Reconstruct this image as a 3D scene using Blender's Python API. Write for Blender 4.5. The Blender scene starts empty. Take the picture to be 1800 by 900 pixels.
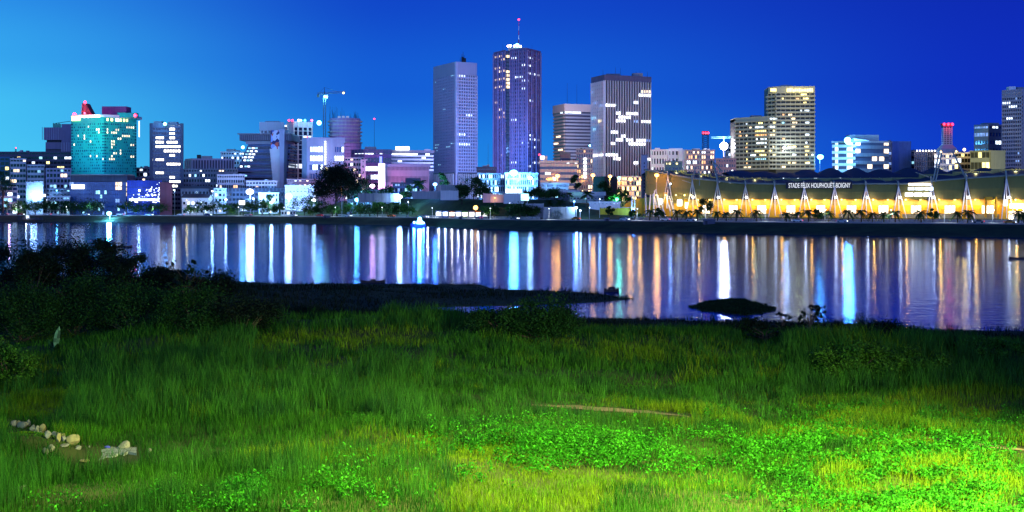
import bpy, math, random
import numpy as np
from mathutils import Vector, Matrix

# ------------------------------------------------------------------ camera, sky, light, exposure
S = bpy.context.scene
COL = S.collection
FOC, CAMH, HOR = 2400.0, 15.0, 345.0          # focal length in photo pixels, eye height (m), horizon row
cam_data = bpy.data.cameras.new('camera')
cam_data.sensor_width = 36.0
cam_data.lens = 36.0 * FOC / 1800.0
cam_data.shift_y = -(450.0 - HOR) / 1800.0
cam_data.clip_start = 0.5
cam_data.clip_end = 60000.0
cam = bpy.data.objects.new('camera', cam_data)
cam.location = (0, 0, CAMH)
cam.rotation_euler = (math.radians(90), 0, 0)
COL.objects.link(cam)
S.camera = cam
S.view_settings.view_transform = 'Standard'
S.view_settings.look = 'None'
S.view_settings.gamma = 1.0
S.view_settings.exposure = 0.0
S.view_settings.use_curve_mapping = False
S.cycles.use_denoising = True
try:
    S.cycles.denoiser = 'OPENIMAGEDENOISE'
    S.cycles.denoising_input_passes = 'RGB_ALBEDO_NORMAL'
except Exception:
    pass
S.cycles.max_bounces = 5
S.cycles.diffuse_bounces = 2
S.cycles.glossy_bounces = 3
S.cycles.transparent_max_bounces = 6
S.cycles.sample_clamp_indirect = 4.0
S.cycles.caustics_reflective = False
S.cycles.caustics_refractive = False
S.cycles.use_light_tree = True
S.cycles.volume_bounces = 0
S.cycles.volume_step_rate = 4.0

SUN_EL, SUN_AZ = math.radians(4.0), math.radians(192.0)   # last glow behind and beside the camera
W = bpy.data.worlds.new('World')
S.world = W
W.use_nodes = True
wn, wl = W.node_tree.nodes, W.node_tree.links
wn.clear()
def wnode(t, **k):
    n = wn.new(t)
    for a, b in k.items():
        setattr(n, a, b)
    return n
w_out = wnode('ShaderNodeOutputWorld')
w_bg = wnode('ShaderNodeBackground')
w_tc = wnode('ShaderNodeTexCoord')
w_sep = wnode('ShaderNodeSeparateXYZ')
wl.new(w_tc.outputs['Generated'], w_sep.inputs[0])
def wramp(stops):
    r = wnode('ShaderNodeValToRGB')
    r.color_ramp.interpolation = 'EASE'
    e = r.color_ramp.elements
    while len(e) < len(stops):
        e.new(0.5)
    for k, (p, c) in enumerate(stops):
        e[k].position = p
        e[k].color = (*c, 1)
    wl.new(w_sep.outputs['Z'], r.inputs[0])
    return r
sky_west = wramp([(0.0, (.085, .66, .93)), (.06, (.060, .56, .93)), (.10, (.036, .40, .88)), (.15, (.022, .27, .82)), (.6, (.003, .03, .25)), (1, (.002, .012, .12))])
sky_mid = wramp([(0.0, (.022, .34, .80)), (.03, (.012, .22, .77)), (.08, (.006, .115, .68)), (.15, (.004, .06, .58)), (.6, (.002, .016, .18)), (1, (.002, .012, .12))])
sky_east = wramp([(0.0, (.004, .055, .62)), (.03, (.003, .034, .56)), (.08, (.003, .026, .51)), (.15, (.003, .022, .45)), (.6, (.002, .010, .15)), (1, (.002, .012, .12))])
def wmix(a, b, lo, hi):
    m = wnode('ShaderNodeMapRange', interpolation_type='SMOOTHSTEP')
    m.inputs['From Min'].default_value = lo
    m.inputs['From Max'].default_value = hi
    wl.new(w_sep.outputs['X'], m.inputs['Value'])
    x = wnode('ShaderNodeMix', data_type='RGBA')
    wl.new(m.outputs[0], x.inputs['Factor'])
    wl.new(a, x.inputs['A'])
    wl.new(b, x.inputs['B'])
    return x.outputs['Result']
w_m1 = wmix(sky_west.outputs[0], sky_mid.outputs[0], -.42, -.08)
w_m2 = wmix(w_m1, sky_east.outputs[0], -.02, .36)
w_sky = wnode('ShaderNodeTexSky', sky_type='NISHITA', sun_disc=False)
w_sky.sun_elevation = math.radians(0.5)
w_sky.sun_rotation = SUN_AZ
w_add = wnode('ShaderNodeMix', data_type='RGBA', blend_type='ADD')
w_add.inputs['Factor'].default_value = 0.001
wl.new(w_m2, w_add.inputs['A'])
wl.new(w_sky.outputs[0], w_add.inputs['B'])
wl.new(w_add.outputs['Result'], w_bg.inputs['Color'])
w_bg.inputs['Strength'].default_value = 1.0
wl.new(w_bg.outputs[0], w_out.inputs['Surface'])
W.cycles.sampling_method = 'MANUAL'
W.cycles.sample_map_resolution = 512

sun = bpy.data.lights.new('sun', 'SUN')
sun.energy = 1.8
sun.angle = math.radians(45)
sun.color = (.22, .36, 1.0)
sun_o = bpy.data.objects.new('sun', sun)
sun_o.rotation_euler = (math.radians(86), 0, math.radians(12))
COL.objects.link(sun_o)

def lamp_light(name, loc, power, color, radius=.5, parent=None, spot=None):
    l = bpy.data.lights.new(name, 'SPOT' if spot else 'POINT')
    l.energy = power
    l.color = color
    l.shadow_soft_size = radius
    o = bpy.data.objects.new(name, l)
    o.location = loc
    if spot:
        l.spot_size = spot[0]
        l.spot_blend = .8
        d = Vector(spot[1]) - Vector(loc)   # aimed in the parent's frame
        o.rotation_euler = d.to_track_quat('-Z', 'Y').to_euler()
    COL.objects.link(o)
    if parent:
        o.parent = parent
    return o

# unseen lights added just outside the view, standing in for near road lamps
lamp_light('unseen_bank_light', (30, 47, 12), 240000, (1, .97, .30), .6, spot=(2.15, (12, 60, 1)))
lamp_light('unseen_bank_light', (6, 49, 25.5), 160000, (1, .97, .30), .6, spot=(1.95, (4, 58, 1)))
lamp_light('unseen_bank_light', (0, 30, 24), 8000, (.9, 1, .4), .6)
lamp_light('unseen_bank_light', (-34, 42, 14), 17000, (.55, 1, .30), .6, spot=(2.1, (-22, 60, 1)))
# ------------------------------------------------------------------ materials
def sx(c):
    return tuple(((v / 255) / 12.92 if v / 255 <= .04045 else ((v / 255 + .055) / 1.055) ** 2.4) for v in c)
MATS = {}
def mat(name, color, rough=.8, var=.25, scale=.15, metal=0.0, streak=True, spec=.3, bump=0.0):
    """weathered procedural surface: mottling, fine grain and rain streaks over a base colour"""
    if name in MATS:
        return MATS[name]
    m = bpy.data.materials.new(name)
    m.use_nodes = True
    n, l = m.node_tree.nodes, m.node_tree.links
    b = n['Principled BSDF']
    b.inputs['Roughness'].default_value = rough
    b.inputs['Metallic'].default_value = metal
    b.inputs['Specular IOR Level'].default_value = spec
    tc = n.new('ShaderNodeTexCoord')
    n1 = n.new('ShaderNodeTexNoise')
    n1.inputs['Scale'].default_value = scale
    n1.inputs['Detail'].default_value = 6
    n1.inputs['Roughness'].default_value = .65
    l.new(tc.outputs['Object'], n1.inputs['Vector'])
    last = n1.outputs[0]
    if streak:
        mp = n.new('ShaderNodeMapping')
        mp.inputs['Scale'].default_value = (1.2, 1.2, .06)
        n2 = n.new('ShaderNodeTexNoise')
        n2.inputs['Scale'].default_value = .9
        n2.inputs['Detail'].default_value = 4
        l.new(tc.outputs['Object'], mp.inputs[0])
        l.new(mp.outputs[0], n2.inputs['Vector'])
        av = n.new('ShaderNodeMath')
        av.operation = 'ADD'
        l.new(n1.outputs[0], av.inputs[0])
        l.new(n2.outputs[0], av.inputs[1])
        hf = n.new('ShaderNodeMath')
        hf.operation = 'MULTIPLY'
        hf.inputs[1].default_value = .5
        l.new(av.outputs[0], hf.inputs[0])
        last = hf.outputs[0]
    r = n.new('ShaderNodeValToRGB')
    r.color_ramp.elements[0].position = .3
    r.color_ramp.elements[1].position = .7
    r.color_ramp.elements[0].color = (*[c * (1 - var) for c in color], 1)
    r.color_ramp.elements[1].color = (*[min(1, c * (1 + var)) for c in color], 1)
    l.new(last, r.inputs[0])
    l.new(r.outputs[0], b.inputs['Base Color'])
    if bump:
        bp = n.new('ShaderNodeBump')
        bp.inputs['Strength'].default_value = bump
        l.new(n1.outputs[0], bp.inputs['Height'])
        l.new(bp.outputs[0], b.inputs['Normal'])
    MATS[name] = m
    return m
def emat(name, color, strength, vary=0.0, scale=1.0):
    if name in MATS:
        return MATS[name]
    m = bpy.data.materials.new(name)
    m.use_nodes = True
    n, l = m.node_tree.nodes, m.node_tree.links
    b = n['Principled BSDF']
    b.inputs['Base Color'].default_value = (.3, .3, .3, 1)
    b.inputs['Emission Color'].default_value = (*color, 1)
    b.inputs['Emission Strength'].default_value = strength
    if vary:
        tc = n.new('ShaderNodeTexCoord')
        nz = n.new('ShaderNodeTexNoise')
        nz.inputs['Scale'].default_value = scale
        nz.inputs['Detail'].default_value = 3
        l.new(tc.outputs['Object'], nz.inputs['Vector'])
        mr = n.new('ShaderNodeMapRange')
        mr.inputs['From Min'].default_value = .35
        mr.inputs['From Max'].default_value = .65
        mr.inputs['To Min'].default_value = strength * (1 - vary)
        mr.inputs['To Max'].default_value = strength * (1 + vary)
        l.new(nz.outputs[0], mr.inputs[0])
        l.new(mr.outputs[0], b.inputs['Emission Strength'])
    m.cycles.emission_sampling = 'NONE'
    MATS[name] = m
    return m
def room_mat(name, color, strength):
    """a lit room behind a window: brightness differs from window to window, curtains and furniture break it up"""
    if name in MATS:
        return MATS[name]
    m = emat(name, color, strength)
    n, l = m.node_tree.nodes, m.node_tree.links
    b = n['Principled BSDF']
    oi = n.new('ShaderNodeObjectInfo')
    tc = n.new('ShaderNodeTexCoord')
    ad = n.new('ShaderNodeVectorMath')
    ad.operation = 'ADD'
    cx = n.new('ShaderNodeCombineXYZ')
    mm = n.new('ShaderNodeMath')
    mm.operation = 'MULTIPLY'
    mm.inputs[1].default_value = 91.0
    l.new(oi.outputs['Random'], mm.inputs[0])
    l.new(mm.outputs[0], cx.inputs[0])
    l.new(tc.outputs['Object'], ad.inputs[0])
    l.new(cx.outputs[0], ad.inputs[1])
    nz = n.new('ShaderNodeTexNoise')
    nz.inputs['Scale'].default_value = 1.7
    l.new(ad.outputs[0], nz.inputs['Vector'])
    mr = n.new('ShaderNodeMapRange')
    mr.inputs['From Min'].default_value = .35
    mr.inputs['From Max'].default_value = .65
    mr.inputs['To Min'].default_value = strength * .55
    mr.inputs['To Max'].default_value = strength * 1.2
    l.new(nz.outputs[0], mr.inputs[0])
    rr = n.new('ShaderNodeMapRange')
    rr.inputs['To Min'].default_value = .6
    rr.inputs['To Max'].default_value = 1.5
    l.new(oi.outputs['Random'], rr.inputs[0])
    mu = n.new('ShaderNodeMath')
    mu.operation = 'MULTIPLY'
    l.new(mr.outputs[0], mu.inputs[0])
    l.new(rr.outputs[0], mu.inputs[1])
    l.new(mu.outputs[0], b.inputs['Emission Strength'])
    return m
CONC = mat('concrete', (.36, .36, .37))
PALE = mat('pale_render', (.62, .62, .62), var=.15)
CREAM = mat('cream_render', (.66, .60, .50), var=.15)
WHITE = mat('white_paint', (.78, .78, .78), var=.1)
GREY = mat('grey_concrete', (.22, .22, .25))
DARKC = mat('dark_concrete', (.10, .10, .14))
LAV = mat('lavender_stone', (.42, .40, .50), var=.12)
PURP = mat('brown_purple_cladding', (.24, .20, .30), var=.15)
PINK = mat('pink_render', (.62, .40, .42), var=.15)
OLIVE = mat('olive_render', (.52, .47, .26), var=.15)
YELW = mat('yellow_render', (.70, .60, .22), var=.12)
OCHRE = mat('ochre_wall', (.82, .44, .03), var=.12, scale=.2)
BRICK = mat('red_brown_cladding', (.22, .06, .08))
ROOFD = mat('dark_roof', (.04, .04, .06), rough=.7)
GLASS = mat('dark_glazing', (.012, .016, .03), rough=.12, var=.5, streak=False, spec=.6)
BGLASS = mat('blue_glazing', (.03, .08, .22), rough=.15, var=.4, streak=False, spec=.6)
TEAL = mat('teal_render', (.01, .42, .34), var=.12, scale=.05)
STEEL = mat('grey_green_steel', (.26, .31, .28), rough=.5, metal=.2, streak=False)
POLE = mat('galvanised_steel', (.40, .42, .45), rough=.45, metal=.5, streak=False)
DARKM = mat('dark_metal', (.03, .03, .04), rough=.5, streak=False)
MEMB = mat('olive_grey_membrane', (.22, .19, .05), rough=.6, var=.12, scale=.06)
ROOFM = mat('slate_blue_roof_membrane', (.05, .065, .10), rough=.6, var=.2, scale=.05)
ASPH = mat('asphalt', (.05, .05, .055), rough=.85, streak=False)
PAVE = mat('promenade_paving', (.65, .63, .58), rough=.8, streak=False, scale=.4)
KERB = mat('kerb_stone', (.5, .5, .48), streak=False)
RED_P = mat('red_paint', (.5, .03, .04), streak=False)
WARM = room_mat('warm_room_light', (1, .74, .42), 2.6)
COOL = room_mat('cool_room_light', (.72, .86, 1), 3.0)
CYAN = room_mat('cyan_room_light', (.35, .80, 1), 1.5)
YEL = room_mat('yellow_room_light', (1, .80, .25), 3.4)
AMBER = room_mat('amber_room_light', (1, .5, .15), 2.0)
DIMB = room_mat('dim_blue_room_light', (.25, .45, 1), .9)
BLUEV = emat('blue_led', (.08, .12, 1), 3.5)
WHT_E = emat('white_lamp', (.85, .93, 1), 9)
WHT_S = emat('white_sign_light', (.9, .95, 1), 3.5)
ORG_E = emat('orange_lamp', (1, .42, .08), 7)
RED_E = emat('red_lamp', (1, .02, .06), 6)
CYN_E = emat('cyan_lamp', (.2, .85, 1), 8)
GRN_E = emat('green_lamp', (.1, 1, .55), 6)
YEL_E = emat('yellow_lamp', (1, .8, .2), 4)
LAMPM = {'w': (WHT_E, (.38, .64, 1)), 'o': (ORG_E, (1, .38, .06)), 'r': (RED_E, (1, .03, .08)), 'c': (CYN_E, (.10, .45, 1)), 'g': (GRN_E, (.15, 1, .5)),
         'y': (YEL_E, (1, .62, .12)), 'p': (emat('pinkish_lamp', (1, .75, .9), 8), (1, .38, .75)), 'b': (emat('blue_lamp', (.2, .45, 1), 8), (.05, .22, 1))}

# ------------------------------------------------------------------ geometry helpers
def X(px, D):
    return (px - 900.0) / FOC * D
def Z(py, D):
    return CAMH - (py - HOR) / FOC * D
def xy(px, D):
    return (X(px, D), D)

class MB:
    def __init__(s):
        s.v, s.f = [], []
    def quad(s, a, b, c, d):
        k = len(s.v)
        s.v += [tuple(a), tuple(b), tuple(c), tuple(d)]
        s.f.append((k, k + 1, k + 2, k + 3))
        return s
    def tri(s, a, b, c):
        k = len(s.v)
        s.v += [tuple(a), tuple(b), tuple(c)]
        s.f.append((k, k + 1, k + 2))
        return s
    def hexa(s, p):            # eight corners: bottom loop then top loop
        k = len(s.v)
        s.v += [tuple(q) for q in p]
        for f in ((3, 2, 1, 0), (4, 5, 6, 7), (0, 1, 5, 4), (1, 2, 6, 5), (2, 3, 7, 6), (3, 0, 4, 7)):
            s.f.append(tuple(k + i for i in f))
        return s
    def box(s, x0, x1, y0, y1, z0, z1):
        s.hexa([(x0, y0, z0), (x1, y0, z0), (x1, y1, z0), (x0, y1, z0), (x0, y0, z1), (x1, y0, z1), (x1, y1, z1), (x0, y1, z1)])
        return s
    def seg(s, A, B, t0, t1, s0, s1, z0, z1):
        """box along the line A>B from t0 to t1 metres, s0..s1 metres out from it towards the viewer"""
        A, B = Vector(A[:2]), Vector(B[:2])
        d = (B - A).normalized()
        n = Vector((d.y, -d.x))
        q = [A + d * t0 + n * s1, A + d * t1 + n * s1, A + d * t1 + n * s0, A + d * t0 + n * s0]
        s.hexa([(p.x, p.y, z0) for p in q] + [(p.x, p.y, z1) for p in q])
        return s
    def prism(s, poly, z0, z1, top=None):
        k, n = len(s.v), len(poly)
        top = top or poly
        s.v += [(p[0], p[1], z0) for p in poly] + [(p[0], p[1], z1) for p in top]
        for i in range(n):
            j = (i + 1) % n
            s.f.append((k + i, k + j, k + n + j, k + n + i))
        s.f.append(tuple(k + n + i for i in range(n)))
        s.f.append(tuple(k + n - 1 - i for i in range(n)))
        return s
    def tube(s, a, b, r0, r1=None, n=6):
        a, b = Vector(a), Vector(b)
        r1 = r0 if r1 is None else r1
        d = (b - a).normalized()
        u = d.orthogonal().normalized()
        w = d.cross(u)
        k = len(s.v)
        for p, r in ((a, r0), (b, r1)):
            for i in range(n):
                t = 2 * math.pi * i / n
                s.v.append(tuple(p + (u * math.cos(t) + w * math.sin(t)) * r))
        for i in range(n):
            j = (i + 1) % n
            s.f.append((k + i, k + j, k + n + j, k + n + i))
        s.f.append(tuple(k + n - 1 - i for i in range(n)))
        s.f.append(tuple(k + n + i for i in range(n)))
        return s
    def chain(s, pts, rs, n=6):
        for i in range(len(pts) - 1):
            s.tube(pts[i], pts[i + 1], rs[i], rs[i + 1], n)
        return s
    def ball(s, c, r, sx_=1, sy_=1, sz_=1, n=8, m=5):
        k = len(s.v)
        for i in range(m + 1):
            th = math.pi * i / m
            for j in range(n):
                ph = 2 * math.pi * j / n
                s.v.append((c[0] + r * sx_ * math.sin(th) * math.cos(ph), c[1] + r * sy_ * math.sin(th) * math.sin(ph), c[2] + r * sz_ * math.cos(th)))
        for i in range(m):
            for j in range(n):
                s.f.append((k + i * n + j, k + (i + 1) * n + j, k + (i + 1) * n + (j + 1) % n, k + i * n + (j + 1) % n))
        return s
    def mesh(s, name, m, org=(0, 0, 0)):
        me = bpy.data.meshes.new(name)
        o = org
        me.from_pydata([(a - o[0], b - o[1], c - o[2]) for a, b, c in s.v], [], s.f)
        if m:
            me.materials.append(m)
        return me
    def build(s, name, m, parent=None, label=None, kind=None, smooth=False):
        org = ORG.get(parent.name, (0, 0, 0)) if parent else (0, 0, 0)
        me = s.mesh(name, m, org)
        if smooth:
            me.shade_smooth()
        o = bpy.data.objects.new(name, me)
        COL.objects.link(o)
        if parent:
            o.parent = parent
            ORG[o.name] = org
        if label:
            o['label'] = label
        if kind:
            o['kind'] = kind
        return o
ORG = {}
def np_mesh(name, V, Fq, m, parent=None, smooth=False):
    """V (n,3), Fq (m,3|4) int arrays"""
    me = bpy.data.meshes.new(name)
    k = Fq.shape[1]
    me.vertices.add(len(V))
    me.vertices.foreach_set('co', V.astype(np.float32).ravel())
    me.loops.add(Fq.size)
    me.loops.foreach_set('vertex_index', Fq.astype(np.int32).ravel())
    me.polygons.add(len(Fq))
    me.polygons.foreach_set('loop_start', np.arange(0, Fq.size, k, dtype=np.int32))
    me.polygons.foreach_set('loop_total', np.full(len(Fq), k, dtype=np.int32))
    me.update(calc_edges=True)
    if smooth:
        me.shade_smooth()
    me.materials.append(m)
    o = bpy.data.objects.new(name, me)
    COL.objects.link(o)
    if parent:
        o.parent = parent
    return o
def tag(o, label=None, cat=None, group=None, kind=None):
    if label: o['label'] = label
    if cat: o['category'] = cat
    if group: o['group'] = group
    if kind: o['kind'] = kind
    return o
def thing(name, loc, label, cat, group=None, rz=0.0):
    o = bpy.data.objects.new(name, None)
    o.empty_display_size = .5
    o.location = loc
    o.rotation_euler = (0, 0, rz)
    COL.objects.link(o)
    ORG[o.name] = tuple(loc)
    return tag(o, label, cat, group)
def dup(root, loc, rz=0.0, scale=1.0, label=None, group=None):
    r = root.copy()
    COL.objects.link(r)
    r.location = loc
    r.rotation_euler = (0, 0, rz)
    r.scale = (scale,) * 3 if not isinstance(scale, tuple) else scale
    if label: r['label'] = label
    if group: r['group'] = group
    for ch in list(root.children):
        c = ch.copy()
        COL.objects.link(c)
        c.parent = r
        for g in ch.children:
            d = g.copy()
            COL.objects.link(d)
            d.parent = c
    return r

UNIT = {}
def pane(parent, m, A, d, t0, t1, s0, s1, z0, z1, name='window', label=None):
    """one lit window: a shared thin box, placed and sized on its facade"""
    if m.name not in UNIT:
        UNIT[m.name] = MB().box(-.5, .5, -.5, .5, -.5, .5).mesh('window', m)
    o = bpy.data.objects.new(name, UNIT[m.name])
    n = Vector((d.y, -d.x))
    c = A + d * ((t0 + t1) / 2) + n * ((s0 + s1) / 2)
    org = ORG[parent.name]
    o.location = (c.x - org[0], c.y - org[1], (z0 + z1) / 2 - org[2])
    o.rotation_euler = (0, 0, math.atan2(d.y, d.x))
    o.scale = (t1 - t0, s1 - s0, z1 - z0)
    COL.objects.link(o)
    o.parent = parent
    if label: o['label'] = label
    return o

class Bld:
    """a building: footprint chain of (photo column, distance) corners seen from the lagoon, closed behind"""
    def __init__(s, name, label, chain, ytop, depth=22, zb=None, core=GLASS, cat='building', cap=None, core_name='glazing', ymid=None):
        s.pts = [Vector(xy(*c)) for c in chain]
        yD = min(c[1] for c in chain)
        s.z1 = Z(ytop, yD)
        s.z0 = (ground(chain[0][0], yD) - .6) if zb is None else zb
        mid = sum((p for p in s.pts), Vector((0, 0))) / len(s.pts)
        s.root = thing(name, (mid.x, mid.y + depth / 2, s.z0), label, cat)
        s.poly = list(s.pts) + [p + Vector((p.x / p.y, 1)) * depth for p in (s.pts[-1], s.pts[0])]
        MB().prism(s.poly, s.z0, s.z1).build(core_name, core, s.root)
        s.nlit = 0
        s.fc = {}
        if cap:
            s.band(s.z1 - cap[0], s.z1 + .25, cap[1], 'parapet', .45 if len(cap) < 3 else cap[2])
    def band(s, z0, z1, m, name='parapet', out=.45):
        b = MB()
        n = len(s.pts)
        c = sum((p for p in s.poly), Vector((0, 0))) / len(s.poly)
        big = [p + (p - c).normalized() * out * 1.4 for p in s.poly]
        b.prism(big, z0, z1)
        return b.build(name, m, s.root)
    def side(s, i, floors, bays, sp=.45, mu=.15, m=PALE, dep=.35, z0=None, z1=None, pier=.0, extra=None):
        """relief of floor bands and mullions over face i"""
        A, B = s.pts[i], s.pts[i + 1]
        L = (B - A).length
        z0 = s.z0 if z0 is None else z0
        z1 = s.z1 if z1 is None else z1
        fh, bw = (z1 - z0) / floors, L / bays
        b = MB()
        if sp > 0:
            for k in range(floors):
                b.seg(A, B, 0, L, .01, dep, z0 + k * fh, z0 + (k + sp) * fh)
        if mu > 0:
            w = mu * bw
            for k in range(bays + 1):
                t = min(max(k * bw, w / 2), L - w / 2)
                b.seg(A, B, t - w / 2, t + w / 2, .012, dep + .06, z0, z1)
        if pier:
            b.seg(A, B, -.02, pier, .012, dep + .1, z0, z1)
            b.seg(A, B, L - pier, L + .02, .012, dep + .1, z0, z1)
        b.build('facade_frame', m, s.root)
        s.fc[i] = (A, (B - A).normalized(), L, z0, z1, floors, bays, sp, mu)
        return s
    def cell(s, i, k, b, m, nb=1):
        A, d, L, z0, z1, floors, bays, sp, mu = s.fc[i]
        if s.nlit >= 96 or k < 0 or k >= floors or b < 0 or b >= bays:
            return
        s.nlit += 1
        fh, bw = (z1 - z0) / floors, L / bays
        w = mu * bw / 2
        pane(s.root, m, A, d, b * bw + w + .02, min((b + nb) * bw - w, L) - .02, -.05, .16, z0 + (k + max(sp, .14)) * fh + .02, z0 + (k + 1) * fh - .05)
    def find(s, px, py):
        for i, (A, d, L, z0, z1, floors, bays, sp, mu) in s.fc.items():
            k = (px - 900.0) / FOC
            t = (k * A.y - A.x) / (d.x - k * d.y)
            if 0 <= t < L:
                D = A.y + t * d.y
                z = Z(py, D)
                if z0 <= z < z1:
                    return i, int((z - z0) / ((z1 - z0) / floors)), int(t / (L / bays))
        return None
    def lit(s, rows, m=COOL):
        """rows: (x0, x1, y): lit windows seen between columns x0 and x1 on row y"""
        seen = set()
        for r in rows:
            mm = r[3] if len(r) > 3 else m
            x = r[0]
            while x <= r[1]:
                q = s.find(x, r[2])
                if q and q not in seen:
                    seen.add(q)
                    s.cell(*q, mm)
                x += 1.0
        return s
    def rand(s, p, mats, seed=1, faces=None, lo=0, hi=99):
        rg = random.Random(seed)
        for i in (faces if faces is not None else s.fc):
            for k in range(s.fc[i][5]):
                if not lo <= k <= hi:
                    continue
                b = 0
                while b < s.fc[i][6]:
                    if rg.random() < p:
                        mm = rg.choice(mats)
                        for q in range(rg.choice((1, 1, 2))):
                            s.cell(i, k, b, mm)
                            b += 1
                    b += 1
        return s
    def roofbox(s, x0, x1, ytop, D, depth=6, m=CONC, name='roof_block', z0=None):
        """a plant room or lift head standing on the roof"""
        b = MB().box(X(x0, D), X(x1, D), D, D + depth, (s.z1 - .2) if z0 is None else z0, Z(ytop, D))
        return b.build(name, m, s.root)
    def mast(s, px, D, ytop, r=.12, lamp=None, name='antenna', y0=None):
        z0 = s.z1 - .1 if y0 is None else Z(y0, D)
        o = MB().tube((X(px, D), D, z0), (X(px, D), D, Z(ytop, D)), r, r * .5, 5).build(name, DARKM, s.root)
        if lamp:
            s.bulb(px, D, ytop, lamp, .5)
        return o
    def bulb(s, px, D, py, c, r=.6, power=0, name='beacon'):
        m, col = LAMPM[c]
        p = (X(px, D), D, Z(py, D))
        MB().ball(p, r).build(name, m, s.root)
        if power:
            org = ORG[s.root.name]
            lamp_light('beacon_light', (p[0] - org[0], p[1] - org[1] - r - .6, p[2] - org[2] + .3), power, col, r, s.root)

# ------------------------------------------------------------------ land levels
SHX = [-2600, -1200, 0, 300, 500, 700, 850, 1000, 1200, 1400, 1720, 1800, 2400, 3600]
SHY = [388, 389, 390, 391, 392.3, 396, 402.5, 406.3, 409.5, 413, 417, 418, 426, 440]
def shore(px):
    return CAMH * FOC / (np.interp(px, SHX, SHY) - HOR)
def road_z(px):
    return float(np.interp(px, [0, 500, 1000, 1800], [3.3, 3.2, 4.0, 4.2]))
def ground(px, D):
    """height of the city bank at photo column px and distance D"""
    v = D - float(shore(px))
    zr = road_z(px)
    pz = float(np.interp(px, [-400, 560, 620, 980, 1060, 1130, 1800], [5, 6, 13.6, 13.2, 8, 5, 5]))
    far = float(np.interp(px, [0, 600, 1000, 1800], [8, 13, 13, 10]))
    if v < 0:
        return max(-2.5, v * .12)
    if v < 30:
        t = v / 30
        return zr * (t * t * (3 - 2 * t)) * .98 + .02
    if v < 78:
        return zr
    if v < 118:
        t = (v - 78) / 40
        return zr + (pz - zr) * (t * t * (3 - 2 * t))
    return pz + (far - pz) * min(1, (v - 118) / 250)
# ------------------------------------------------------------------ water
def water():
    m = bpy.data.materials.new('lagoon_water')
    m.use_nodes = True
    n, l = m.node_tree.nodes, m.node_tree.links
    n.remove(n['Principled BSDF'])
    b = n.new('ShaderNodeBsdfAnisotropic')
    b.distribution = 'BECKMANN'
    b.inputs['Color'].default_value = (.56, .70, 1, 1)
    df = n.new('ShaderNodeBsdfDiffuse')
    df.inputs['Color'].default_value = (.008, .045, .30, 1)
    fr = n.new('ShaderNodeFresnel')
    fr.inputs['IOR'].default_value = 1.33
    mx = n.new('ShaderNodeMixShader')
    l.new(fr.outputs[0], mx.inputs[0])
    l.new(df.outputs[0], mx.inputs[1])
    l.new(b.outputs[0], mx.inputs[2])
    l.new(mx.outputs[0], n['Material Output'].inputs['Surface'])
    tc = n.new('ShaderNodeTexCoord')
    def noise_(scale, mscale, detail=3):
        mp = n.new('ShaderNodeMapping')
        mp.inputs['Scale'].default_value = mscale
        nz = n.new('ShaderNodeTexNoise')
        nz.inputs['Scale'].default_value = scale
        nz.inputs['Detail'].default_value = detail
        l.new(tc.outputs['Object'], mp.inputs[0])
        l.new(mp.outputs[0], nz.inputs['Vector'])
        return nz.outputs[0]
    big = noise_(.02, (.5, 1.6, 1))
    mr = n.new('ShaderNodeMapRange')
    mr.inputs['From Min'].default_value = .35
    mr.inputs['From Max'].default_value = .65
    mr.inputs['To Min'].default_value = .10
    mr.inputs['To Max'].default_value = .145
    l.new(big, mr.inputs[0])
    l.new(mr.outputs[0], b.inputs['Roughness'])
    rip = noise_(.5, (.6, 1.3, 1), 4)
    b1 = n.new('ShaderNodeBump')
    b1.inputs['Strength'].default_value = .5
    b1.inputs['Distance'].default_value = .14
    l.new(rip, b1.inputs['Height'])
    sw = noise_(.16, (.4, 1.8, 1), 2)
    b2 = n.new('ShaderNodeBump')
    b2.inputs['Strength'].default_value = .5
    b2.inputs['Distance'].default_value = .03
    l.new(sw, b2.inputs['Height'])
    l.new(b1.outputs[0], b2.inputs['Normal'])
    l.new(b2.outputs[0], b.inputs['Normal'])
    l.new(b2.outputs[0], fr.inputs['Normal'])
    mb = MB()
    mb.quad((-9000, -400, 0), (9000, -400, 0), (9000, 3000, 0), (-9000, 3000, 0))
    o = mb.build('lagoon_water', m)
    tag(o, 'calm blue lagoon water with long streaks of reflected city lights', kind='structure')
water()

# ------------------------------------------------------------------ far bank
def far_land():
    pxs = np.concatenate([np.linspace(-2600, -300, 16), np.arange(-240, 2060, 20), np.linspace(2100, 3600, 12)])
    vs = [-22, -8, -2, 0, 4, 8, 12, 16, 20, 25, 30, 40, 55, 70, 78, 86, 94, 102, 110, 118, 150, 200, 300, 500, 1000, 2500, 9000]
    V, Fq = [], []
    for px in pxs:
        ds = float(shore(px))
        for v in vs:
            D = ds + v
            V.append((X(px, D), D, ground(px, D) if v < 1500 else 10))
    nv = len(vs)
    for i in range(len(pxs) - 1):
        for j in range(nv - 1):
            a = i * nv + j
            Fq.append((a, a + nv, a + nv + 1, a + 1))
    g = mat('bank_grass', (.035, .06, .02), rough=.95, var=.5, scale=.12, streak=False)
    o = np_mesh('far_ground', np.array(V), np.array(Fq), g, smooth=True)
    tag(o, 'grassy far bank rising from the lagoon to the city', kind='structure')
far_land()
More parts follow.
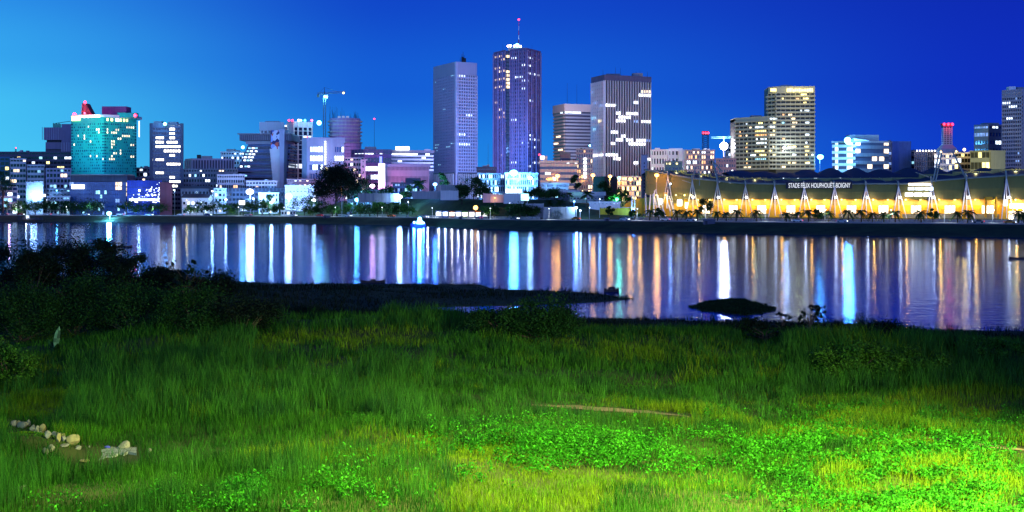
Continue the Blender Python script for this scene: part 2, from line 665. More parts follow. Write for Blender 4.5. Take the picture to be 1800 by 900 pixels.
def strip(name, v0, v1, m, px0, px1, dz, label, thick=None, kind='structure', step=15):
    """a band laid along the shore between v0 and v1 metres inland"""
    V, Fq = [], []
    pxs = np.arange(px0, px1 + step, step)
    for px in pxs:
        ds = float(shore(px))
        for v in (v0, v1):
            D = ds + v
            z = road_z(px) + dz
            V.append((X(px, D), D, z))
        if thick:
            for v in (v1, v0):
                D = ds + v
                V.append((X(px, D), D, road_z(px) + dz - thick))
    k = 4 if thick else 2
    for i in range(len(pxs) - 1):
        a = i * k
        if thick:
            for j in range(4):
                jj = (j + 1) % 4
                Fq.append((a + j, a + k + j, a + k + jj, a + jj))
        else:
            Fq.append((a, a + k, a + k + 1, a + 1))
    o = np_mesh(name, np.array(V), np.array(Fq), m)
    return tag(o, label, kind=kind)
strip('lakeside_road', 34, 50, ASPH, -300, 2100, .03, 'asphalt lakeside road along the far bank')
strip('road_kerb', 33.4, 33.9, KERB, -300, 2100, .14, 'kerb on the water side of the lakeside road', .3)
strip('road_kerb', 50.1, 50.6, KERB, -300, 2100, .14, 'kerb on the city side of the lakeside road', .3)
strip('lakeside_path', 56, 62, PAVE, -300, 2100, .035, 'pale paved promenade behind the lakeside road')
LAWN = mat('mown_lawn', (.045, .13, .02), rough=.95, var=.35, scale=.3, streak=False)
strip('lawn', 50.8, 55.8, LAWN, -300, 2100, .04, 'mown green verge between road and promenade')
strip('water_side_path', 30.5, 32.6, PAVE, -300, 2100, .03, 'narrow pale footway on the water side of the road')
def dashes():
    mb = MB()
    wm = mat('road_line_paint', (.75, .75, .72), streak=False, var=.1)
    for px in np.arange(-60, 1900, 14):
        ds = float(shore(px)) + 42
        d2 = float(shore(px + 6)) + 42
        z = road_z(px) + .036
        mb.quad((X(px, ds), ds, z), (X(px + 6, d2), d2, z), (X(px + 6, d2), d2 + .5, z), (X(px, ds), ds + .5, z))
    tag(mb.build('road_marking', wm), 'dashed white centre line of the lakeside road', kind='structure')
dashes()

# ------------------------------------------------------------------ near meadow
LANDPX = [(-900, 470), (-400, 478), (300, 489), (430, 496), (520, 500), (600, 499), (700, 500), (845, 500.5), (872, 509), (940, 511), (1000, 512.5), (1050, 516),
          (1085, 521), (1116, 525), (1070, 530), (985, 535), (900, 537), (800, 539), (752, 541), (800, 547), (870, 555), (960, 559), (1100, 561), (1200, 564), (1330, 566),
          (1480, 568), (1560, 573), (1640, 580), (1800, 583), (2300, 590), (3200, 600)]
def wat(px, py):
    D = CAMH * FOC / (py - HOR)
    return (X(px, D), D)
LAND = [wat(*p) for p in LANDPX]
LAND = [(-900, LAND[0][1])] + LAND + [(900, LAND[-1][1]), (900, -300), (-900, -300)]
ISL = [wat(*p) for p in [(1210, 538), (1240, 530), (1268, 525.5), (1300, 526), (1335, 532), (1367, 543), (1350, 551), (1310, 555), (1260, 550), (1222, 545)]]
def sdist(P, poly):
    """signed distance, positive inside; P (n,2)"""
    A = np.array(poly)
    B = np.roll(A, -1, 0)
    d = np.full(len(P), 1e9)
    ins = np.zeros(len(P), bool)
    for a, b in zip(A, B):
        ab = b - a
        t = np.clip(((P - a) @ ab) / (ab @ ab), 0, 1)
        d = np.minimum(d, np.linalg.norm(P - (a + t[:, None] * ab), axis=1))
        with np.errstate(divide='ignore', invalid='ignore'):
            c = ((a[1] > P[:, 1]) != (b[1] > P[:, 1])) & (P[:, 0] < (b[0] - a[0]) * (P[:, 1] - a[1]) / (b[1] - a[1] + 1e-12) + a[0])
        ins ^= c
    return np.where(ins, d, -d)
rng = np.random.default_rng(7)
_lat = rng.random((5, 256, 256))
def vn(x, y, s, k=0):
    """smooth value noise, 0..1, feature size s metres"""
    x, y = x / s + 37.3 * k, y / s + 11.7 * k
    i, j = np.floor(x).astype(int), np.floor(y).astype(int)
    fx, fy = x - i, y - j
    fx, fy = fx * fx * (3 - 2 * fx), fy * fy * (3 - 2 * fy)
    L = _lat[k % 5]
    g = lambda a, b: L[a % 256, b % 256]
    return (g(i, j) * (1 - fx) + g(i + 1, j) * fx) * (1 - fy) + (g(i, j + 1) * (1 - fx) + g(i + 1, j + 1) * fx) * fy
def gauss(x, y, cx, cy, sx1, sy1):
    return np.exp(-((x - cx) / sx1) ** 2 - ((y - cy) / sy1) ** 2)
MOUNDS = []       # (px, py, spread across, spread deep, height) raised clumps of the meadow
for a in [(560, 585, 26, 7, 1.0), (720, 585, 14, 6, .9), (1500, 640, 10, 7, 1.5), (1130, 600, 14, 6, .5), (330, 610, 12, 7, 1.0), (60, 790, 3.2, 3, 1.2), (1650, 640, 8, 6, .6)]:
    D = 13.6 * FOC / (a[1] - HOR)
    MOUNDS.append((X(a[0], D), D, a[2], a[3], a[4]))
def hnear(P):
    x, y = P[:, 0], P[:, 1]
    d = sdist(P, LAND)
    di = sdist(P, ISL)
    e = np.clip((d - 5) / 42, 0, 1)
    h = np.where(d > 0, .22 * (1 - np.exp(-np.maximum(d, 0) / 1.2)) + 1.0 * e * e * (3 - 2 * e), np.maximum(-2.5, d * .25))
    land = np.clip((d - 4) / 28, 0, 1)
    for cx, cy, a, b, hh in MOUNDS:
        h = h + land * hh * gauss(x, y, cx, cy, a, b)
    h = h + land * (1.1 * (vn(x, y, 17, 1) - .5) + .6 * (vn(x, y, 5, 2) - .5) + .12 * (vn(x, y, 1.7, 3) - .5))
    hi = np.where(di + .9 * (vn(x, y, 1.6, 2) - .5) > 0, .10 * (1 - np.exp(-np.maximum(di, 0) / .8)), -2.5)
    return np.maximum(h, hi)
xs = np.concatenate([np.linspace(-900, -130, 20), np.arange(-128, 112, .8), np.linspace(114, 900, 22)])
ys = np.concatenate([np.linspace(-300, 30, 18), np.arange(32, 262, .8), [275, 300]])
GX, GY = np.meshgrid(xs, ys, indexing='ij')
PP = np.stack([GX.ravel(), GY.ravel()], 1)
HH = hnear(PP)
NX, NY = len(xs), len(ys)
HG = HH.reshape(NX, NY)
DG = np.where((PP[:, 1] > 100) & (np.abs(PP[:, 0]) < 140), sdist(PP, LAND), 60).reshape(NX, NY)
def hq(x, y):
    """interpolated meadow height"""
    x, y = np.asarray(x, float), np.asarray(y, float)
    i = np.clip(np.searchsorted(xs, x) - 1, 0, NX - 2)
    j = np.clip(np.searchsorted(ys, y) - 1, 0, NY - 2)
    fx = np.clip((x - xs[i]) / (xs[i + 1] - xs[i]), 0, 1)
    fy = np.clip((y - ys[j]) / (ys[j + 1] - ys[j]), 0, 1)
    return (HG[i, j] * (1 - fx) + HG[i + 1, j] * fx) * (1 - fy) + (HG[i, j + 1] * (1 - fx) + HG[i + 1, j + 1] * fx) * fy
def dshore(x, y):
    i = np.clip(np.searchsorted(xs, x) - 1, 0, NX - 2)
    j = np.clip(np.searchsorted(ys, y) - 1, 0, NY - 2)
    return DG[i, j]
def near_pt(px, py):
    """the meadow point seen at a photo pixel"""
    D = 13.8 * FOC / (py - HOR)
    for _ in range(6):
        D = (CAMH - float(hq(X(px, D), D))) * FOC / (py - HOR)
    return (X(px, D), D, float(hq(X(px, D), D)))
ii, jj = np.meshgrid(np.arange(NX - 1), np.arange(NY - 1), indexing='ij')
a = (ii * NY + jj).ravel()
soil = mat('meadow_soil', (.035, .055, .012), rough=.95, var=.5, scale=.25, streak=False, bump=.4)
keep = HG[:-1, :-1].ravel() > -2.49
keep |= HG[1:, 1:].ravel() > -2.49
a = a[keep]
tag(np_mesh('meadow_ground', np.stack([PP[:, 0], PP[:, 1], HH], 1), np.stack([a, a + NY, a + NY + 1, a + 1], 1), soil, smooth=True),
    'rough grassy ground of the near bank with a low spit into the lagoon', kind='structure')

# sandy footpath seen in two places through the grass
PATHS = [[(935, 713), (975, 715), (1020, 717), (1080, 721), (1140, 725), (1196, 731), (1215, 735)], [(1560, 764), (1620, 771), (1680, 778), (1740, 785), (1810, 793)],
         [(500, 655), (560, 659), (600, 657)]]
PW = []
for pth in PATHS:
    pts = [near_pt(*p) for p in pth]
    fine = []
    for p, q in zip(pts[:-1], pts[1:]):
        for t in np.linspace(0, 1, 8, endpoint=False):
            fine.append((p[0] * (1 - t) + q[0] * t, p[1] * (1 - t) + q[1] * t))
    PW.append(np.array(fine))
def path_d(x, y):
    P = np.stack([x, y], 1)
    d = np.full(len(P), 1e9)
    for w in PW:
        for q in w[::3]:
            d = np.minimum(d, np.linalg.norm((P - q) * np.array([.8, 1]), axis=1))
    return d
def rubble(x, y):
    z = hq(x, y)
    px, py = 900 + x / y * FOC, HOR + (CAMH - z) / y * FOC
    yc = np.interp(px, [15, 60, 135, 245], [752, 764, 798, 800])
    return ((px > 12) & (px < 248) & (py > yc - 12) & (py < yc + 26)).astype(float)
def path_front(x, y):
    """1 where the sward on the viewer's side of a path is trodden short"""
    f = np.zeros(len(x))
    for w in PW:
        yy = np.interp(x, w[:, 0], w[:, 1], left=-99, right=-99)
        f = np.maximum(f, ((yy - y < 2.6) & (yy - y > -.9)).astype(float))
    return f
sand = mat('path_sand', (.24, .20, .12), rough=.95, var=.3, scale=.8, streak=False)
for w, hw in zip(PW, (.55, .55, .5)):
    V, Fq = [], []
    for i, (x, y) in enumerate(w):
        ww = hw * (.6 + .8 * float(vn(np.array([x]), np.array([y]), 2.5, 4)[0])) * math.sin(math.pi * min(max(i / (len(w) - 1), .06), .94)) ** .4
        for s_ in (-1, -.33, .33, 1):
            V.append((x, y + ww * s_, float(hq(x, y + ww * s_)) + .045))
    for i in range(len(w) - 1):
        for k in range(3):
            q = i * 4 + k
            Fq.append((q, q + 4, q + 5, q + 1))
    tag(np_mesh('sandy_path', np.array(V), np.array(Fq), sand, smooth=True), 'worn pale sandy footpath showing through the meadow grass', kind='structure')

# ------------------------------------------------------------------ grass of the near bank
def leafmat(name, c1, c2, scale=.25, trans=.25):
    m = bpy.data.materials.new(name)
    m.use_nodes = True
    n, l = m.node_tree.nodes, m.node_tree.links
    b = n['Principled BSDF']
    b.inputs['Roughness'].default_value = .6
    b.inputs['Specular IOR Level'].default_value = .1
    tc = n.new('ShaderNodeTexCoord')
    a1 = n.new('ShaderNodeTexNoise')
    a1.inputs['Scale'].default_value = scale
    a1.inputs['Detail'].default_value = 5
    a1.inputs['Roughness'].default_value = .7
    l.new(tc.outputs['Object'], a1.inputs['Vector'])
    r = n.new('ShaderNodeValToRGB')
    r.color_ramp.elements[0].position = .36
    r.color_ramp.elements[1].position = .62
    r.color_ramp.elements[0].color = (*c1, 1)
    r.color_ramp.elements[1].color = (*c2, 1)
    l.new(a1.outputs[0], r.inputs[0])
    ge = n.new('ShaderNodeNewGeometry')
    rr = n.new('ShaderNodeMapRange')
    rr.inputs['To Min'].default_value = .35
    rr.inputs['To Max'].default_value = 1.65
    l.new(ge.outputs['Random Per Island'], rr.inputs[0])
    vm = n.new('ShaderNodeVectorMath')
    vm.operation = 'SCALE'
    l.new(r.outputs[0], vm.inputs[0])
    l.new(rr.outputs[0], vm.inputs['Scale'])
    r = vm
    l.new(r.outputs[0], b.inputs['Base Color'])
    tr = n.new('ShaderNodeBsdfTranslucent')
    l.new(r.outputs[0], tr.inputs['Color'])
    mx = n.new('ShaderNodeMixShader')
    mx.inputs[0].default_value = trans
    l.new(b.outputs[0], mx.inputs[1])
    l.new(tr.outputs[0], mx.inputs[2])
    l.new(mx.outputs[0], n['Material Output'].inputs['Surface'])
    return m
G_GREEN = leafmat('green_grass', (.005, .045, .005), (.032, .14, .006), .2)
G_DIMMED = leafmat('dimmed_grass', (.003, .010, .006), (.008, .022, .008), .2)  # blade colour darkened to stand for lamplight fading with distance
G_YEL = leafmat('yellowing_grass', (.04, .13, .003), (.10, .18, .004), .3)
G_TALL = leafmat('tall_reed_grass', (.005, .04, .010), (.03, .14, .010), .35)
G_WEED = leafmat('weed_leaves', (.008, .10, .005), (.035, .24, .010), .6, .3)
def frustum_pts(n, d0, d1, pad=1.24, power=1.0):
    """points spread over the visible wedge, denser close by"""
    u = rng.random(n)
    D = d0 + (d1 - d0) * u ** power
    x = (rng.random(n) * 2 - 1) * (.375 * pad) * D + (rng.random(n) - .5) * 3
    return x, D
def blades(name, x, y, h, w, m, lean=.35, label=None):
    """bent tapering blades: base at (x,y) on the meadow, height h, width w (arrays)"""
    n = len(x)
    z = hq(x, y)
    h = h * np.clip(.25 + dshore(x, y) / 26, .25, 1) * (1 - .85 * np.maximum(path_front(x, y), rubble(x, y)))
    ang = rng.random(n) * 2 * math.pi
    la = rng.random(n) * 2 * math.pi
    ln = h * lean * (.3 + rng.random(n))
    wx, wy = np.cos(ang) * w / 2, np.sin(ang) * w / 2 * .5
    lx, ly = np.cos(la) * ln, np.sin(la) * ln
    b0 = np.stack([x - wx, y - wy, z - .05], 1)
    b1 = np.stack([x + wx, y + wy, z - .05], 1)
    m0 = np.stack([x - wx * .8 + lx * .3, y - wy * .8 + ly * .3, z + h * .6], 1)
    m1 = np.stack([x + wx * .8 + lx * .3, y + wy * .8 + ly * .3, z + h * .6], 1)
    t0 = np.stack([x - wx * .15 + lx, y - wy * .15 + ly, z + h], 1)
    t1 = np.stack([x + wx * .15 + lx, y + wy * .15 + ly, z + h], 1)
    V = np.stack([b0, b1, m0, m1, t0, t1], 1).reshape(-1, 3)
    k = np.arange(n)[:, None] * 6
    Fq = np.concatenate([k + np.array([0, 1, 3, 2]), k + np.array([2, 3, 5, 4])], 0)
    o = np_mesh(name, V, Fq, m)
    tag(o, label, kind='stuff')
    return o
def species(x, y):
    return vn(x, y, 9, 0) * .6 + vn(x, y, 3.1, 2) * .4
def pxpy(x, y):
    z = hq(x, y)
    return 900 + x / y * FOC, HOR + (CAMH - z) / y * FOC
def dense(x, y, keepfn):
    k = keepfn(x, y) & (hq(x, y) > .12)
    return x[k], y[k]
# low sward everywhere
def sward():
    x1, y1 = frustum_pts(270000, 55, 105, power=1.0)
    x2, y2 = frustum_pts(176000, 100, 175)
    x3, y3 = frustum_pts(70000, 165, 252)
    for k, (x, y, hh, ww) in enumerate(((x1, y1, .42, .028), (x2, y2, .5, .05), (x3, y3, .45, .09))):
        g = (path_d(x, y) > .75) if k < 2 else np.ones(len(x), bool)
        px, py = pxpy(x, y)
        # bare rubble patch
        g &= ~((px > 105) & (px < 242) & (py > 790) & (py < 815))
        g &= hq(x, y) > .12
        x, y = x[g], y[g]
        px, py = px[g], py[g]
        s = species(x, y) + .12 * (rng.random(len(x)) - .5)
        ybias = np.interp(py, [580, 720, 800, 900], [.0, .03, .10, .22]) * np.clip((px - 300) / 700, 0, 1)
        yel = s + ybias > .58
        dimmed = (dshore(x, y) + 10 * (vn(x, y, 4, 1) - .5) < 16) | ((x < 8) & (y + 22 * (vn(x, y, 9, 1) - .5) + np.clip(x + 8, 0, 20) * -.8 > 141))  # belt where the fading lamplight is put into the blade colour
        yel &= ~dimmed
        h = hh * (.4 + rng.random(len(x))) * (.25 + 1.5 * vn(x, y, 6, 4)) * (.5 + vn(x, y, 1.9, 2))
        w = ww * (.7 + .6 * rng.random(len(x)))
        if dimmed.any():
            blades('dimmed_grass', x[dimmed], y[dimmed], h[dimmed], w[dimmed], G_DIMMED, label='grass coloured darker where the lamplight fades, along the water line and low spit')
        gr = ~yel & ~dimmed
        if gr.any():
            blades('meadow_grass', x[gr], y[gr], h[gr], w[gr], G_GREEN, label='green meadow grass of the near bank')
        if yel.any():
            blades('meadow_grass', x[yel], y[yel], h[yel] * .9, w[yel], G_YEL, label='yellowing dry grass among the green meadow')
sward()
# stands of tall grass: (px0, px1, py0, py1, height m, blades per sq px weight)
def tall():
    X_, Y_, H_, W_ = [], [], [], []
    regs = [(-40, 560, 820, 930, 1.5, 9000), (560, 800, 800, 900, .8, 2600), (120, 760, 640, 760, 1.7, 15000), (-40, 200, 620, 760, 1.2, 5000), (420, 900, 575, 600, 1.3, 7000), (760, 1450, 585, 690, .9, 12000),
            (1380, 1800, 610, 700, 1.5, 14000), (-40, 90, 750, 840, 1.1, 2600), (700, 1100, 700, 800, .9, 7000), (1100, 1800, 640, 760, .8, 9000), (1000, 1850, 568, 600, .7, 9000), (250, 450, 590, 660, 1.6, 5000)]
    for a0, a1, b0, b1, h, n in regs:
        nc = n // 14
        u, v = rng.random(nc), rng.random(nc)
        px, py = a0 + (a1 - a0) * u, b0 + (b1 - b0) * v
        D = 13.8 * FOC / (py - HOR)
        cx, cy = X(px, D), D
        g = vn(cx, cy, 5, 3) > .38
        cx, cy = cx[g], cy[g]
        hh = h * (.55 + .75 * rng.random(len(cx)))
        for k in range(22):
            X_.append(cx + rng.normal(0, .28, len(cx)))
            Y_.append(cy + rng.normal(0, .28, len(cx)))
            H_.append(hh * (.6 + .5 * rng.random(len(cx))))
            W_.append(.024 * (.8 + .5 * rng.random(len(cx))) * (cy / 75))
    x, y, h, w = map(np.concatenate, (X_, Y_, H_, W_))
    g = (hq(x, y) > .15) & (path_d(x, y) > 1.1) & (dshore(x, y) > 17) & ((x > 8) | (y < 140))
    px, py = pxpy(x, y)
    g &= ~((px > 60) & (px < 245) & (py > 770) & (py < 835))
    blades('tall_grass', x[g], y[g], h[g], w[g], G_TALL, .3, 'tall reedy grass standing in tufts over the meadow')
tall()
def shore_reeds():
    x, y = frustum_pts(90000, 140, 248)
    d = sdist(np.stack([x, y], 1), LAND)
    k = (d > -.2) & (d < 3.5) & (vn(x, y, 2.2, 4) + .4 * vn(x, y, 9, 1) > .72)
    x, y = x[k], y[k]
    h = 3.0 * (.3 + rng.random(len(x))) * (.3 + vn(x, y, 3.1, 3))
    blades('shore_reeds', x, y, h, np.full(len(x), .07), G_DIMMED, .5, 'ragged dark reeds fringing the spit and the water line')
shore_reeds()
# yellow seed-headed tufts
def straw():
    X_, Y_, H_, W_ = [], [], [], []
    for px, py, h, n, sp in [(80, 800, .9, 500, .9), (45, 790, 1.0, 400, .8), (352, 740, 1.4, 90, .35), (667, 880, 1.7, 26, .12), (1190, 860, .7, 120, .7), (1260, 850, .6, 300, 1.6), (850, 850, .6, 200, 1.2), (20, 640, .8, 300, 1.4),
                             (1000, 880, .5, 700, 3.4), (1330, 880, .5, 600, 3), (1550, 660, 1.5, 500, 2), (1470, 650, 1.6, 400, 1.4), (1230, 665, 1.0, 200, .9), (1650, 760, .5, 500, 3), (1190, 620, .9, 900, 5)]:
        x, y, z = near_pt(px, py)
        X_.append(x + rng.normal(0, sp, n)); Y_.append(y + rng.normal(0, sp, n))
        H_.append(h * (.5 + .6 * rng.random(n))); W_.append(np.full(n, .022 * y / 75))
    x, y, h, w = map(np.concatenate, (X_, Y_, H_, W_))
    blades('straw_grass', x, y, h, w, G_YEL, .45, 'straw coloured tufts of taller grass')
straw()
def leaf_cloud(C, size, ratio=.55, flat=.35):
    """a kite-shaped leaf at every centre C (n,3), random facing"""
    n = len(C)
    a = rng.normal(size=(n, 3)); a[:, 2] *= flat + .4
    a /= np.linalg.norm(a, axis=1)[:, None]
    b = rng.normal(size=(n, 3))
    b -= (b * a).sum(1)[:, None] * a
    b /= np.linalg.norm(b, axis=1)[:, None]
    L = (size * (.6 + .8 * rng.random(n)))[:, None]
    p0 = C - a * L / 2
    p2 = C + a * L / 2
    p1 = C + b * L * ratio / 2 - a * L * .08
    p3 = C - b * L * ratio / 2 - a * L * .08
    V = np.stack([p0, p1, p2, p3], 1).reshape(-1, 3)
    Fq = np.arange(n * 4).reshape(n, 4)
    return V, Fq
# leafy weeds
def weeds():
    C = []
    for a0, a1, b0, b1, n, h in [(1480, 1840, 790, 930, 3000, .6), (1240, 1520, 745, 830, 1000, .75), (820, 1200, 770, 830, 1150, .9), (300, 600, 870, 930, 800, .85), (1380, 1620, 790, 840, 500, .6), (790, 880, 850, 880, 16, .9),
                                 (1240, 1700, 850, 900, 60, .6), (1500, 1800, 700, 760, 160, .5), (610, 700, 640, 800, 30, .5), (30, 130, 890, 930, 12, .8), (470, 820, 830, 880, 26, .8), (1395, 1500, 700, 760, 80, .5)]:
        for _ in range(n):
            px, py = (a0 + a1) / 2 + (a1 - a0) * .30 * rng.normal(), (b0 + b1) / 2 + (b1 - b0) * .32 * rng.normal()
            if py < 640: continue
            D = 13.8 * FOC / (py - HOR)
            x, y = X(px, D), D
            if vn(np.array([x]), np.array([y]), 1.6, 1)[0] + .5 * vn(np.array([x]), np.array([y]), 5, 3)[0] < .72:
                continue
            z = float(hq(x, y))
            hh = h * (.35 + 1.0 * rng.random() ** 1.5)
            k = rng.integers(14, 30)
            t = .25 + .75 * rng.random(k)
            q = np.stack([x + rng.normal(0, .16, k), y + rng.normal(0, .16, k), z + .1 + hh * t], 1)
            C.append(q)
    V, Fq = leaf_cloud(np.concatenate(C), .125, .65, .4)
    tag(np_mesh('leafy_weeds', V, Fq, G_WEED), 'bright broad-leaved weeds growing thickly in the meadow', kind='stuff')
weeds()
# ------------------------------------------------------------------ near bushes, plants, rocks
F_DARK = leafmat('dark_shrub_leaves', (.004, .010, .008), (.009, .025, .010), .5, .15)
F_GREEN = leafmat('green_shrub_leaves', (.006, .028, .008), (.014, .06, .010), .5, .2)
F_MEADOW = leafmat('meadow_bush_leaves', (.010, .06, .008), (.05, .15, .012), .5, .2)
F_CITY = leafmat('town_tree_leaves', (.012, .04, .012), (.03, .09, .02), .3, .2)
F_BRIGHT = leafmat('light_green_leaves', (.04, .14, .03), (.09, .24, .04), .4, .25)
BARK = mat('bark', (.06, .045, .035), rough=.95, streak=False, var=.4, scale=2)
def crown_pts(n, rx, ry, rz, nc, spread, seed, lo=-.2):
    r = np.random.default_rng(seed)
    th = r.random(nc) * 2 * math.pi
    ph = np.arcsin(lo + (1 - lo) * r.random(nc))
    rad = .5 + .5 * r.random(nc) ** .6
    cc = np.stack([np.cos(th) * np.cos(ph) * rx * rad, np.sin(th) * np.cos(ph) * ry * rad, np.sin(ph) * rz * rad], 1)
    sz = spread * (.5 + r.random(nc))
    w = r.integers(0, nc, n)
    return cc[w] + r.normal(size=(n, 3)) * sz[w][:, None] * np.array([1, 1, .7]), cc
def shrub(px, py, wpx, top, label, m=F_GREEN, n=5000, leaf=.26, seed=1, depth=.8, cat='shrub', name='shrub', group=None, ragged=1.0):
    x, y, z = near_pt(px, py)
    h = (CAMH - (top - HOR) / FOC * y) - z
    rx = wpx / 2 / FOC * y
    t = thing(name, (x, y, z - .1), label, cat, group)
    C, cc = crown_pts(n, rx, rx * depth, h * .55, max(14, int(rx * 7)), min(rx, h) * .19 * ragged, seed, -.55)
    C[:, 2] += h * .48
    C = C[C[:, 2] > .02]
    V, Fq = leaf_cloud(C, leaf)
    np_mesh('foliage', V, Fq, m, t)
    tr = MB()
    rg = random.Random(seed)
    for c in cc[:12]:
        b = (rg.uniform(-.3, .3), rg.uniform(-.3, .3), 0)
        mid = (c[0] * .5 + rg.uniform(-.2, .2), c[1] * .5, (c[2] + h * .48) * .55)
        tr.chain([b, mid, (c[0], c[1], c[2] + h * .48)], [.09, .055, .02], 5)
    o = bpy.data.objects.new('stem', tr.mesh('stem', BARK))
    COL.objects.link(o)
    o.parent = t
    return t
g = 'dark shrubs along the water at the west end of the meadow'
SH = [(10, 524, 140, 424, F_DARK, 'tall dark shrub at the edge of the picture under the pink water streak', 6500),
      (112, 524, 100, 420, F_DARK, 'tall ragged dark shrub standing below the white lit wall across the water', 5500),
      (168, 528, 90, 422, F_DARK, 'tall dark shrub just before the bright streak of the blue waterside floodlight', 5500),
      (60, 528, 80, 440, F_DARK, 'lower dark shrub filling the dip between two tall ragged shrubs', 4000),
      (228, 530, 84, 442, F_DARK, 'dark shrub standing behind the hummock, second tallest east of the blue streak', 4000),
      (285, 534, 84, 462, F_DARK, 'broad dark shrub between the ragged thicket and the open-leaved small tree', 4500),
      (372, 536, 90, 482, F_DARK, 'low dark shrub sloping down to the spit of the near bank', 4000),
      (35, 596, 170, 508, F_GREEN, 'broad green shrub in front of the tall dark shrubs at the picture edge', 7000),
      (135, 590, 130, 500, F_GREEN, 'round green shrub behind the pale banana leaf', 6000),
      (235, 590, 150, 502, F_GREEN, 'wide green shrub east of the pale banana leaf', 6000),
      (340, 588, 130, 512, F_GREEN, 'dull green shrub in front of the open-leaved small tree', 5000),
      (430, 580, 110, 520, F_DARK, 'low dark shrub where the thicket ends on the spit', 3500),
      (15, 680, 90, 610, F_MEADOW, 'yellowish green shrub at the picture edge above the rubble heap', 3500),
      (880, 590, 120, 545, F_GREEN, 'low green shrub west of the rounded bush by the small inlet', 3500),
      (945, 598, 120, 528, F_GREEN, 'rounded green bush overlapping the small inlet of calm water', 6500),
      (1320, 596, 60, 562, F_DARK, 'low dark shrub west of the broad-leaved plant at the water edge', 2500),
      (1560, 600, 110, 566, F_DARK, 'low spreading shrub east of the feathery bush', 3500),
      (1500, 668, 150, 612, F_MEADOW, 'overgrown hummock bush with hanging grass in the eastern meadow', 6500),
      (1610, 664, 120, 618, F_MEADOW, 'green shrub just east of the overgrown hummock bush', 4500),
      (1740, 655, 120, 600, F_MEADOW, 'green shrub near the east edge of the picture', 4500)]
for k, (px, py, w, top, m, lab, n) in enumerate(SH):
    shrub(px, py, w, top, lab, m, int(n * 2.6), .27 if py < 560 else .2, 20 + k, ragged=1.0)
# feathery bush with thin sprays
def feathery(px, py, wpx, top, label, seed):
    x, y, z = near_pt(px, py)
    t = thing('feathery_bush', (x, y, z - .1), label, 'bush')
    rg = np.random.default_rng(seed)
    h = (CAMH - (top - HOR) / FOC * y) - z
    rx = wpx / 2 / FOC * y
    tw, C = MB(), []
    for _ in range(34):
        a = rg.random() * 6.28
        e = np.array([math.cos(a) * rx * rg.random(), math.sin(a) * rx * .6 * rg.random(), h * (.6 + .45 * rg.random())])
        p0 = np.zeros(3)
        mid = e * np.array([.35, .35, .7])
        tw.chain([p0, mid, e], [.03, .02, .008], 4)
        for s in np.linspace(.3, 1, 22):
            q = (1 - s) ** 2 * p0 + 2 * s * (1 - s) * mid + s * s * e
            C.append(q + rg.normal(0, .12, 3))
            C.append(q + rg.normal(0, .12, 3))
            C.append(q + rg.normal(0, .2, 3))
    C = np.array(C)
    V, Fq = leaf_cloud(C[C[:, 2] > 0], .12, .4)
    np_mesh('foliage', V, Fq, F_DARK, t)
    o = bpy.data.objects.new('stem', tw.mesh('stem', BARK)); COL.objects.link(o); o.parent = t
feathery(1515, 588, 90, 549, 'feathery dark bush of thin arching sprays on the water edge', 3)
feathery(1470, 586, 50, 556, 'small thin-twigged bush between broad-leaved plant and feathery bush', 5)
feathery(340, 540, 60, 462, 'thin twiggy bush rising behind the open-leaved small tree', 8)
# broad-leaved plants (papaya-like)
def broadleaf(px, py, top, wpx, label, n, leaf, seed, m=F_DARK, cat='plant', name='broad_leaved_plant'):
    x, y, z = near_pt(px, py)
    t = thing(name, (x, y, z - .1), label, cat)
    rg = np.random.default_rng(seed)
    h = (CAMH - (top - HOR) / FOC * y) - z
    rx = wpx / 2 / FOC * y
    tw, C = MB(), []
    for k in range(n):
        a = rg.random() * 6.28
        e = np.array([math.cos(a) * rx * (.3 + .7 * rg.random()), math.sin(a) * rx * .6, h * (.35 + .65 * rg.random())])
        tw.chain([(0, 0, 0), (e[0] * .2, e[1] * .2, e[2] * .7), tuple(e)], [.06, .045, .015], 5)
        for _ in range(7):
            C.append(e + rg.normal(0, leaf * .55, 3) * np.array([1, 1, .45]))
    V, Fq = leaf_cloud(np.array(C), leaf, .8, .15)
    np_mesh('foliage', V, Fq, m, t)
    o = bpy.data.objects.new('stem', tw.mesh('stem', BARK)); COL.objects.link(o); o.parent = t
broadleaf(1424, 590, 538, 44, 'dark broad-leaved plant standing against the water by the islet', 16, .42, 4)
broadleaf(1375, 592, 550, 50, 'lower broad-leaved plant between the islet tip and the taller plant', 14, .38, 6)
broadleaf(1345, 606, 572, 60, 'glossy-leaved low plant below the islet', 14, .3, 9)
broadleaf(325, 545, 455, 66, 'open-leaved small tree with branches showing against the lagoon', 24, .55, 12, cat='tree', name='small_tree')
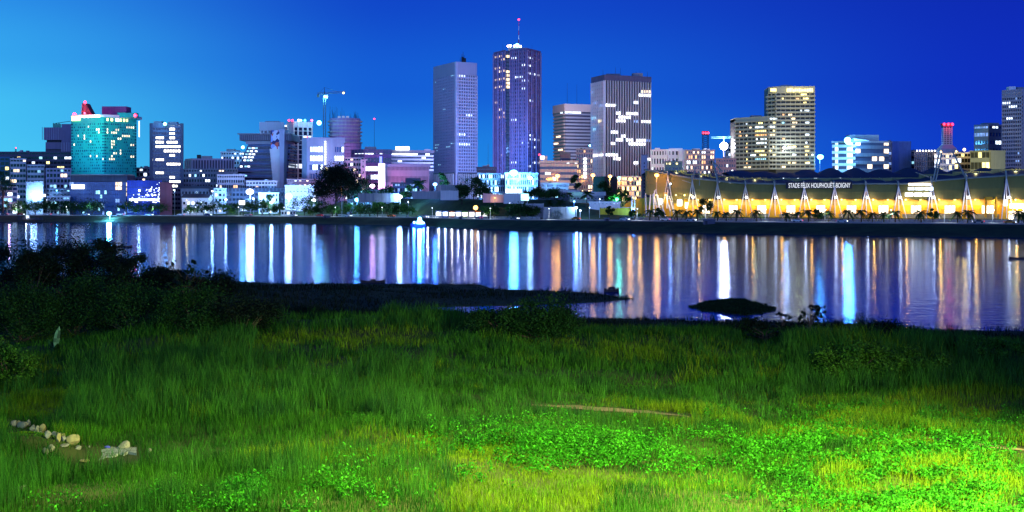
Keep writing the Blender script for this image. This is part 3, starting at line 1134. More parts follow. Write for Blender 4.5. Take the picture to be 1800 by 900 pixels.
# banana leaf plant
def banana():
    x, y, z = near_pt(97, 630)
    t = thing('banana_plant', (x, y, z - .05), 'pale upright banana leaf standing out against the dark shrubs', 'plant')
    lm = leafmat('banana_leaf', (.08, .20, .09), (.13, .27, .12), 3, .3)
    for nm, ax, hh, ww, lean in (('leaf', 0.15, 2.9, .55, .12), ('leaf', 2.6, 1.9, .5, .5), ('leaf', -1.0, 1.7, .45, .6)):
        b = MB()
        prev = None
        for i in range(9):
            s = i / 8
            c = Vector((math.cos(ax) * lean * hh * s * s, math.sin(ax) * lean * hh * s * s, hh * (s - .25 * lean * s * s)))
            w = ww * .5 * math.sin(math.pi * min(1, max(0, (s - .25) / .75))) ** .6 if s > .25 else .03
            w = max(w, .02)
            l_, r_ = c + Vector((-w, .06 * w, 0)), c + Vector((w, -.06 * w, .0))
            c2 = c + Vector((0, -.12 * w, 0))
            if prev:
                b.quad(prev[0], prev[1], c2, l_)
                b.quad(prev[1], prev[2], r_, c2)
            prev = (l_, c2, r_)
        o = bpy.data.objects.new(nm, b.mesh('leaf', lm if ax == .15 else F_GREEN)); COL.objects.link(o); o.parent = t
banana()
# islet grass & spit fringe
def fringe():
    P = []
    for _ in range(30000):
        px, py = 1205 + 170 * rng.random(), 522 + 36 * rng.random()
        P.append(wat(px, py))
    P = np.array(P)
    P = P[sdist(P, ISL) + .9 * (vn(P[:, 0], P[:, 1], 1.6, 2) - .5) > .05]
    blades('islet_grass', P[:, 0], P[:, 1], .9 * (.1 + rng.random(len(P))) * (.2 + vn(P[:, 0], P[:, 1], 2.3, 1)) * 1.6, np.full(len(P), .1), leafmat('islet_reed', (.006, .02, .006), (.012, .035, .01), .5), .5, 'dark grass and weed covering the small islet in the lagoon')
fringe()

# rocks, slab and rubble
ROCK = mat('pale_rock', (.17, .18, .17), rough=.95, var=.45, scale=2.5, streak=False, bump=.6)
BOUL = mat('yellow_boulder', (.21, .20, .11), rough=.9, var=.3, scale=2, streak=False, bump=.4)
def rock_mesh(seed, sx_, sy_, sz_, cuts=13):
    import bmesh
    bm = bmesh.new()
    bmesh.ops.create_icosphere(bm, subdivisions=3, radius=1)
    rg = random.Random(seed)
    pl = [(Vector((rg.gauss(0, 1), rg.gauss(0, 1), rg.gauss(0, 1))).normalized(), rg.uniform(.42, .85)) for _ in range(cuts)]
    for v in bm.verts:
        for nrm, d in pl:
            k = v.co.dot(nrm)
            if k > d:
                v.co -= nrm * (k - d) * .85
        v.co.x *= sx_; v.co.y *= sy_; v.co.z *= sz_
    me = bpy.data.meshes.new('rock')
    bm.to_mesh(me); bm.free()
    return me
ROCKS = [(58, 757, 9, 8, 'small rock filling the gap between crest rock and grey slope rock'), (70, 769, 9, 8, 'small tan rock under the grey slope rock'), (87, 783, 8, 7, 'little rock below the square pale rock'), (97, 785, 10, 8, 'grey rock where slope and lower pile meet'),
         (105, 797, 9, 8, 'small grey stone at the grassy foot of the lower pile'), (123, 799, 10, 8, 'pale stone between the low rock and the largest pale yellow rock'), (115, 806, 16, 4, 'flat pale stone lying in front of the lower pile'), (34, 749, 10, 8, 'mossy pale rock beside the crest rock'), (148, 812, 14, 5, 'thin broken slab piece in front of the white slab'),
         (40, 752, 17, 12, 'pale rock on the crest of the rubble heap, half hidden by yellow grass'), (25, 750, 9, 9, 'small pale rock at the west end of the rubble heap crest'), (50, 748, 9, 9, 'flat whitish rock topmost on the rubble heap'), (65, 762, 9, 11, 'grey rock on the rubble slope next to the crest rock'),
         (75, 762, 10, 13, 'upright pale rock halfway down the rubble slope'), (84, 775, 10, 12, 'pale rock below the upright rock on the rubble slope'), (92, 780, 10, 9, 'square pale rock in the middle of the rubble slope'),
         (102, 777, 11, 12, 'round yellowish rock sitting above the gap in the rubble'), (80, 783, 9, 9, 'yellowish rock at the grassy side of the rubble slope'), (104, 789, 9, 7, 'small pale rock under the round yellowish rock'),
         (112, 786, 10, 8, 'whitish rock leaning on the pile beside the slab'), (110, 797, 10, 12, 'pale rock low in the pile beside the slab'), (120, 790, 12, 9, 'grey white rock on top of the pile beside the slab'),
         (128, 797, 15, 18, 'largest pale yellow rock of the pile, touching the slab'), (118, 800, 8, 8, 'small rock wedged under the largest pale yellow rock'), (137, 792, 9, 5, 'flat small stone at the slab corner'),
         (218, 791, 18, 15, 'big round yellow boulder on the end of the white slab'), (229, 792, 10, 6, 'small round stone next to the big yellow boulder'), (198, 789, 7, 4, 'tiny brown stone on the back edge of the white slab'),
         (157, 787, 4, 3, 'tiny yellow pebble behind the white slab'), (263, 796, 5, 7, 'lone yellowish stone in the grass east of the white slab'), (267, 815, 11, 5, 'flat yellow stone half sunk in grass below the slab end'),
         (292, 812, 18, 5, 'low yellow stone furthest east of the rubble'), (40, 860, 20, 6, 'flat yellow stone in the tall grass of the corner')]
for k, (px, py, w, h, lab) in enumerate(ROCKS):
    x, y, z = near_pt(px, py)
    sc = y / FOC
    me = rock_mesh(k, w * sc * .8, w * sc * .65, h * sc * .85)
    me.materials.append(BOUL if k in (7, 8, 13, 16, 20, 21, 22, 23) else ROCK)
    o = bpy.data.objects.new('boulder' if w > 14 else 'rock', me)
    o.location = (x, y, z + h * sc * .5)
    o.rotation_euler = (0, 0, k * 1.3)
    COL.objects.link(o)
    tag(o, lab, 'rock', 'rubble heap at the edge of the meadow')
def slab():
    x0, y0, z0 = near_pt(190, 800)
    sc = y0 / FOC
    rg = random.Random(3)
    front, back = [], []
    for i in range(15):
        t = i / 14
        px = 137 + 103 * t
        yb, yf = (788 + 2 * rg.random() + 3 * abs(t - .6)), (806 + 8 * math.sin(math.pi * min(1, t * 1.5)) * (1 - t) + rg.uniform(-2, 2) - 7 * t)
        back.append(near_pt(px, yb)); front.append(near_pt(px, yf))
    b = MB()
    zc = z0 + .06
    top = lambda p: (p[0], p[1], zc + (p[1] - y0) * .05)
    for i in range(14):
        b.quad(top(front[i]), top(front[i + 1]), top(back[i + 1]), top(back[i]))
        f0, f1 = front[i], front[i + 1]
        b.quad((f0[0], f0[1] - .05, zc - .6), (f1[0], f1[1] - .05, zc - .6), top(f1), top(f0))
    for L_, i in ((front, 0), (front, 14)):
        f, k = front[i], back[i]
        b.quad((f[0], f[1], zc - .6), top(f), top(k), (k[0], k[1], zc - .6))
    m = mat('cracked_white_slab', (.22, .26, .29), rough=.9, var=.4, scale=1.4, streak=False, bump=.5)
    n, l = m.node_tree.nodes, m.node_tree.links
    vo = n.new('ShaderNodeTexVoronoi')
    vo.feature = 'DISTANCE_TO_EDGE'
    vo.inputs['Scale'].default_value = 1.6
    tc = n.new('ShaderNodeTexCoord')
    nzz = n.new('ShaderNodeTexNoise')
    nzz.inputs['Scale'].default_value = 3
    l.new(tc.outputs['Object'], nzz.inputs['Vector'])
    mxv = n.new('ShaderNodeMix'); mxv.data_type = 'VECTOR'; mxv.inputs['Factor'].default_value = .25
    l.new(tc.outputs['Object'], mxv.inputs['A']); l.new(nzz.outputs['Color'], mxv.inputs['B'])
    l.new(mxv.outputs['Result'], vo.inputs['Vector'])
    lt = n.new('ShaderNodeMath'); lt.operation = 'GREATER_THAN'; lt.inputs[1].default_value = .03
    l.new(vo.outputs[0], lt.inputs[0])
    mc = n.new('ShaderNodeMix'); mc.data_type = 'RGBA'
    bs = n['Principled BSDF']
    src = bs.inputs['Base Color'].links[0].from_socket
    l.new(lt.outputs[0], mc.inputs['Factor'])
    mc.inputs['A'].default_value = (.05, .07, .04, 1)
    l.new(src, mc.inputs['B'])
    l.new(mc.outputs['Result'], bs.inputs['Base Color'])
    tag(b.build('concrete_slab', m), 'cracked whitish concrete slab lying in the grass with a boulder on it', 'slab')
slab()
def bag():
    x, y, z = near_pt(189, 789)
    b = MB()
    b.ball((x, y, z + .1), .13, 1.3, .8, .6, 10, 6)
    tag(b.build('plastic_bag', mat('blue_plastic', (.06, .06, .55), rough=.4, streak=False)), 'crumpled blue plastic bag behind the white slab', 'bag')
bag()

# boats and floating things on the lagoon
def canoe(px, py, length, label, rz=0, m=None, hump=None):
    D = CAMH * FOC / (py - HOR)
    t = thing('canoe', (X(px, D), D, 0), label, 'boat', rz=rz)
    b = MB()
    prev = None
    for i in range(11):
        s = i / 10 * 2 - 1
        w = .45 * (1 - abs(s) ** 2.4) + .03
        zz = .35 + .28 * abs(s) ** 3
        x = s * length / 2
        cur = [Vector((x, -w, zz)), Vector((x, -w * .6, -.12)), Vector((x, w * .6, -.12)), Vector((x, w, zz)), Vector((x, w * .8, zz)), Vector((x, -w * .8, zz)), Vector((x, w * .5, .02)), Vector((x, -w * .5, .02))]
        if prev:
            for p, q in ((0, 1), (1, 2), (2, 3), (3, 4), (4, 6), (6, 7), (7, 5), (5, 0)):
                b.quad(prev[p], prev[q], cur[q], cur[p])
        prev = cur
    o = bpy.data.objects.new('hull', b.mesh('hull', m or DARKM)); COL.objects.link(o); o.parent = t
    s_ = MB()
    for k in (-.25, .2):
        s_ = MB().box(k * length - .12, k * length + .12, -.4, .4, .22, .27)
        o = bpy.data.objects.new('seat', s_.mesh('seat', BARK)); COL.objects.link(o); o.parent = t
    if hump:
        h = MB().ball((hump[0], 0, .35), hump[1], 1, .6, .8, 9, 6)
        o = bpy.data.objects.new('tarpaulin', h.mesh('tarpaulin', DARKM)); COL.objects.link(o); o.parent = t
canoe(213, 434.5, 6.5, 'thin dark canoe lying on the water east of the blue light streak')
canoe(655, 497.5, 4.2, 'dark canoe with a heap under a tarpaulin just off the spit', .1, hump=(.1, .55))
canoe(1795, 455, 6, 'dark canoe at the east edge of the picture')
canoe(1075, 513, 2.4, 'short dark boat with a boxy load off the spit point', .2, hump=(0, .65))
# ================================================================== the city, west to east
def low(name, label, a, b, ytop, D, depth, wall, floors, bays, sp=.5, mu=.3, p=.2, mats=(COOL, WARM), seed=1, cap=None, slant=0, glass=GLASS, dep=.3, zb=None, cat='building', z0=None):
    s = Bld(name, label, [(a, D), (b, D + slant)], ytop, depth, cap=cap or (.8, wall, .25), core=glass, zb=zb, cat=cat)
    if sp < .9:
        floors = max(floors, round((s.z1 - s.z0) / 3.5))
        bays = max(bays, round((s.pts[1] - s.pts[0]).length / 3.4))
        p = p * .75
    if sp < .9:
        rr = random.Random(int(a * 7))
        for k in range(rr.choice((2, 3, 4))):
            c = a + (b - a) * rr.uniform(.1, .85)
            w = rr.uniform(1.2, 4.5)
            s.roofbox(c, c + w, ytop - rr.uniform(1.2, 3.6), D + rr.uniform(1, 6), 3, rr.choice((CONC, GREY, DARKM, PALE)), rr.choice(('roof_block', 'water_tank')))
        s.mast(a + (b - a) * rr.uniform(.1, .9), D + 3, ytop - rr.uniform(4, 8), .07)
    s.side(0, floors, bays, sp, mu, wall, dep, z0=z0)
    s.rand(p, mats, seed, lo=max(0, floors - 10))
    return s

# --- far west: long slab and apartments
s = low('office_slab', 'long dark flat-roofed slab building west of the concrete tower, red beacon on its roof', -40, 126, 267, 985, 30, DARKC, 7, 26, .5, .12, .10, (COOL, DIMB, CYAN, YEL), 3)
s.mast(28, 990, 260, .5, 'r')
s = low('apartment_block', 'apartment block with white balcony bands at the west edge of the picture', 18, 46, 279, 930, 20, PALE, 8, 5, .45, .12, .25, (COOL, WARM), 4)
s = low('apartment_block', 'narrow balcony block between the west edge block and the gridded block', 48, 78, 290, 915, 20, PALE, 7, 5, .5, .08, .22, (COOL, CYAN), 5)
s = low('apartment_block', 'dark blue block with one bright window, west edge behind a round tree', -40, 17, 276, 945, 18, BGLASS, 6, 6, .3, .15, .3, (YEL, COOL), 6)
s = low('apartment_block', 'grey block with square gridded bays below the concrete tower', 81, 125, 296, 905, 18, LAV, 6, 7, .4, .25, .2, (COOL, WARM, CYAN), 7)
s = low('apartment_block', 'low dim block with a row of lit shops beneath the gridded block', 75, 124, 332, 880, 14, GREY, 3, 8, .5, .2, .35, (COOL, CYAN), 17)
s = low('warehouse', 'blank pale wall block floodlit from the ground near the west edge', 46, 76, 320, 872, 14, PALE, 1, 1, .97, .04, 0, glass=PALE)
s = low('office_building', 'low building with bright blue-white floor bands at the west edge', -40, 31, 328, 862, 16, PALE, 5, 7, .4, .1, .45, (CYAN, COOL, COOL), 9, glass=BGLASS)
s = low('white_house', 'low white flat building west of the blue glass podium', 83, 123, 345, 858, 12, WHITE, 2, 7, .45, .3, .3, (COOL, CYAN), 10)

# --- brutalist concrete tower beside the hotel
t = thing('concrete_tower', (X(100, 1010), 1020, 6), 'dark concrete tower with a cantilevered top block, just west of the teal hotel', 'building')
D = 1010
def bx(a, b, y1, y2, D, dep):
    return MB().box(X(a, D), X(b, D), D, D + dep, Z(y2, D), Z(y1, D))
bx(80, 124, 262, 350, D + 3, 22).build('lower_block', DARKC, t)
bx(77, 108, 224, 246, D - 3, 26).build('cantilevered_block', PURP, t)
b = MB()
for k in range(8):
    b.box(X(77 + k * 4, D) - .15, X(77 + k * 4, D) + .15, D - 3.3, D - 3, Z(246, D), Z(224, D))
b.build('facade_frame', LAV, t)
bx(82, 106, 246, 263, D + 4, 20).build('neck', DARKC, t)
bx(80, 107, 250, 262, D + 1, 22).build('middle_block', PURP, t)
bx(108, 127, 218, 350, D - 5, 24).build('stair_tower', PURP, t)
b = MB()
for k in range(5):
    xx = X(108.7 + k * 4.3, D - 5)
    b.box(xx - .3, xx + .3, D - 5.5, D - 5, Z(350, D), Z(251, D))
b.build('facade_rib', LAV, t)
b = MB()
for k in range(9):
    b.box(X(93 + 1.6 * k, D), X(94 + 1.6 * k, D), D, D + .4, Z(224, D), Z(216 + (k % 3), D))
b.tube((X(96, D), D, Z(217, D)), (X(124, D), D, Z(213, D)), .25, .25, 4)
b.build('roof_frame', DARKM, t)

# --- teal hotel
D = 930
s = Bld('teal_hotel', 'teal hotel slab with small scattered windows, red beacons and an illuminated crown', [(125, D + 4), (183, D - 6), (240, D + 12)], 206, 20, core=TEAL, core_name='wall')
teal_root = s.root
for i, (nb, seed) in enumerate(((16, 3), (15, 8))):
    A, B = s.pts[i], s.pts[i + 1]
    L = (B - A).length
    dv = (B - A).normalized()
    s.fc[i] = (A, dv, L, Z(304, D), Z(216, D), 17, nb, .35, .55)
    rg = random.Random(seed)
    dk = MB()
    fh = (Z(216, D) - Z(304, D)) / 17
    bw = L / nb
    for k in range(17):
        for q in range(nb):
            if rg.random() < .62 or q in (0, nb - 1):
                w = bw * rg.choice((.25, .3, .45, .6)) if 0 < q < nb - 1 else bw * .8
                c = (q + .5) * bw + ((k % 2) - .5) * bw * .3 * (0 < q < nb - 1)
                dk.seg(A, B, max(.1, c - w / 2), min(L - .1, c + w / 2), -.1, .06, Z(304, D) + (k + .25) * fh, Z(304, D) + (k + .8) * fh)
    dk.build('window_pattern', mat('teal_hotel_window', (.01, .10, .14), rough=.2, streak=False), s.root, kind='stuff')
s.lit([(154, 156, 226), (171, 173, 226), (173, 174, 233), (136, 138, 240), (150, 150, 240), (147, 147, 247), (159, 160, 247), (131, 131, 254), (159, 160, 275), (171, 172, 275), (180, 181, 282),
       (187, 190, 227), (206, 209, 227), (222, 226, 227), (228, 233, 227), (187, 190, 233), (197, 203, 233), (214, 216, 240), (221, 227, 240), (196, 199, 247), (209, 212, 247), (196, 199, 254), (231, 234, 254),
       (196, 198, 261), (202, 204, 268), (210, 212, 268), (195, 197, 275), (231, 233, 275), (193, 199, 282)], WARM)
b = MB()
b.prism([(p.x, p.y - .5) for p in s.pts] + [(s.pts[2].x, s.pts[2].y + 14), (s.pts[0].x, s.pts[0].y + 14)], s.z1 + .01, Z(202, D))
b.build('crown_band', WHITE, s.root)
A, B = s.pts[0], s.pts[1]
b = MB()
b.seg(A, B, 1, 8, .5, .8, Z(212, D), Z(204, D))
b.build('lit_sign', YEL_E, s.root)
rg = random.Random(4)
t0 = 9.0
Lh = (B - A).length
for k in range(13):                        # small unreadable letters of the roof sign
    w = rg.uniform(.5, 1.1)
    if t0 + w > Lh - .5: break
    b = MB().seg(A, B, t0, t0 + w, .52, .75, Z(203.5, D) - rg.uniform(1.0, 1.6), Z(202.3, D) - rg.uniform(0, .3)).build('sign_bar', WHT_S, s.root)
    t0 += w + .35
A, B = s.pts[1], s.pts[2]
for k, (tt, w, mm) in enumerate(((2, 1, YEL_E), (5, 1.4, YEL_E), (8.5, 2.8, WHT_S), (12, 1, YEL_E), (14.5, 1.2, YEL_E), (17, .8, YEL_E))):
    MB().seg(A, B, tt, tt + w, .02, .35, Z(213, D), Z(208.5, D)).build('lit_window', mm, s.root)
MB().prism([(X(141, D), D + 2), (X(160, D), D + 2), (X(160, D), D + 12), (X(141, D), D + 12)], Z(202, D), Z(189, D), [(X(142, D), D + 2), (X(153, D), D + 2), (X(153, D), D + 12), (X(142, D), D + 12)]).build('roof_fin', BRICK, s.root)
b = MB()
b.prism([(X(142, D), D + 2), (X(153, D), D + 2), (X(153, D), D + 12), (X(142, D), D + 12)], Z(189, D) + .01, Z(181, D), [(X(142.5, D), D + 2), (X(149, D), D + 2), (X(149, D), D + 12), (X(142.5, D), D + 12)])
b.build('roof_fin', BRICK, s.root)
bx(179, 222, 187, 202, D + 4, 12).build('plant_room', mat('violet_cladding', (.16, .06, .20)), s.root)
bx(206, 238, 198, 206, D + 2, 8).build('roof_terrace', TEAL, s.root)
for px, py, r, pw in ((131, 201, 1.2, 2500), (149.5, 180, 1.1, 1800), (149, 199, .8, 3500), (238, 203, 1.2, 2500)):
    s.bulb(px, D - 3, py, 'r', r, pw)
MB().box(X(239.8, D), X(240.8, D), D + 6, D + 6.6, Z(240, D), Z(212, D)).build('light_strip', WHT_S, s.root)
for px, py, dd, pw, c in ((150, 236, 26, 17000, (.35, .95, .9)), (196, 232, 26, 13000, (.5, 1, .6)), (145, 286, 28, 20000, (.05, .3, 1)), (215, 290, 30, 12000, (.05, .15, 1))):
    org = ORG[s.root.name]
    lamp_light('facade_wash', (X(px, D) - org[0], D - dd - org[1], Z(py, D) - org[2]), pw, c, 1.5, s.root, spot=(2.3, (X(182, D) - org[0], D - org[1], Z(250, D) - org[2])))
# hotel terrace and blue glass podium
s = Bld('hotel_podium', 'blue glass podium building under the teal hotel with a white illuminated sign', [(122, 868), (222, 872)], 320, 26, core=BGLASS)
s.side(0, 8, 26, .12, .08, mat('podium_mullion', (.04, .08, .2)), .25)
s.lit([(204, 211, 326), (203, 212, 333)], WARM)
s.rand(.08, (DIMB, CYAN, DIMB), 5)
b = MB().box(X(127, 868), X(149, 868), 866.6, 867.4, Z(332, 868), Z(324.5, 868)).build('illuminated_sign', WHT_S, s.root)
for k in range(9):
    a = 124 + k * 10.5
    MB().box(X(a, 870), X(a + 8.6, 870), 876, 877, Z(318.5, 870), Z(311, 870)).build('terrace_window', WARM, s.root)
MB().box(X(122, 870), X(222, 870), 872, 890, Z(320, 868) + .05, Z(308, 870)).build('terrace_room', DARKC, s.root)
MB().box(X(120, 868), X(220, 868), 866, 890, Z(308, 870), Z(306.6, 870)).build('terrace_roof', CONC, s.root)
lamp_light('podium_floodlight', (X(160, 852) - ORG[s.root.name][0], 848 - ORG[s.root.name][1], 9 - ORG[s.root.name][2]), 9000, (.35, .7, 1), 1, s.root, spot=(2.4, (X(160, 852) - ORG[s.root.name][0], 0, 5)))
# terrace with warm string lights east of the hotel
s = low('terrace_pavilion', 'low pavilion with a slanting row of warm lights east of the teal hotel', 213, 262, 312, 890, 14, DARKC, 1, 8, .3, .3, .9, (WARM,), 3)
s = low('office_building', 'small block with blue-white lit windows seen between hotel and dark tower', 238, 266, 295, 960, 16, GREY, 6, 4, .4, .25, .3, (COOL,), 5)
# dark blue mall with LED dots
s = Bld('shopping_hall', 'dark blue glass hall with a glittering wall of blue-white dots', [(223, 862), (285, 866)], 317, 26, core=mat('deep_blue_glass', (.02, .05, .38), rough=.25, streak=False))
s.side(0, 5, 15, .08, .06, mat('navy_metal', (.01, .02, .12), rough=.4), .2)
rg = random.Random(11)
A, B = s.pts; dv = (B - A).normalized(); L = (B - A).length
for k in range(78):
    u = rg.random() ** .6
    v = rg.random()
    if v > .25 + .8 * u: v *= .4
    tt, zz = L * (.05 + .92 * u), Z(357, 862) + (Z(321, 862) - Z(357, 862)) * v
    w = rg.uniform(.3, 1.1)
    pane(s.root, rg.choice((WHT_S, BLUEV, COOL, WHT_S)), A, dv, tt, tt + w, .3, .42, zz, zz + rg.uniform(.3, .8), 'light_dot')
pane(s.root, COOL, A, dv, L * .06, L * .9, .3, .4, Z(353, 862), Z(349, 862), 'shop_window')
s.bulb(245, 859, 335, 'w', .6, 1500)
s = low('pylon_block', 'red-brown blank pylon block beside the glittering blue hall', 281, 303, 321, 860, 10, BRICK, 1, 1, .98, .03, 0, glass=BRICK)

# --- dark residential tower with bright windows
D = 905
s = Bld('residential_tower', 'dark residential tower with stacked glowing white windows and a roof floodlight', [(264, D), (322, D + 3)], 217, 18, cap=(1.4, GREY, .2))
s.side(0, 20, 12, .5, .1, mat('mauve_concrete', (.17, .16, .22), var=.2), .7)
A, B = s.pts
MB().seg(A, B, -.3, 1.6, .1, 1.1, s.z0, s.z1).build('pier', DARKC, s.root)
MB().seg(A, B, (B - A).length - 1.6, (B - A).length + .3, .1, 1.1, s.z0, s.z1).build('pier', DARKC, s.root)
s.lit([(298, 305, 221), (313, 317, 221), (298, 305, 228), (298, 306, 234), (276, 284, 241), (298, 303, 248), (276, 284, 254), (294, 308, 254), (275, 286, 261), (291, 296, 261), (300, 305, 261, WARM), (308, 313, 261),
       (291, 318, 267), (298, 306, 274), (266, 267, 280), (276, 284, 280), (298, 306, 287), (316, 320, 287), (294, 308, 293), (275, 284, 307), (300, 305, 313), (302, 319, 320), (302, 312, 326)], room_mat('bright_room_light', (1, .93, .75), 6))
s.bulb(290, D - 3, 218, 'c', 1.1, 6000, 'roof_floodlight')
s.roofbox(270, 284, 213, D + 4)
s.roofbox(296, 310, 214, D + 5)

# --- mid rises between the dark tower and the pyramid
s = Bld('office_building', 'long building crowned by a row of vertical fins, east of the dark residential tower', [(326, 965), (338, 950), (412, 955)], 279, 24, core=DARKC, cap=(1, LAV, .3), core_name='wall')
for i, nb in ((0, 3), (1, 15)):
    s.side(i, 1, nb, 0, .35, LAV, .9, z0=Z(297, 950), z1=s.z1 - 1)
s.roofbox(354, 370, 274, 962)
s.roofbox(346, 352, 272, 962, 3, DARKM, 'satellite_dish')
s = low('apartment_block', 'apartments with scattered blue-white windows under the finned building', 322, 418, 297, 915, 20, GREY, 6, 20, .5, .3, .22, (COOL, CYAN, COOL, WARM), 12)
s = low('hall', 'dark-roofed house row behind the white gabled house', 318, 368, 327, 880, 12, GREY, 2, 8, .55, .4, .25, (COOL, WARM), 13, cap=(1.6, ROOFD, .8))
s = low('apartment_block', 'distant pale stepped block with a floodlight near the stepped tower', 388, 430, 267, 1000, 20, WHITE, 5, 9, .5, .4, .3, (COOL,), 14)
s.roofbox(398, 412, 262, 1003); s.roofbox(413, 420, 264, 1003)
s.bulb(427, 990, 259, 'c', 1.2, 8000, 'roof_floodlight')

# white gabled house
def gabled(label, a, b, ye, yr, D, depth, wall, roof, seed, nwin=5, gable_side=True):
    t = thing('gabled_house', (X((a + b) / 2, D), D + depth / 2, ground(a, D) - .5), label, 'house')
    z0, z1, zr = ground(a, D) - .5, Z(ye, D), Z(yr, D)
    x0, x1 = X(a, D), X(b, D)
    MB().box(x0, x1, D, D + depth, z0, z1).build('wall', wall, t)
    g = MB()
    ov = .6
    g.quad((x0 - ov, D - ov, z1 - .1), (x1 + ov, D - ov, z1 - .1), (x1 + ov, D + depth / 2, zr), (x0 - ov, D + depth / 2, zr))
    g.quad((x1 + ov, D + depth + ov, z1 - .1), (x0 - ov, D + depth + ov, z1 - .1), (x0 - ov, D + depth / 2, zr), (x1 + ov, D + depth / 2, zr))
    g.build('roof', roof, t)
    g = MB()
    for xx in (x0, x1):
        g.tri((xx, D, z1), (xx, D + depth, z1), (xx, D + depth / 2, zr - .1))
    g.build('gable_wall', wall, t)
    rg = random.Random(seed)
    A = Vector((x0, D)); dv = Vector((1, 0)); L = x1 - x0
    for r in range(2):
        for k in range(nwin):
            c = L * (k + .5) / nwin
            zz = z0 + .8 + (z1 - z0 - .8) * (.12 + .48 * r)
            pane(t, rg.choice((GLASS, GLASS, COOL)), A, dv, c - .7, c + .7, -.05, .05, zz, zz + 1.6)
    return t
gabled('white two-storey house with a dark hipped roof near the dark residential tower', 320, 366, 347.5, 341, 850, 12, WHITE, ROOFD, 3, 6)
s = low('white_block', 'narrow white block with three floors of windows east of the white gabled house', 376, 398, 331, 866, 12, PALE, 4, 3, .5, .35, .3, (COOL, WARM), 4)
s = low('colonnaded_building', 'pink three-storey building with a pale flat roof under the stepped tower', 382, 430, 307, 890, 16, PINK, 3, 12, .45, .25, .1, (AMBER, WARM), 5)
s = low('colonnaded_building', 'long low pink-trimmed building with dark openings under the stepped tower', 433, 487, 318, 880, 14, PINK, 2, 10, .4, .3, .1, (AMBER,), 6)
s = low('long_roof_hall', 'dark long roofed hall behind the brightest floodlight', 395, 500, 331, 872, 12, DARKC, 2, 16, .5, .3, .1, (COOL,), 6, cap=(2, ROOFD, .7))
s = low('white_house', 'low white house with dark doors behind the brightest floodlight', 455, 490, 339, 858, 12, CREAM, 2, 6, .4, .4, .15, (WARM,), 7)
s = low('long_hall', 'flat roofed hall with a long red and white light line', 505, 555, 315, 890, 14, PINK, 2, 12, .6, .2, .5, (WARM, COOL), 8)
s = low('white_hall', 'large blank pinkish-white hall wall lit by a floodlight, west of the big dark tree', 501, 552, 326, 862, 16, mat('rosy_white_render', (.8, .66, .66), var=.08), 2, 8, .86, .6, .1, (WARM,), 9)
s = low('kiosk_building', 'little white kiosk roof in the trees before the pinkish-white hall', 494, 520, 370, 826, 8, WHITE, 1, 5, .4, .2, .2, (COOL,), 9)

# --- the stepped pyramid tower
D = 940
t = thing('stepped_tower', (X(460, D), D + 20, 6), 'dark stepped pyramid tower with a cantilevered top and a painted mural fin', 'building')
z0 = 6
n = 12
for k in range(n):
    yb, yt = 318 - (318 - 253) * k / n, 318 - (318 - 253) * (k + 1) / n
    f = k / (n - 1)
    a = 411 + (433 - 411) * f
    fl = MB().box(X(a, D), X(505 + 3 * f, D), D + f * 6, D + 40 - f * 8, Z(yb, D) + .9, Z(yt, D)).build('floor_block', BGLASS if k % 2 else GLASS, t)
    MB().box(X(a - 1.2, D), X(506 + 3 * f, D), D - 1 + f * 6, D + 40 - f * 8, Z(yb, D), Z(yb, D) + .9).build('terrace', mat('smoky_concrete', (.13, .14, .22)), t)
    if k in (1, 4, 6, 7, 8, 9, 10):
        A = Vector((X(a, D), D + f * 6)); dv = Vector((1, 0))
        rg = random.Random(k)
        for q in range(3):
            tt = .5 + q * 2.6 + rg.random()
            pane(t, rg.choice((COOL, CYAN)), A, dv, tt, tt + 1.7, -.05, .1, Z(yb, D) + 1.0, Z(yt, D) - .1)
MB().box(X(411, D), X(506, D), D, D + 40, z0, Z(318, D)).build('base_block', DARKC, t)
bx(432, 506, 246, 253, D + 5, 26).build('neck', LAV, t)
bx(421, 512, 237, 247, D - 4, 40).build('cantilevered_top', DARKC, t)
b = MB()
for k in range(24):
    xx = X(422 + k * 3.7, D - 4)
    b.box(xx - .2, xx + .2, D - 4.5, D - 4, Z(247, D), Z(237, D))
b.box(X(420, D), X(512, D), D - 5, D + 36, Z(236.8, D), Z(234.8, D))
b.build('parapet_frame', GREY, t)
MB().prism([(X(497, D), D - 12), (X(503, D), D - 12), (X(503, D), D - 2), (X(497, D), D - 2)], z0, Z(228, D), [(X(495, D), D - 9), (X(504, D), D - 9), (X(504, D), D + 8), (X(495, D), D + 8)]).build('core_fin', LAV, t)
MB().prism([(X(489, D), D - 10), (X(496, D), D - 10), (X(496, D), D - 4), (X(489, D), D - 4)], z0, Z(262, D), [(X(477, D), D - 7), (X(496, D), D - 7), (X(496, D), D - 4), (X(477, D), D - 4)]).build('mural_wall', PALE, t)
def mural_mat():
    m = mat('mural_patches', (.3, .3, .5), streak=False)
    n, l = m.node_tree.nodes, m.node_tree.links
    v = n.new('ShaderNodeTexVoronoi'); v.inputs['Scale'].default_value = .45
    r = n.new('ShaderNodeValToRGB'); r.color_ramp.interpolation = 'CONSTANT'
    e = r.color_ramp.elements
    cs = [(.05, .07, .35), (.3, .4, .75), (.6, .65, .8), (.05, .04, .12), (.6, .12, .08), (.7, .65, .7)]
    while len(e) < len(cs): e.new(.5)
    for k, c in enumerate(cs):
        e[k].position = k / 6; e[k].color = (*c, 1)
    tc = n.new('ShaderNodeTexCoord')
    l.new(tc.outputs['Object'], v.inputs['Vector']); l.new(v.outputs['Color'], r.inputs[0]); l.new(r.outputs[0], n['Principled BSDF'].inputs['Base Color'])
    return m
bx(476, 495, 229, 261.6, D - 8, 4).build('mural_panel', mural_mat(), t, label='colourful blue and red painted mural panel')
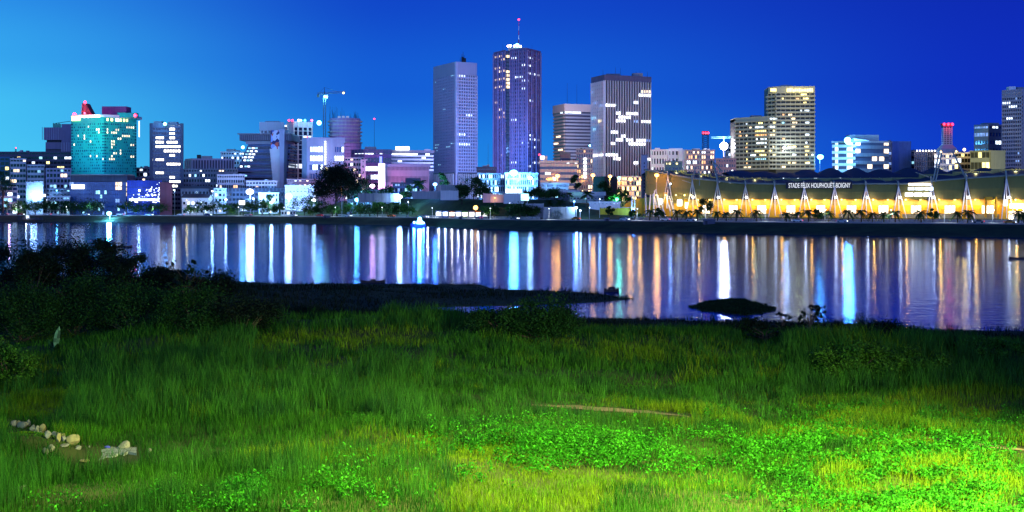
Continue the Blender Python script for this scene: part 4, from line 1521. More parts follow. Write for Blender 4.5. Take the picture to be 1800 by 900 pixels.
lamp_light('mural_wash', (X(470, D) - ORG[t.name][0], D - 60 - ORG[t.name][1], 30), 9000, (.6, .7, 1), 2, t, spot=(2.0, (X(482, D) - ORG[t.name][0], D - ORG[t.name][1], 45)))

# --- towers behind the pyramid
s = Bld('bank_tower', 'white tower top with pale columns rising behind the stepped tower', [(457, 1010), (498, 1012)], 215, 20, cap=(5.5, WHITE, .5))
s.side(0, 10, 6, .1, .35, WHITE, .8)
s.roofbox(466, 490, 213, 1016)
s = Bld('striped_office_tower', 'office tower of dark vertical strips and pale piers with coloured roof lamps', [(505, 985), (515, 978), (549, 984)], 214, 20, cap=(4, PALE, .4))
s.side(0, 18, 1, .95, .0, PALE, .5)
s.side(1, 18, 4, .12, .26, CREAM, .9)
s.lit([(516, 546, 292), (538, 546, 243)], COOL)
for px, c in ((508, 'r'), (514, 'r'), (525, 'w'), (529, 'c'), (536, 'g'), (548, 'r')):
    s.bulb(px, 975, 211.5, c, .8, 0)
MB().box(X(499, 982), X(504, 982), 984, 996, 8, Z(219, 982)).build('link_block', GREY, s.root)
for k, py in enumerate((221, 229, 236, 243, 262)):
    MB().box(X(500, 982), X(503, 982), 983.6, 984.2, Z(py + 1.2, 982), Z(py - 1.2, 982)).build('window', COOL, s.root)
s.bulb(561, 975, 216, 'c', 1.7, 16000, 'roof_floodlight')
D = 900
s = Bld('office_block', 'pale lavender block with rows of lit windows and a vertical string of lamps', [(532, D + 8), (540, D), (605, D + 4)], 242, 22, core=BGLASS, cap=(3.5, LAV, .4))
s.side(0, 1, 1, .98, 0, LAV, .5)
s.side(1, 8, 14, .42, .16, LAV, .5)
A, B = s.pts[1], s.pts[2]
MB().seg(A, B, (X(568, D) - X(540, D)), (X(588, D) - X(540, D)), .0, .9, s.z0, s.z1 - .1).build('pier', LAV, s.root)
MB().seg(A, B, 0, 1.2, .0, .9, s.z0, s.z1 - .1).build('pier', LAV, s.root)
s.lit([(553, 557, 249), (546, 548, 259), (553, 557, 259), (563, 565, 259), (545, 547, 268), (552, 560, 268), (545, 566, 275), (552, 554, 290), (564, 566, 290), (588, 604, 276), (602, 604, 260)], COOL)
for k in range(15):
    z = Z(249 + k * 2.8, D - 1)
    MB().box(X(571.2, D), X(573.4, D), D - .95, D - .6, z - .35, z + .35).build('string_lamp', WHT_S, s.root)
MB().box(X(538, D), X(541, D), D - 1.2, D - .4, Z(241, D), Z(240, D)).build('beacon', RED_E, s.root)

# --- round tower under construction and its crane
D = 985
t = thing('round_tower', (X(603, D), D + 14, 8), 'round unfinished concrete tower with starter bars on top, lit violet', 'building')
R = X(632, D) - X(603, D)
cx, cy = X(603, D), D + R
cyl = lambda r, n=28: [(cx + r * math.cos(2 * math.pi * k / n), cy + r * math.sin(2 * math.pi * k / n)) for k in range(n)]
z0, z1 = 10, Z(207, D)
MB().prism(cyl(R - .7), z0, z1).build('core_wall', mat('dusky_violet_concrete', (.30, .22, .38)), t)
for k in range(24):
    z = z0 + (z1 - z0) * k / 24
    MB().prism(cyl(R if k < 17 else R + .4 * (k % 3)), z, z + (2.1 if k < 17 else .8)).build('floor_slab', mat('violet_concrete', (.42, .33, .50)) if k < 17 else CONC, t)
rb = MB()
rg = random.Random(2)
for k in range(46):
    a = rg.random() * 6.28
    r = R * rg.uniform(.6, .95)
    x, y = cx + r * math.cos(a), cy + r * math.sin(a)
    rb.tube((x, y, z1 - .2), (x + rg.uniform(-1, .6), y, z1 + rg.uniform(2, 7) * (1.3 if x < cx else .8)), .09, .06, 3)
rb.build('starter_bar', DARKM, t, kind='stuff')
for k in range(3):
    MB().box(cx - 4 + k * 3, cx - 2 + k * 3, cy - R * .9, cy - R * .9 + 2, z1 - .1, z1 + 1.3).build('roof_shed', CREAM, t)
lamp_light('violet_wash', (X(622, D) - ORG[t.name][0], D - 35 - ORG[t.name][1], 25), 22000, (1, .25, .75), 2, t, spot=(2.2, (0, 0, 40)))
D = 960
t = thing('tower_crane', (X(570.5, D), D, 8), 'slim tower crane with a cyan lamp below its jib, beside the round unfinished tower', 'crane')
m_ = MB()
zt = Z(166, D)
x = X(570.5, D)
for dx in (-.8, .8):
    for dy in (-.8, .8):
        m_.tube((x + dx, D + dy, 8), (x + dx, D + dy, zt), .14, .14, 4)
k = 8.0
while k < zt - 2:
    for (p, q) in (((-.8, -.8), (.8, -.8)), ((.8, -.8), (.8, .8)), ((-.8, .8), (.8, .8)), ((-.8, -.8), (-.8, .8))):
        m_.tube((x + p[0], D + p[1], k), (x + q[0], D + q[1], k + 2), .07, .07, 3)
    k += 2
m_.build('mast', mat('dull_steel', (.12, .14, .2), rough=.5, streak=False), t)
j = MB()
for z_, y_ in ((zt, -.5), (zt, .5), (zt + 1.1, 0)):
    j.tube((X(557.5, D), D + y_, z_), (X(607, D), D + y_, z_ + 1.3), .16, .1, 4)
for i in range(26):
    a = 558 + i * 1.9
    za = zt + 1.3 * (a - 557.5) / 49.5
    j.tube((X(a, D), D - .5, za), (X(a + .95, D), D, za + 1.1), .06, .06, 3)
    j.tube((X(a + .95, D), D, za + 1.1), (X(a + 1.9, D), D + .5, za), .06, .06, 3)
j.build('jib', mat('dull_steel', ()), t)
a_ = MB().tube((x, D, zt), (x, D, zt + 5), .4, .12, 4)
a_.tube((x, D, zt + 5), (X(595, D), D, zt + 1.8), .07, .07, 3).tube((x, D, zt + 5), (X(559, D), D, zt + .5), .07, .07, 3)
a_.build('apex_frame', DARKM, t)
MB().box(X(557.5, D), X(561, D), D - 1, D + 1, zt - 2, zt - .2).build('counterweight', DARKC, t)
MB().box(x + .9, x + 2.5, D - 1, D + .8, zt - 2.6, zt - .3).build('cab', WHITE, t)
MB().ball((x + .4, D - 1.4, Z(170, D)), .9).build('lamp_head', CYN_E, t)
MB().ball((X(604, D), D - .6, Z(163.5, D)), .75).build('jib_lamp', YEL_E, t)
lamp_light('crane_light', (.4, -2.4, Z(175, D) - 8), 4000, (.2, 1, .9), .6, t)
t = thing('radio_mast', (X(658, 1000), 1000, 10), 'thin radio mast with a red lamp, east of the round unfinished tower', 'mast')
MB().tube((X(658, 1000), 1000, 10), (X(658, 1000), 1000, Z(210, 1000)), .22, .1, 5).build('pole', DARKM, t)
MB().ball((X(658, 1000), 1000, Z(209, 1000)), .6).build('beacon', RED_E, t)

# --- magenta lit blocks and the ribboned slab
s = low('office_building', 'rosy lit building with glowing windows just behind the big dark tree', 606, 640, 277, 905, 18, PINK, 6, 7, .5, .2, .3, (WARM, COOL), 21, slant=4)
s = low('stair_tower_block', 'pink stair tower joined to the rosy building behind the big tree', 634, 643, 281, 895, 10, PINK, 5, 1, .6, .4, .3, (WARM,), 22)
s = Bld('office_building', 'violet building with bright windows beside the dazzling white sign', [(618, 935), (641, 925), (688, 928)], 263, 22, cap=(2.4, PURP, .3))
s.side(0, 6, 4, .5, .2, mat('rosy_concrete', (.5, .25, .4)), .4)
s.side(1, 6, 9, .45, .1, mat('violet_render', (.38, .2, .42)), .4)
s.lit([(628, 640, 275), (646, 652, 276), (640, 648, 297), (652, 664, 297), (654, 664, 311), (668, 669, 275)], COOL)
s.roofbox(641, 660, 258, 930)
s = Bld('office_slab', 'long pale slab of white floor ribbons with a glowing sign box on its roof', [(664, 950), (762, 960)], 264, 20, cap=(1.6, GREY, .4))
s.side(0, 5, 14, .5, .0, WHITE, .6, z0=Z(300, 950), z1=s.z1 - 2)
s.lit([(683, 700, 273), (705, 716, 273), (719, 731, 273), (742, 743, 278), (751, 753, 273), (704, 705, 283)], COOL)
MB().box(X(695, 950), X(719, 950), 951, 954, Z(263.5, 950), Z(257.5, 950)).build('illuminated_sign', WHT_S, s.root)
s.roofbox(746, 756, 262, 955)
s = Bld('colonnaded_office', 'rosy stone building with close rows of slit windows and a flat cornice', [(677, 890), (754, 896)], 289, 20, core=DARKC, cap=(1.5, LAV, .8))
s.side(0, 3, 34, .5, .55, mat('rosy_stone', (.55, .42, .50), var=.1), .5)
t = thing('sign_pylon', (X(671, 880), 880, 8), 'dazzling white vertical light pylon between the violet and rosy buildings', 'sign')
MB().box(X(665, 880), X(677, 880), 880, 883, 10, Z(287, 880)).build('tower_wall', PALE, t)
MB().box(X(665.5, 880), X(676.5, 880), 879.5, 879.9, Z(320, 880), Z(288, 880)).build('light_panel', emat('white_panel_light', (1, .9, 1), 3.2, .3, .2), t)
MB().box(X(667, 880), X(671, 880), 880.5, 882, Z(286.9, 880), Z(275, 880)).build('blue_panel', BLUEV, t)
lamp_light('pylon_light', (0, -6, 12), 14000, (1, .35, .9), 2, t, spot=(2.6, (0, 30, 12)))
s = low('blue_roof_pavilion', 'small blue-lit pavilion with a dark roof west of the gridded white tower', 690, 742, 321, 830, 12, BGLASS, 2, 12, .4, .2, .6, (CYAN, DIMB), 23, cap=(.8, DARKC, .8))
s.roofbox(713, 738, 313, 836, 6, DARKC)
s = low('low_block', 'low dim blue block at the palm trees on the embankment', 610, 690, 334, 815, 10, GREY, 2, 14, .6, .3, .3, (CYAN, DIMB), 24)

# --- three big towers
def grid_tower():
    s = Bld('gridded_tower', 'tall pale lavender tower covered in a fine window grid, second tallest of the skyline', [(762, 1026), (801, 985), (838, 996)], 109, 28, cap=None, core=mat('shadow_glazing', (.03, .035, .07), rough=.3, streak=False))
    LVS = mat('lavender_panel', (.40, .37, .52), var=.06)
    s.side(0, 33, 14, .72, .55, LVS, .25, z0=Z(303, 985), z1=Z(131, 985))
    s.side(1, 30, 9, .36, .36, mat('white_grid_frame', (.52, .50, .62), var=.06), 1.1, z0=Z(303, 985), z1=Z(131, 985))
    s.lit([(762, 764, 139), (765, 767, 147), (781, 783, 158), (780, 782, 196), (766, 772, 256), (762, 770, 264), (786, 790, 262), (771, 773, 292), (793, 800, 133), (794, 800, 253)], CYAN)
    s.lit([(801, 815, 133), (820, 828, 201), (802, 817, 238), (801, 822, 253)], COOL)
    s.band(Z(131, 985), s.z1 + .3, mat('lavender_parapet', (.40, .38, .50), var=.06), 'parapet_block', .15)
    for px in (770, 777, 784, 791):
        pass
    b = MB()
    A, B = s.pts[1], s.pts[2]
    b.seg(A, B, -.6, .8, -.5, 1.4, s.z0, s.z1)
    b.build('corner_pier', mat('lavender_edge', (.5, .5, .62)), s.root)
    for i in (0, 1):
        A, B = s.pts[i], s.pts[i + 1]
        c = MB()
        L = (B - A).length
        for k in range(11):
            c.seg(A, B, L * (k + .1) / 11, L * (k + .45) / 11, 0.3, 1.4, s.z0, Z(305, 985))
        c.build('base_fin', PALE, s.root)
    for px, yt in ((812, 95), (814, 91), (816, 97), (809, 101)):
        s.mast(px, 1000, yt, .25)
    og = ORG[s.root.name]
    for px, D_, z_, pw, c in ((775, 930, 30, 50000, (.35, .35, 1)), (830, 920, 40, 50000, (.45, .45, 1))):
        lamp_light('facade_wash', (X(px, D_) - og[0], D_ - og[1], z_ - og[2]), pw, c, 1.5, s.root, spot=(2.4, (X(px, D_) - og[0], D_ + 50 - og[1], z_ + 12 - og[2])))
    for p in ((811, 100, 4), (815, 102, 4)):
        s.roofbox(p[0], p[0] + p[2], p[1], 1001, 3, DARKM, 'dish_frame')
grid_tower()
def tall_tower():
    D = 965
    s = Bld('ribbed_tower', 'tallest tower of the skyline, dark violet with vertical ribs, antenna and rooftop spotlights', [(869, D + 18), (889, D), (890, D + 7), (896.5, D + 7), (897.5, D - 4), (925, D - 12), (949, D + 10)], 85, 30)
    VI = mat('violet_brown_panel', (.17, .12, .24), var=.15)
    z0 = Z(318, D)
    for i, nb, fl in ((0, 5, 34), (4, 7, 34), (5, 6, 34)):
        s.side(i, fl, nb, .5, .45, VI, .35, z0=z0)
        A, B = s.pts[i], s.pts[i + 1]
        L = (B - A).length
        r_ = MB()
        for k in range(nb + 1):
            t = L * k / nb
            r_.seg(A, B, max(0, t - .35), min(L, t + .35), .4, 1.3 if k % 2 == 0 else .8, z0, s.z1 - 1)
        r_.build('facade_rib', mat('violet_rib', (.24, .19, .34)), s.root)
    s.side(2, 34, 2, .3, .2, DARKC, .3, z0=z0)
    s.lit([(870, 888, 103), (870, 889, 124), (870, 889, 140), (870, 889, 157), (870, 875, 181), (880, 889, 197), (876, 889, 205, AMBER), (881, 882, 276), (874, 876, 311)], WARM)
    s.lit([(898, 908, 103), (926, 937, 103), (921, 932, 83), (921, 931, 115), (926, 948, 132), (908, 925, 140), (921, 924, 157), (933, 936, 181), (898, 908, 213), (933, 936, 238), (933, 948, 245),
           (898, 908, 286), (934, 948, 286), (925, 931, 294), (927, 928, 252), (926, 928, 260), (939, 941, 258), (920, 921, 250)], COOL)
    s.lit([(890, 896, y) for y in (103, 124, 132, 140, 149, 157, 165, 172, 181, 189, 197, 213, 221, 229, 246, 254, 262, 270, 278, 286)], WARM)
    s.band(s.z1 - 1.0, s.z1 + .3, VI, 'parapet', .5)
    MB().box(X(893, D), X(926, D), D + 4, D + 20, s.z1, s.z1 + 2.2).build('plant_room', GREY, s.root)
    x = X(912, D)
    a = MB()
    for k in range(6):
        a = MB().tube((x, D + 8, s.z1 + 2 + k * 3.2), (x, D + 8, s.z1 + 5.2 + k * 3.2), .38 - .04 * k, .34 - .04 * k, 6)
        a.build('antenna_section', RED_P if k % 2 else WHITE, s.root)
    s.bulb(912, D + 8, 34.5, 'r', .75, 400)
    for px, py, c, r in ((909, 80, 'c', 1.5), (897, 80.5, 'w', .9), (893, 81, 'p', .8), (904, 81, 'w', .8), (915, 81.5, 'w', .8)):
        s.bulb(px, D - 1, py, c, r, 2500 if c == 'c' else 0, 'roof_floodlight')
    s.mast(884, D + 8, 78, .1); s.mast(935, D + 9, 79, .1)
    og = ORG[s.root.name]
    for px, D_, z_, pw, c in ((905, 905, 30, 170000, (.08, .35, 1)), (885, 920, 50, 30000, (.15, .35, 1)), (935, 920, 50, 14000, (.25, .3, 1))):
        lamp_light('facade_wash', (X(px, D_) - og[0], D_ - og[1], z_ - og[2]), pw, c, 1.5, s.root, spot=(2.4, (X(px, D_) - og[0], D_ + 50 - og[1], z_ + 12 - og[2])))
tall_tower()
def banded_tower():
    s = Bld('banded_office_tower', 'banded office tower with a blank cream crown, half hidden by the pinstriped tower', [(974, 1075), (993, 1050), (1060, 1062)], 183, 26, core=mat('slate_glass', (.08, .09, .15), rough=.3, streak=False))
    CR = mat('warm_band', (.55, .47, .47), var=.08)
    s.side(0, 15, 5, .5, 0, CR, 1.0, z0=Z(285, 1050), z1=Z(196, 1050))
    s.side(1, 15, 12, .5, 0, mat('cool_band', (.38, .42, .52), var=.08), 1.0, z0=Z(285, 1050), z1=Z(196, 1050))
    s.band(Z(196, 1050), s.z1 + .2, mat('cream_crown', (.72, .62, .58), var=.06), 'crown', .8)
    s.lit([(975, 988, 197), (994, 1016, 197), (1034, 1041, 197)], COOL)
    s.lit([(979, 983, 243), (976, 980, 254), (984, 989, 266)], WARM)
    s.mast(997, 1070, 146, .14); s.mast(1014, 1070, 148, .12)
    s.bulb(1037, 1040, 256, 'c', .8, 2500)
    og = ORG[s.root.name]
    for px, D_, z_, pw, c in ((968, 1000, 50, 60000, (1, .6, .45)), (1005, 1000, 75, 45000, (.75, .75, 1))):
        lamp_light('facade_wash', (X(px, D_) - og[0], D_ - og[1], z_ - og[2]), pw, c, 1.5, s.root, spot=(2.4, (X(px, D_) - og[0], D_ + 50 - og[1], z_ + 12 - og[2])))
banded_tower()
def pinstripe_tower():
    D = 948
    s = Bld('pinstriped_tower', 'dark glass tower with white vertical fins from ground to crown, east of the tallest tower', [(1041, D + 24), (1063, D), (1143, D + 18)], 132, 30, core=mat('charcoal_glazing', (.035, .03, .045), rough=.25, streak=False))
    FN = mat('white_fin', (.72, .70, .70), var=.06)
    z0, z1 = Z(310, D), Z(142, D)
    for i, nb in ((0, 7), (1, 18)):
        s.side(i, 25, nb, .3, 0, mat('charcoal_panel', (.07, .06, .08)), .15, z0=z0, z1=z1)
        A, B = s.pts[i], s.pts[i + 1]
        L = (B - A).length
        f = MB()
        for k in range(nb + 1):
            t = L * k / nb
            f.seg(A, B, max(-.1, t - (.22 if i else .14)), min(L + .1, t + (.22 if i else .14)), .0, 1.2, z0, z1 + .3)
        f.build('facade_rib', FN, s.root)
    s.band(z1 + .2, s.z1 + .3, mat('dusky_crown', (.13, .12, .18)), 'crown', .6)
    s.lit([(1127, 1143, 160, WARM), (1122, 1143, 168), (1042, 1046, 162, DIMB), (1046, 1060, 184, DIMB), (1063, 1079, 183), (1084, 1088, 199), (1099, 1121, 199), (1114, 1120, 184), (1090, 1104, 208), (1084, 1097, 216), (1114, 1121, 216, DIMB),
           (1128, 1143, 216), (1074, 1082, 232), (1093, 1097, 240), (1085, 1092, 248), (1100, 1109, 248), (1117, 1131, 248), (1132, 1143, 249, DIMB), (1075, 1080, 256), (1105, 1110, 256), (1114, 1130, 256), (1047, 1060, 272),
           (1063, 1083, 272), (1080, 1088, 280), (1114, 1121, 288), (1138, 1143, 280), (1042, 1048, 209, CYAN), (1054, 1057, 216, YEL), (1046, 1050, 225, CYAN)], room_mat('bright_office_light', (.92, .95, 1), 4.5))
    for px, y in ((1060, 122), (1082, 118), (1091, 119), (1118, 125), (1125, 124), (1138, 126)):
        s.mast(px, D + 16, y, .13)
    s.roofbox(1112, 1130, 128.5, D + 14, 8, GREY)
    s.roofbox(1066, 1090, 129.5, D + 12, 6, GREY)
pinstripe_tower()

# --- low buildings between and below the big towers
s = low('low_block', 'dark low block filling the gap between the gridded and tallest towers', 838, 872, 294, 900, 14, DARKC, 4, 8, .5, .2, .15, (COOL, DIMB), 31)
s.roofbox(848, 856, 291, 905); s.roofbox(856, 860, 289, 905)
s.mast(858, 905, 252, .1)
s = Bld('arcaded_office', 'blue-lit building with tall slit windows beneath the tallest tower, west wing', [(841, 800), (887, 802)], 305, 16, core=GLASS, cap=(.7, mat('blue_white_stone', (.45, .55, .65)), .4))
s.side(0, 4, 13, .3, .35, mat('blue_white_stone', ()), .5)
s.rand(.42, (COOL, CYAN), 9)
s = Bld('arcaded_office', 'blue-white office with a glowing ground floor beneath the tallest tower floodlight', [(888, 788), (945, 792)], 304, 16, core=GLASS, cap=(.7, mat('blue_white_stone', ()), .4))
s.side(0, 4, 17, .28, .35, mat('blue_white_stone', ()), .5)
s.rand(.18, (COOL, CYAN), 19)
for k in range(4):
    MB().box(X(889 + k * 7.2, 788), X(895 + k * 7.2, 788), 787, 787.4, Z(339, 788), Z(332.5, 788)).build('shop_window', WHT_S, s.root)
s = low('ribbon_office', 'grey office with ribbon windows below the banded tower', 949, 1015, 283, 900, 18, CONC, 4, 14, .55, 0, .12, (COOL, WARM), 41, cap=(1.2, CONC, .5))
s.roofbox(955, 962, 274, 903); s.roofbox(985, 1003, 268, 906, 8, DARKC)
MB().box(X(949.5, 899), X(957, 899), 898, 899.6, Z(280, 899), Z(274, 899)).build('illuminated_sign', emat('pink_white_sign', (1, .85, 1), 3), s.root)
MB().ball((X(948, 899), 898, Z(272, 899)), .6).build('beacon', RED_E, s.root)
s = low('stair_block', 'dark block with a column of bright windows beside the pinstriped tower', 1013, 1042, 262, 910, 16, GREY, 8, 7, .35, .3, .12, (WARM, AMBER), 42)
for k in range(6):
    MB().box(X(1026, 909), X(1031, 909), 908.9, 909.6, Z(281.5 + k * 6.3, 909), Z(277.5 + k * 6.3, 909)).build('window', WHT_S, s.root)
s = low('colonnade_block', 'long low white colonnade below the ribbon office', 950, 1000, 322, 800, 12, WHITE, 2, 22, .35, .45, .2, (CYAN, DIMB), 43)
s = low('market_hall', 'low hall with a bright orange-lit front at the foot of the pinstriped tower', 1085, 1127, 310, 905, 12, CREAM, 2, 10, .3, .2, .8, (AMBER, YEL), 44)
s = low('white_roof_shed', 'long shed with a pale metal roof behind the palm trees', 1001, 1062, 338, 735, 14, CONC, 2, 10, .7, .3, .1, (CYAN,), 45, cap=(1.8, PALE, .8))
s = low('white_roof_shed', 'flat pale roof with blue light behind the date palm', 945, 1018, 335, 760, 16, GREY, 2, 12, .6, .3, .4, (CYAN, DIMB), 46, cap=(1, PALE, .8))
s = low('long_wall_building', 'long low white building with a narrow door behind the yellow wall', 1036, 1090, 355, 690, 8, PALE, 1, 8, .75, .6, .2, (COOL,), 47)
t = thing('boundary_wall', (X(1082, 676), 676, road_z(1080)), 'mustard yellow garden wall beside the promenade west of the stadium', 'wall')
MB().box(X(1055, 676), X(1110, 676), 676, 676.5, road_z(1080) - .3, Z(366, 676)).build('wall_panel', mat('mustard_paint', (.55, .36, .02)), t)
for k in range(8):
    MB().box(X(1055 + k * 7.8, 676) - .3, X(1055 + k * 7.8, 676) + .3, 675.8, 676.7, road_z(1080) - .3, Z(365, 676)).build('pier', mat('mustard_paint', ()), t)
MB().box(X(1054, 676), X(1111, 676), 675.7, 676.8, Z(365, 676) - .01, Z(364.4, 676)).build('coping', CONC, t)
s = Bld('pale_tower_slab', 'slim blank pale slab standing where the stadium begins, before the pinstriped tower', [(1127, 760), (1138, 764)], 273, 8, core=PALE, core_name='wall')
s.band(s.z1, s.z1 + .5, CONC, 'coping', .2)
b = MB()
for k in range(12):
    b.seg(s.pts[0], s.pts[1], 2.4, 3.0, .0, .15, 12 + k * 1.9, 13 + k * 1.9)
b.build('window_pattern', GLASS, s.root)
# --- behind the stadium
s = Bld('apartment_block', 'white apartment house with square windows, first behind the west end of the stadium', [(1144, 905), (1173, 900), (1206, 903)], 263, 16, cap=(1, WHITE, .4))
s.side(0, 6, 6, .4, .5, WHITE, .4); s.side(1, 6, 5, .4, .5, WHITE, .4)
s.rand(.06, (WARM, COOL), 51)
MB().box(X(1193, 899), X(1206, 899), 899, 900.2, 12, Z(264, 899)).build('blank_wall', WHITE, s.root)
s.roofbox(1152, 1160, 260, 903, 4, WHITE); s.roofbox(1176, 1200, 260.5, 905, 4, WHITE)
s = low('apartment_block', 'densely lit orange and pink apartment block beside the white apartment house', 1206, 1256, 264, 895, 16, mat('peach_render', (.5, .36, .32)), 8, 13, .4, .35, .55, (AMBER, COOL, WARM, AMBER), 52)
s.roofbox(1218, 1230, 261, 900)
s = low('olive_house', 'small olive flat-roofed house tucked before the white apartment house', 1168, 1199, 284, 820, 12, OLIVE, 2, 5, .5, .5, .3, (YEL,), 53)
s = low('salmon_house', 'salmon walled low building just west of the balcony hotel', 1258, 1294, 279, 880, 16, mat('salmon_render', (.42, .24, .24)), 3, 8, .5, .4, .1, (COOL,), 54)
s = low('dark_flat_block', 'tall pale block partly hidden by the west edge of the balcony hotel', 1275, 1294, 253, 960, 12, PALE, 6, 4, .5, .4, .2, (COOL,), 55)
def lattice(name, label, px, D, y0, y1, w0, w1, m, head, cat='mast'):
    z0, z1 = Z(y0, D), Z(y1, D)
    x = X(px, D)
    t = thing(name, (x, D, ground(px, D)), label, cat)
    b = MB()
    n = 8
    zb = ground(px, D) - .3
    for sx_ in (-1, 1):
        for sy_ in (-1, 1):
            b.tube((x + sx_ * w0, D + sy_ * w0, zb), (x + sx_ * w1, D + sy_ * w1, z1), .28, .2, 4)
    for k in range(n * 2):
        a, c = k / n / 2, (k + 1) / n / 2
        wa, wc = w0 + (w1 - w0) * a, w0 + (w1 - w0) * c
        za, zc = z0 + (z1 - z0) * a, z0 + (z1 - z0) * c
        for sy_ in (-1, 1):
            b.tube((x - wa, D + sy_ * wa, za), (x + wc, D + sy_ * wc, zc), .12, .12, 3)
            b.tube((x + wa, D + sy_ * wa, za), (x - wc, D + sy_ * wc, zc), .12, .12, 3)
    b.build('lattice_frame', m, t)
    head(t, x, D, z1)
    return t
def red_head(t, x, D, z):
    MB().prism([(x - 2.2, D - 2.2), (x + 2.2, D - 2.2), (x + 2.2, D + 2.2), (x - 2.2, D + 2.2)], z, z + .4).build('platform', DARKM, t)
    for dx in (-1.6, 0, 1.6):
        MB().ball((x + dx, D - 1.5, z + 1.2), .75).build('beacon', RED_E, t)
    MB().box(x - 2.2, x + 2.2, D + 1.5, D + 2, z + .4, z + 2.6).build('drum', RED_P, t)
lattice('telecom_tower', 'dark lattice tower with red lamps on top, west of the balcony hotel', 1240, 930, 290, 237, 2.0, 1.9, mat('dark_blue_steel', (.02, .04, .12), streak=False), red_head, 'tower')
def crane2():
    D = 900
    t = thing('stadium_floodlight', (X(1272, D), D, 10), 'blinding white floodlight under a cyan crane arm, west of the balcony hotel', 'floodlight')
    MB().tube((X(1272, D), D, 10), (X(1272, D), D, Z(258, D)), .35, .25, 6).build('pole', POLE, t)
    b = MB()
    for dz in (0, 1.0):
        b.tube((X(1250, D), D, Z(243.5, D) + dz), (X(1293, D), D, Z(242.5, D) + dz), .14, .14, 4)
    for k in range(24):
        b.tube((X(1250 + k * 1.79, D), D, Z(243.5, D)), (X(1251 + k * 1.79, D), D, Z(243.5, D) + 1), .07, .07, 3)
    b.tube((X(1272, D), D, Z(262, D)), (X(1272, D), D, Z(241, D)), .2, .2, 4)
    b.build('arm', mat('cyan_steel', (.2, .6, .6), streak=False), t)
    MB().ball((X(1272, D), D - 1, Z(257, D)), 2.6, 1, .5, 1).build('lamp_head', emat('dazzling_lamp', (.9, .92, 1), 40), t)
    lamp_light('floodlight', (0, -3.5, Z(257, D) - 10), 42000, (.85, .8, 1), 1.6, t)
crane2()

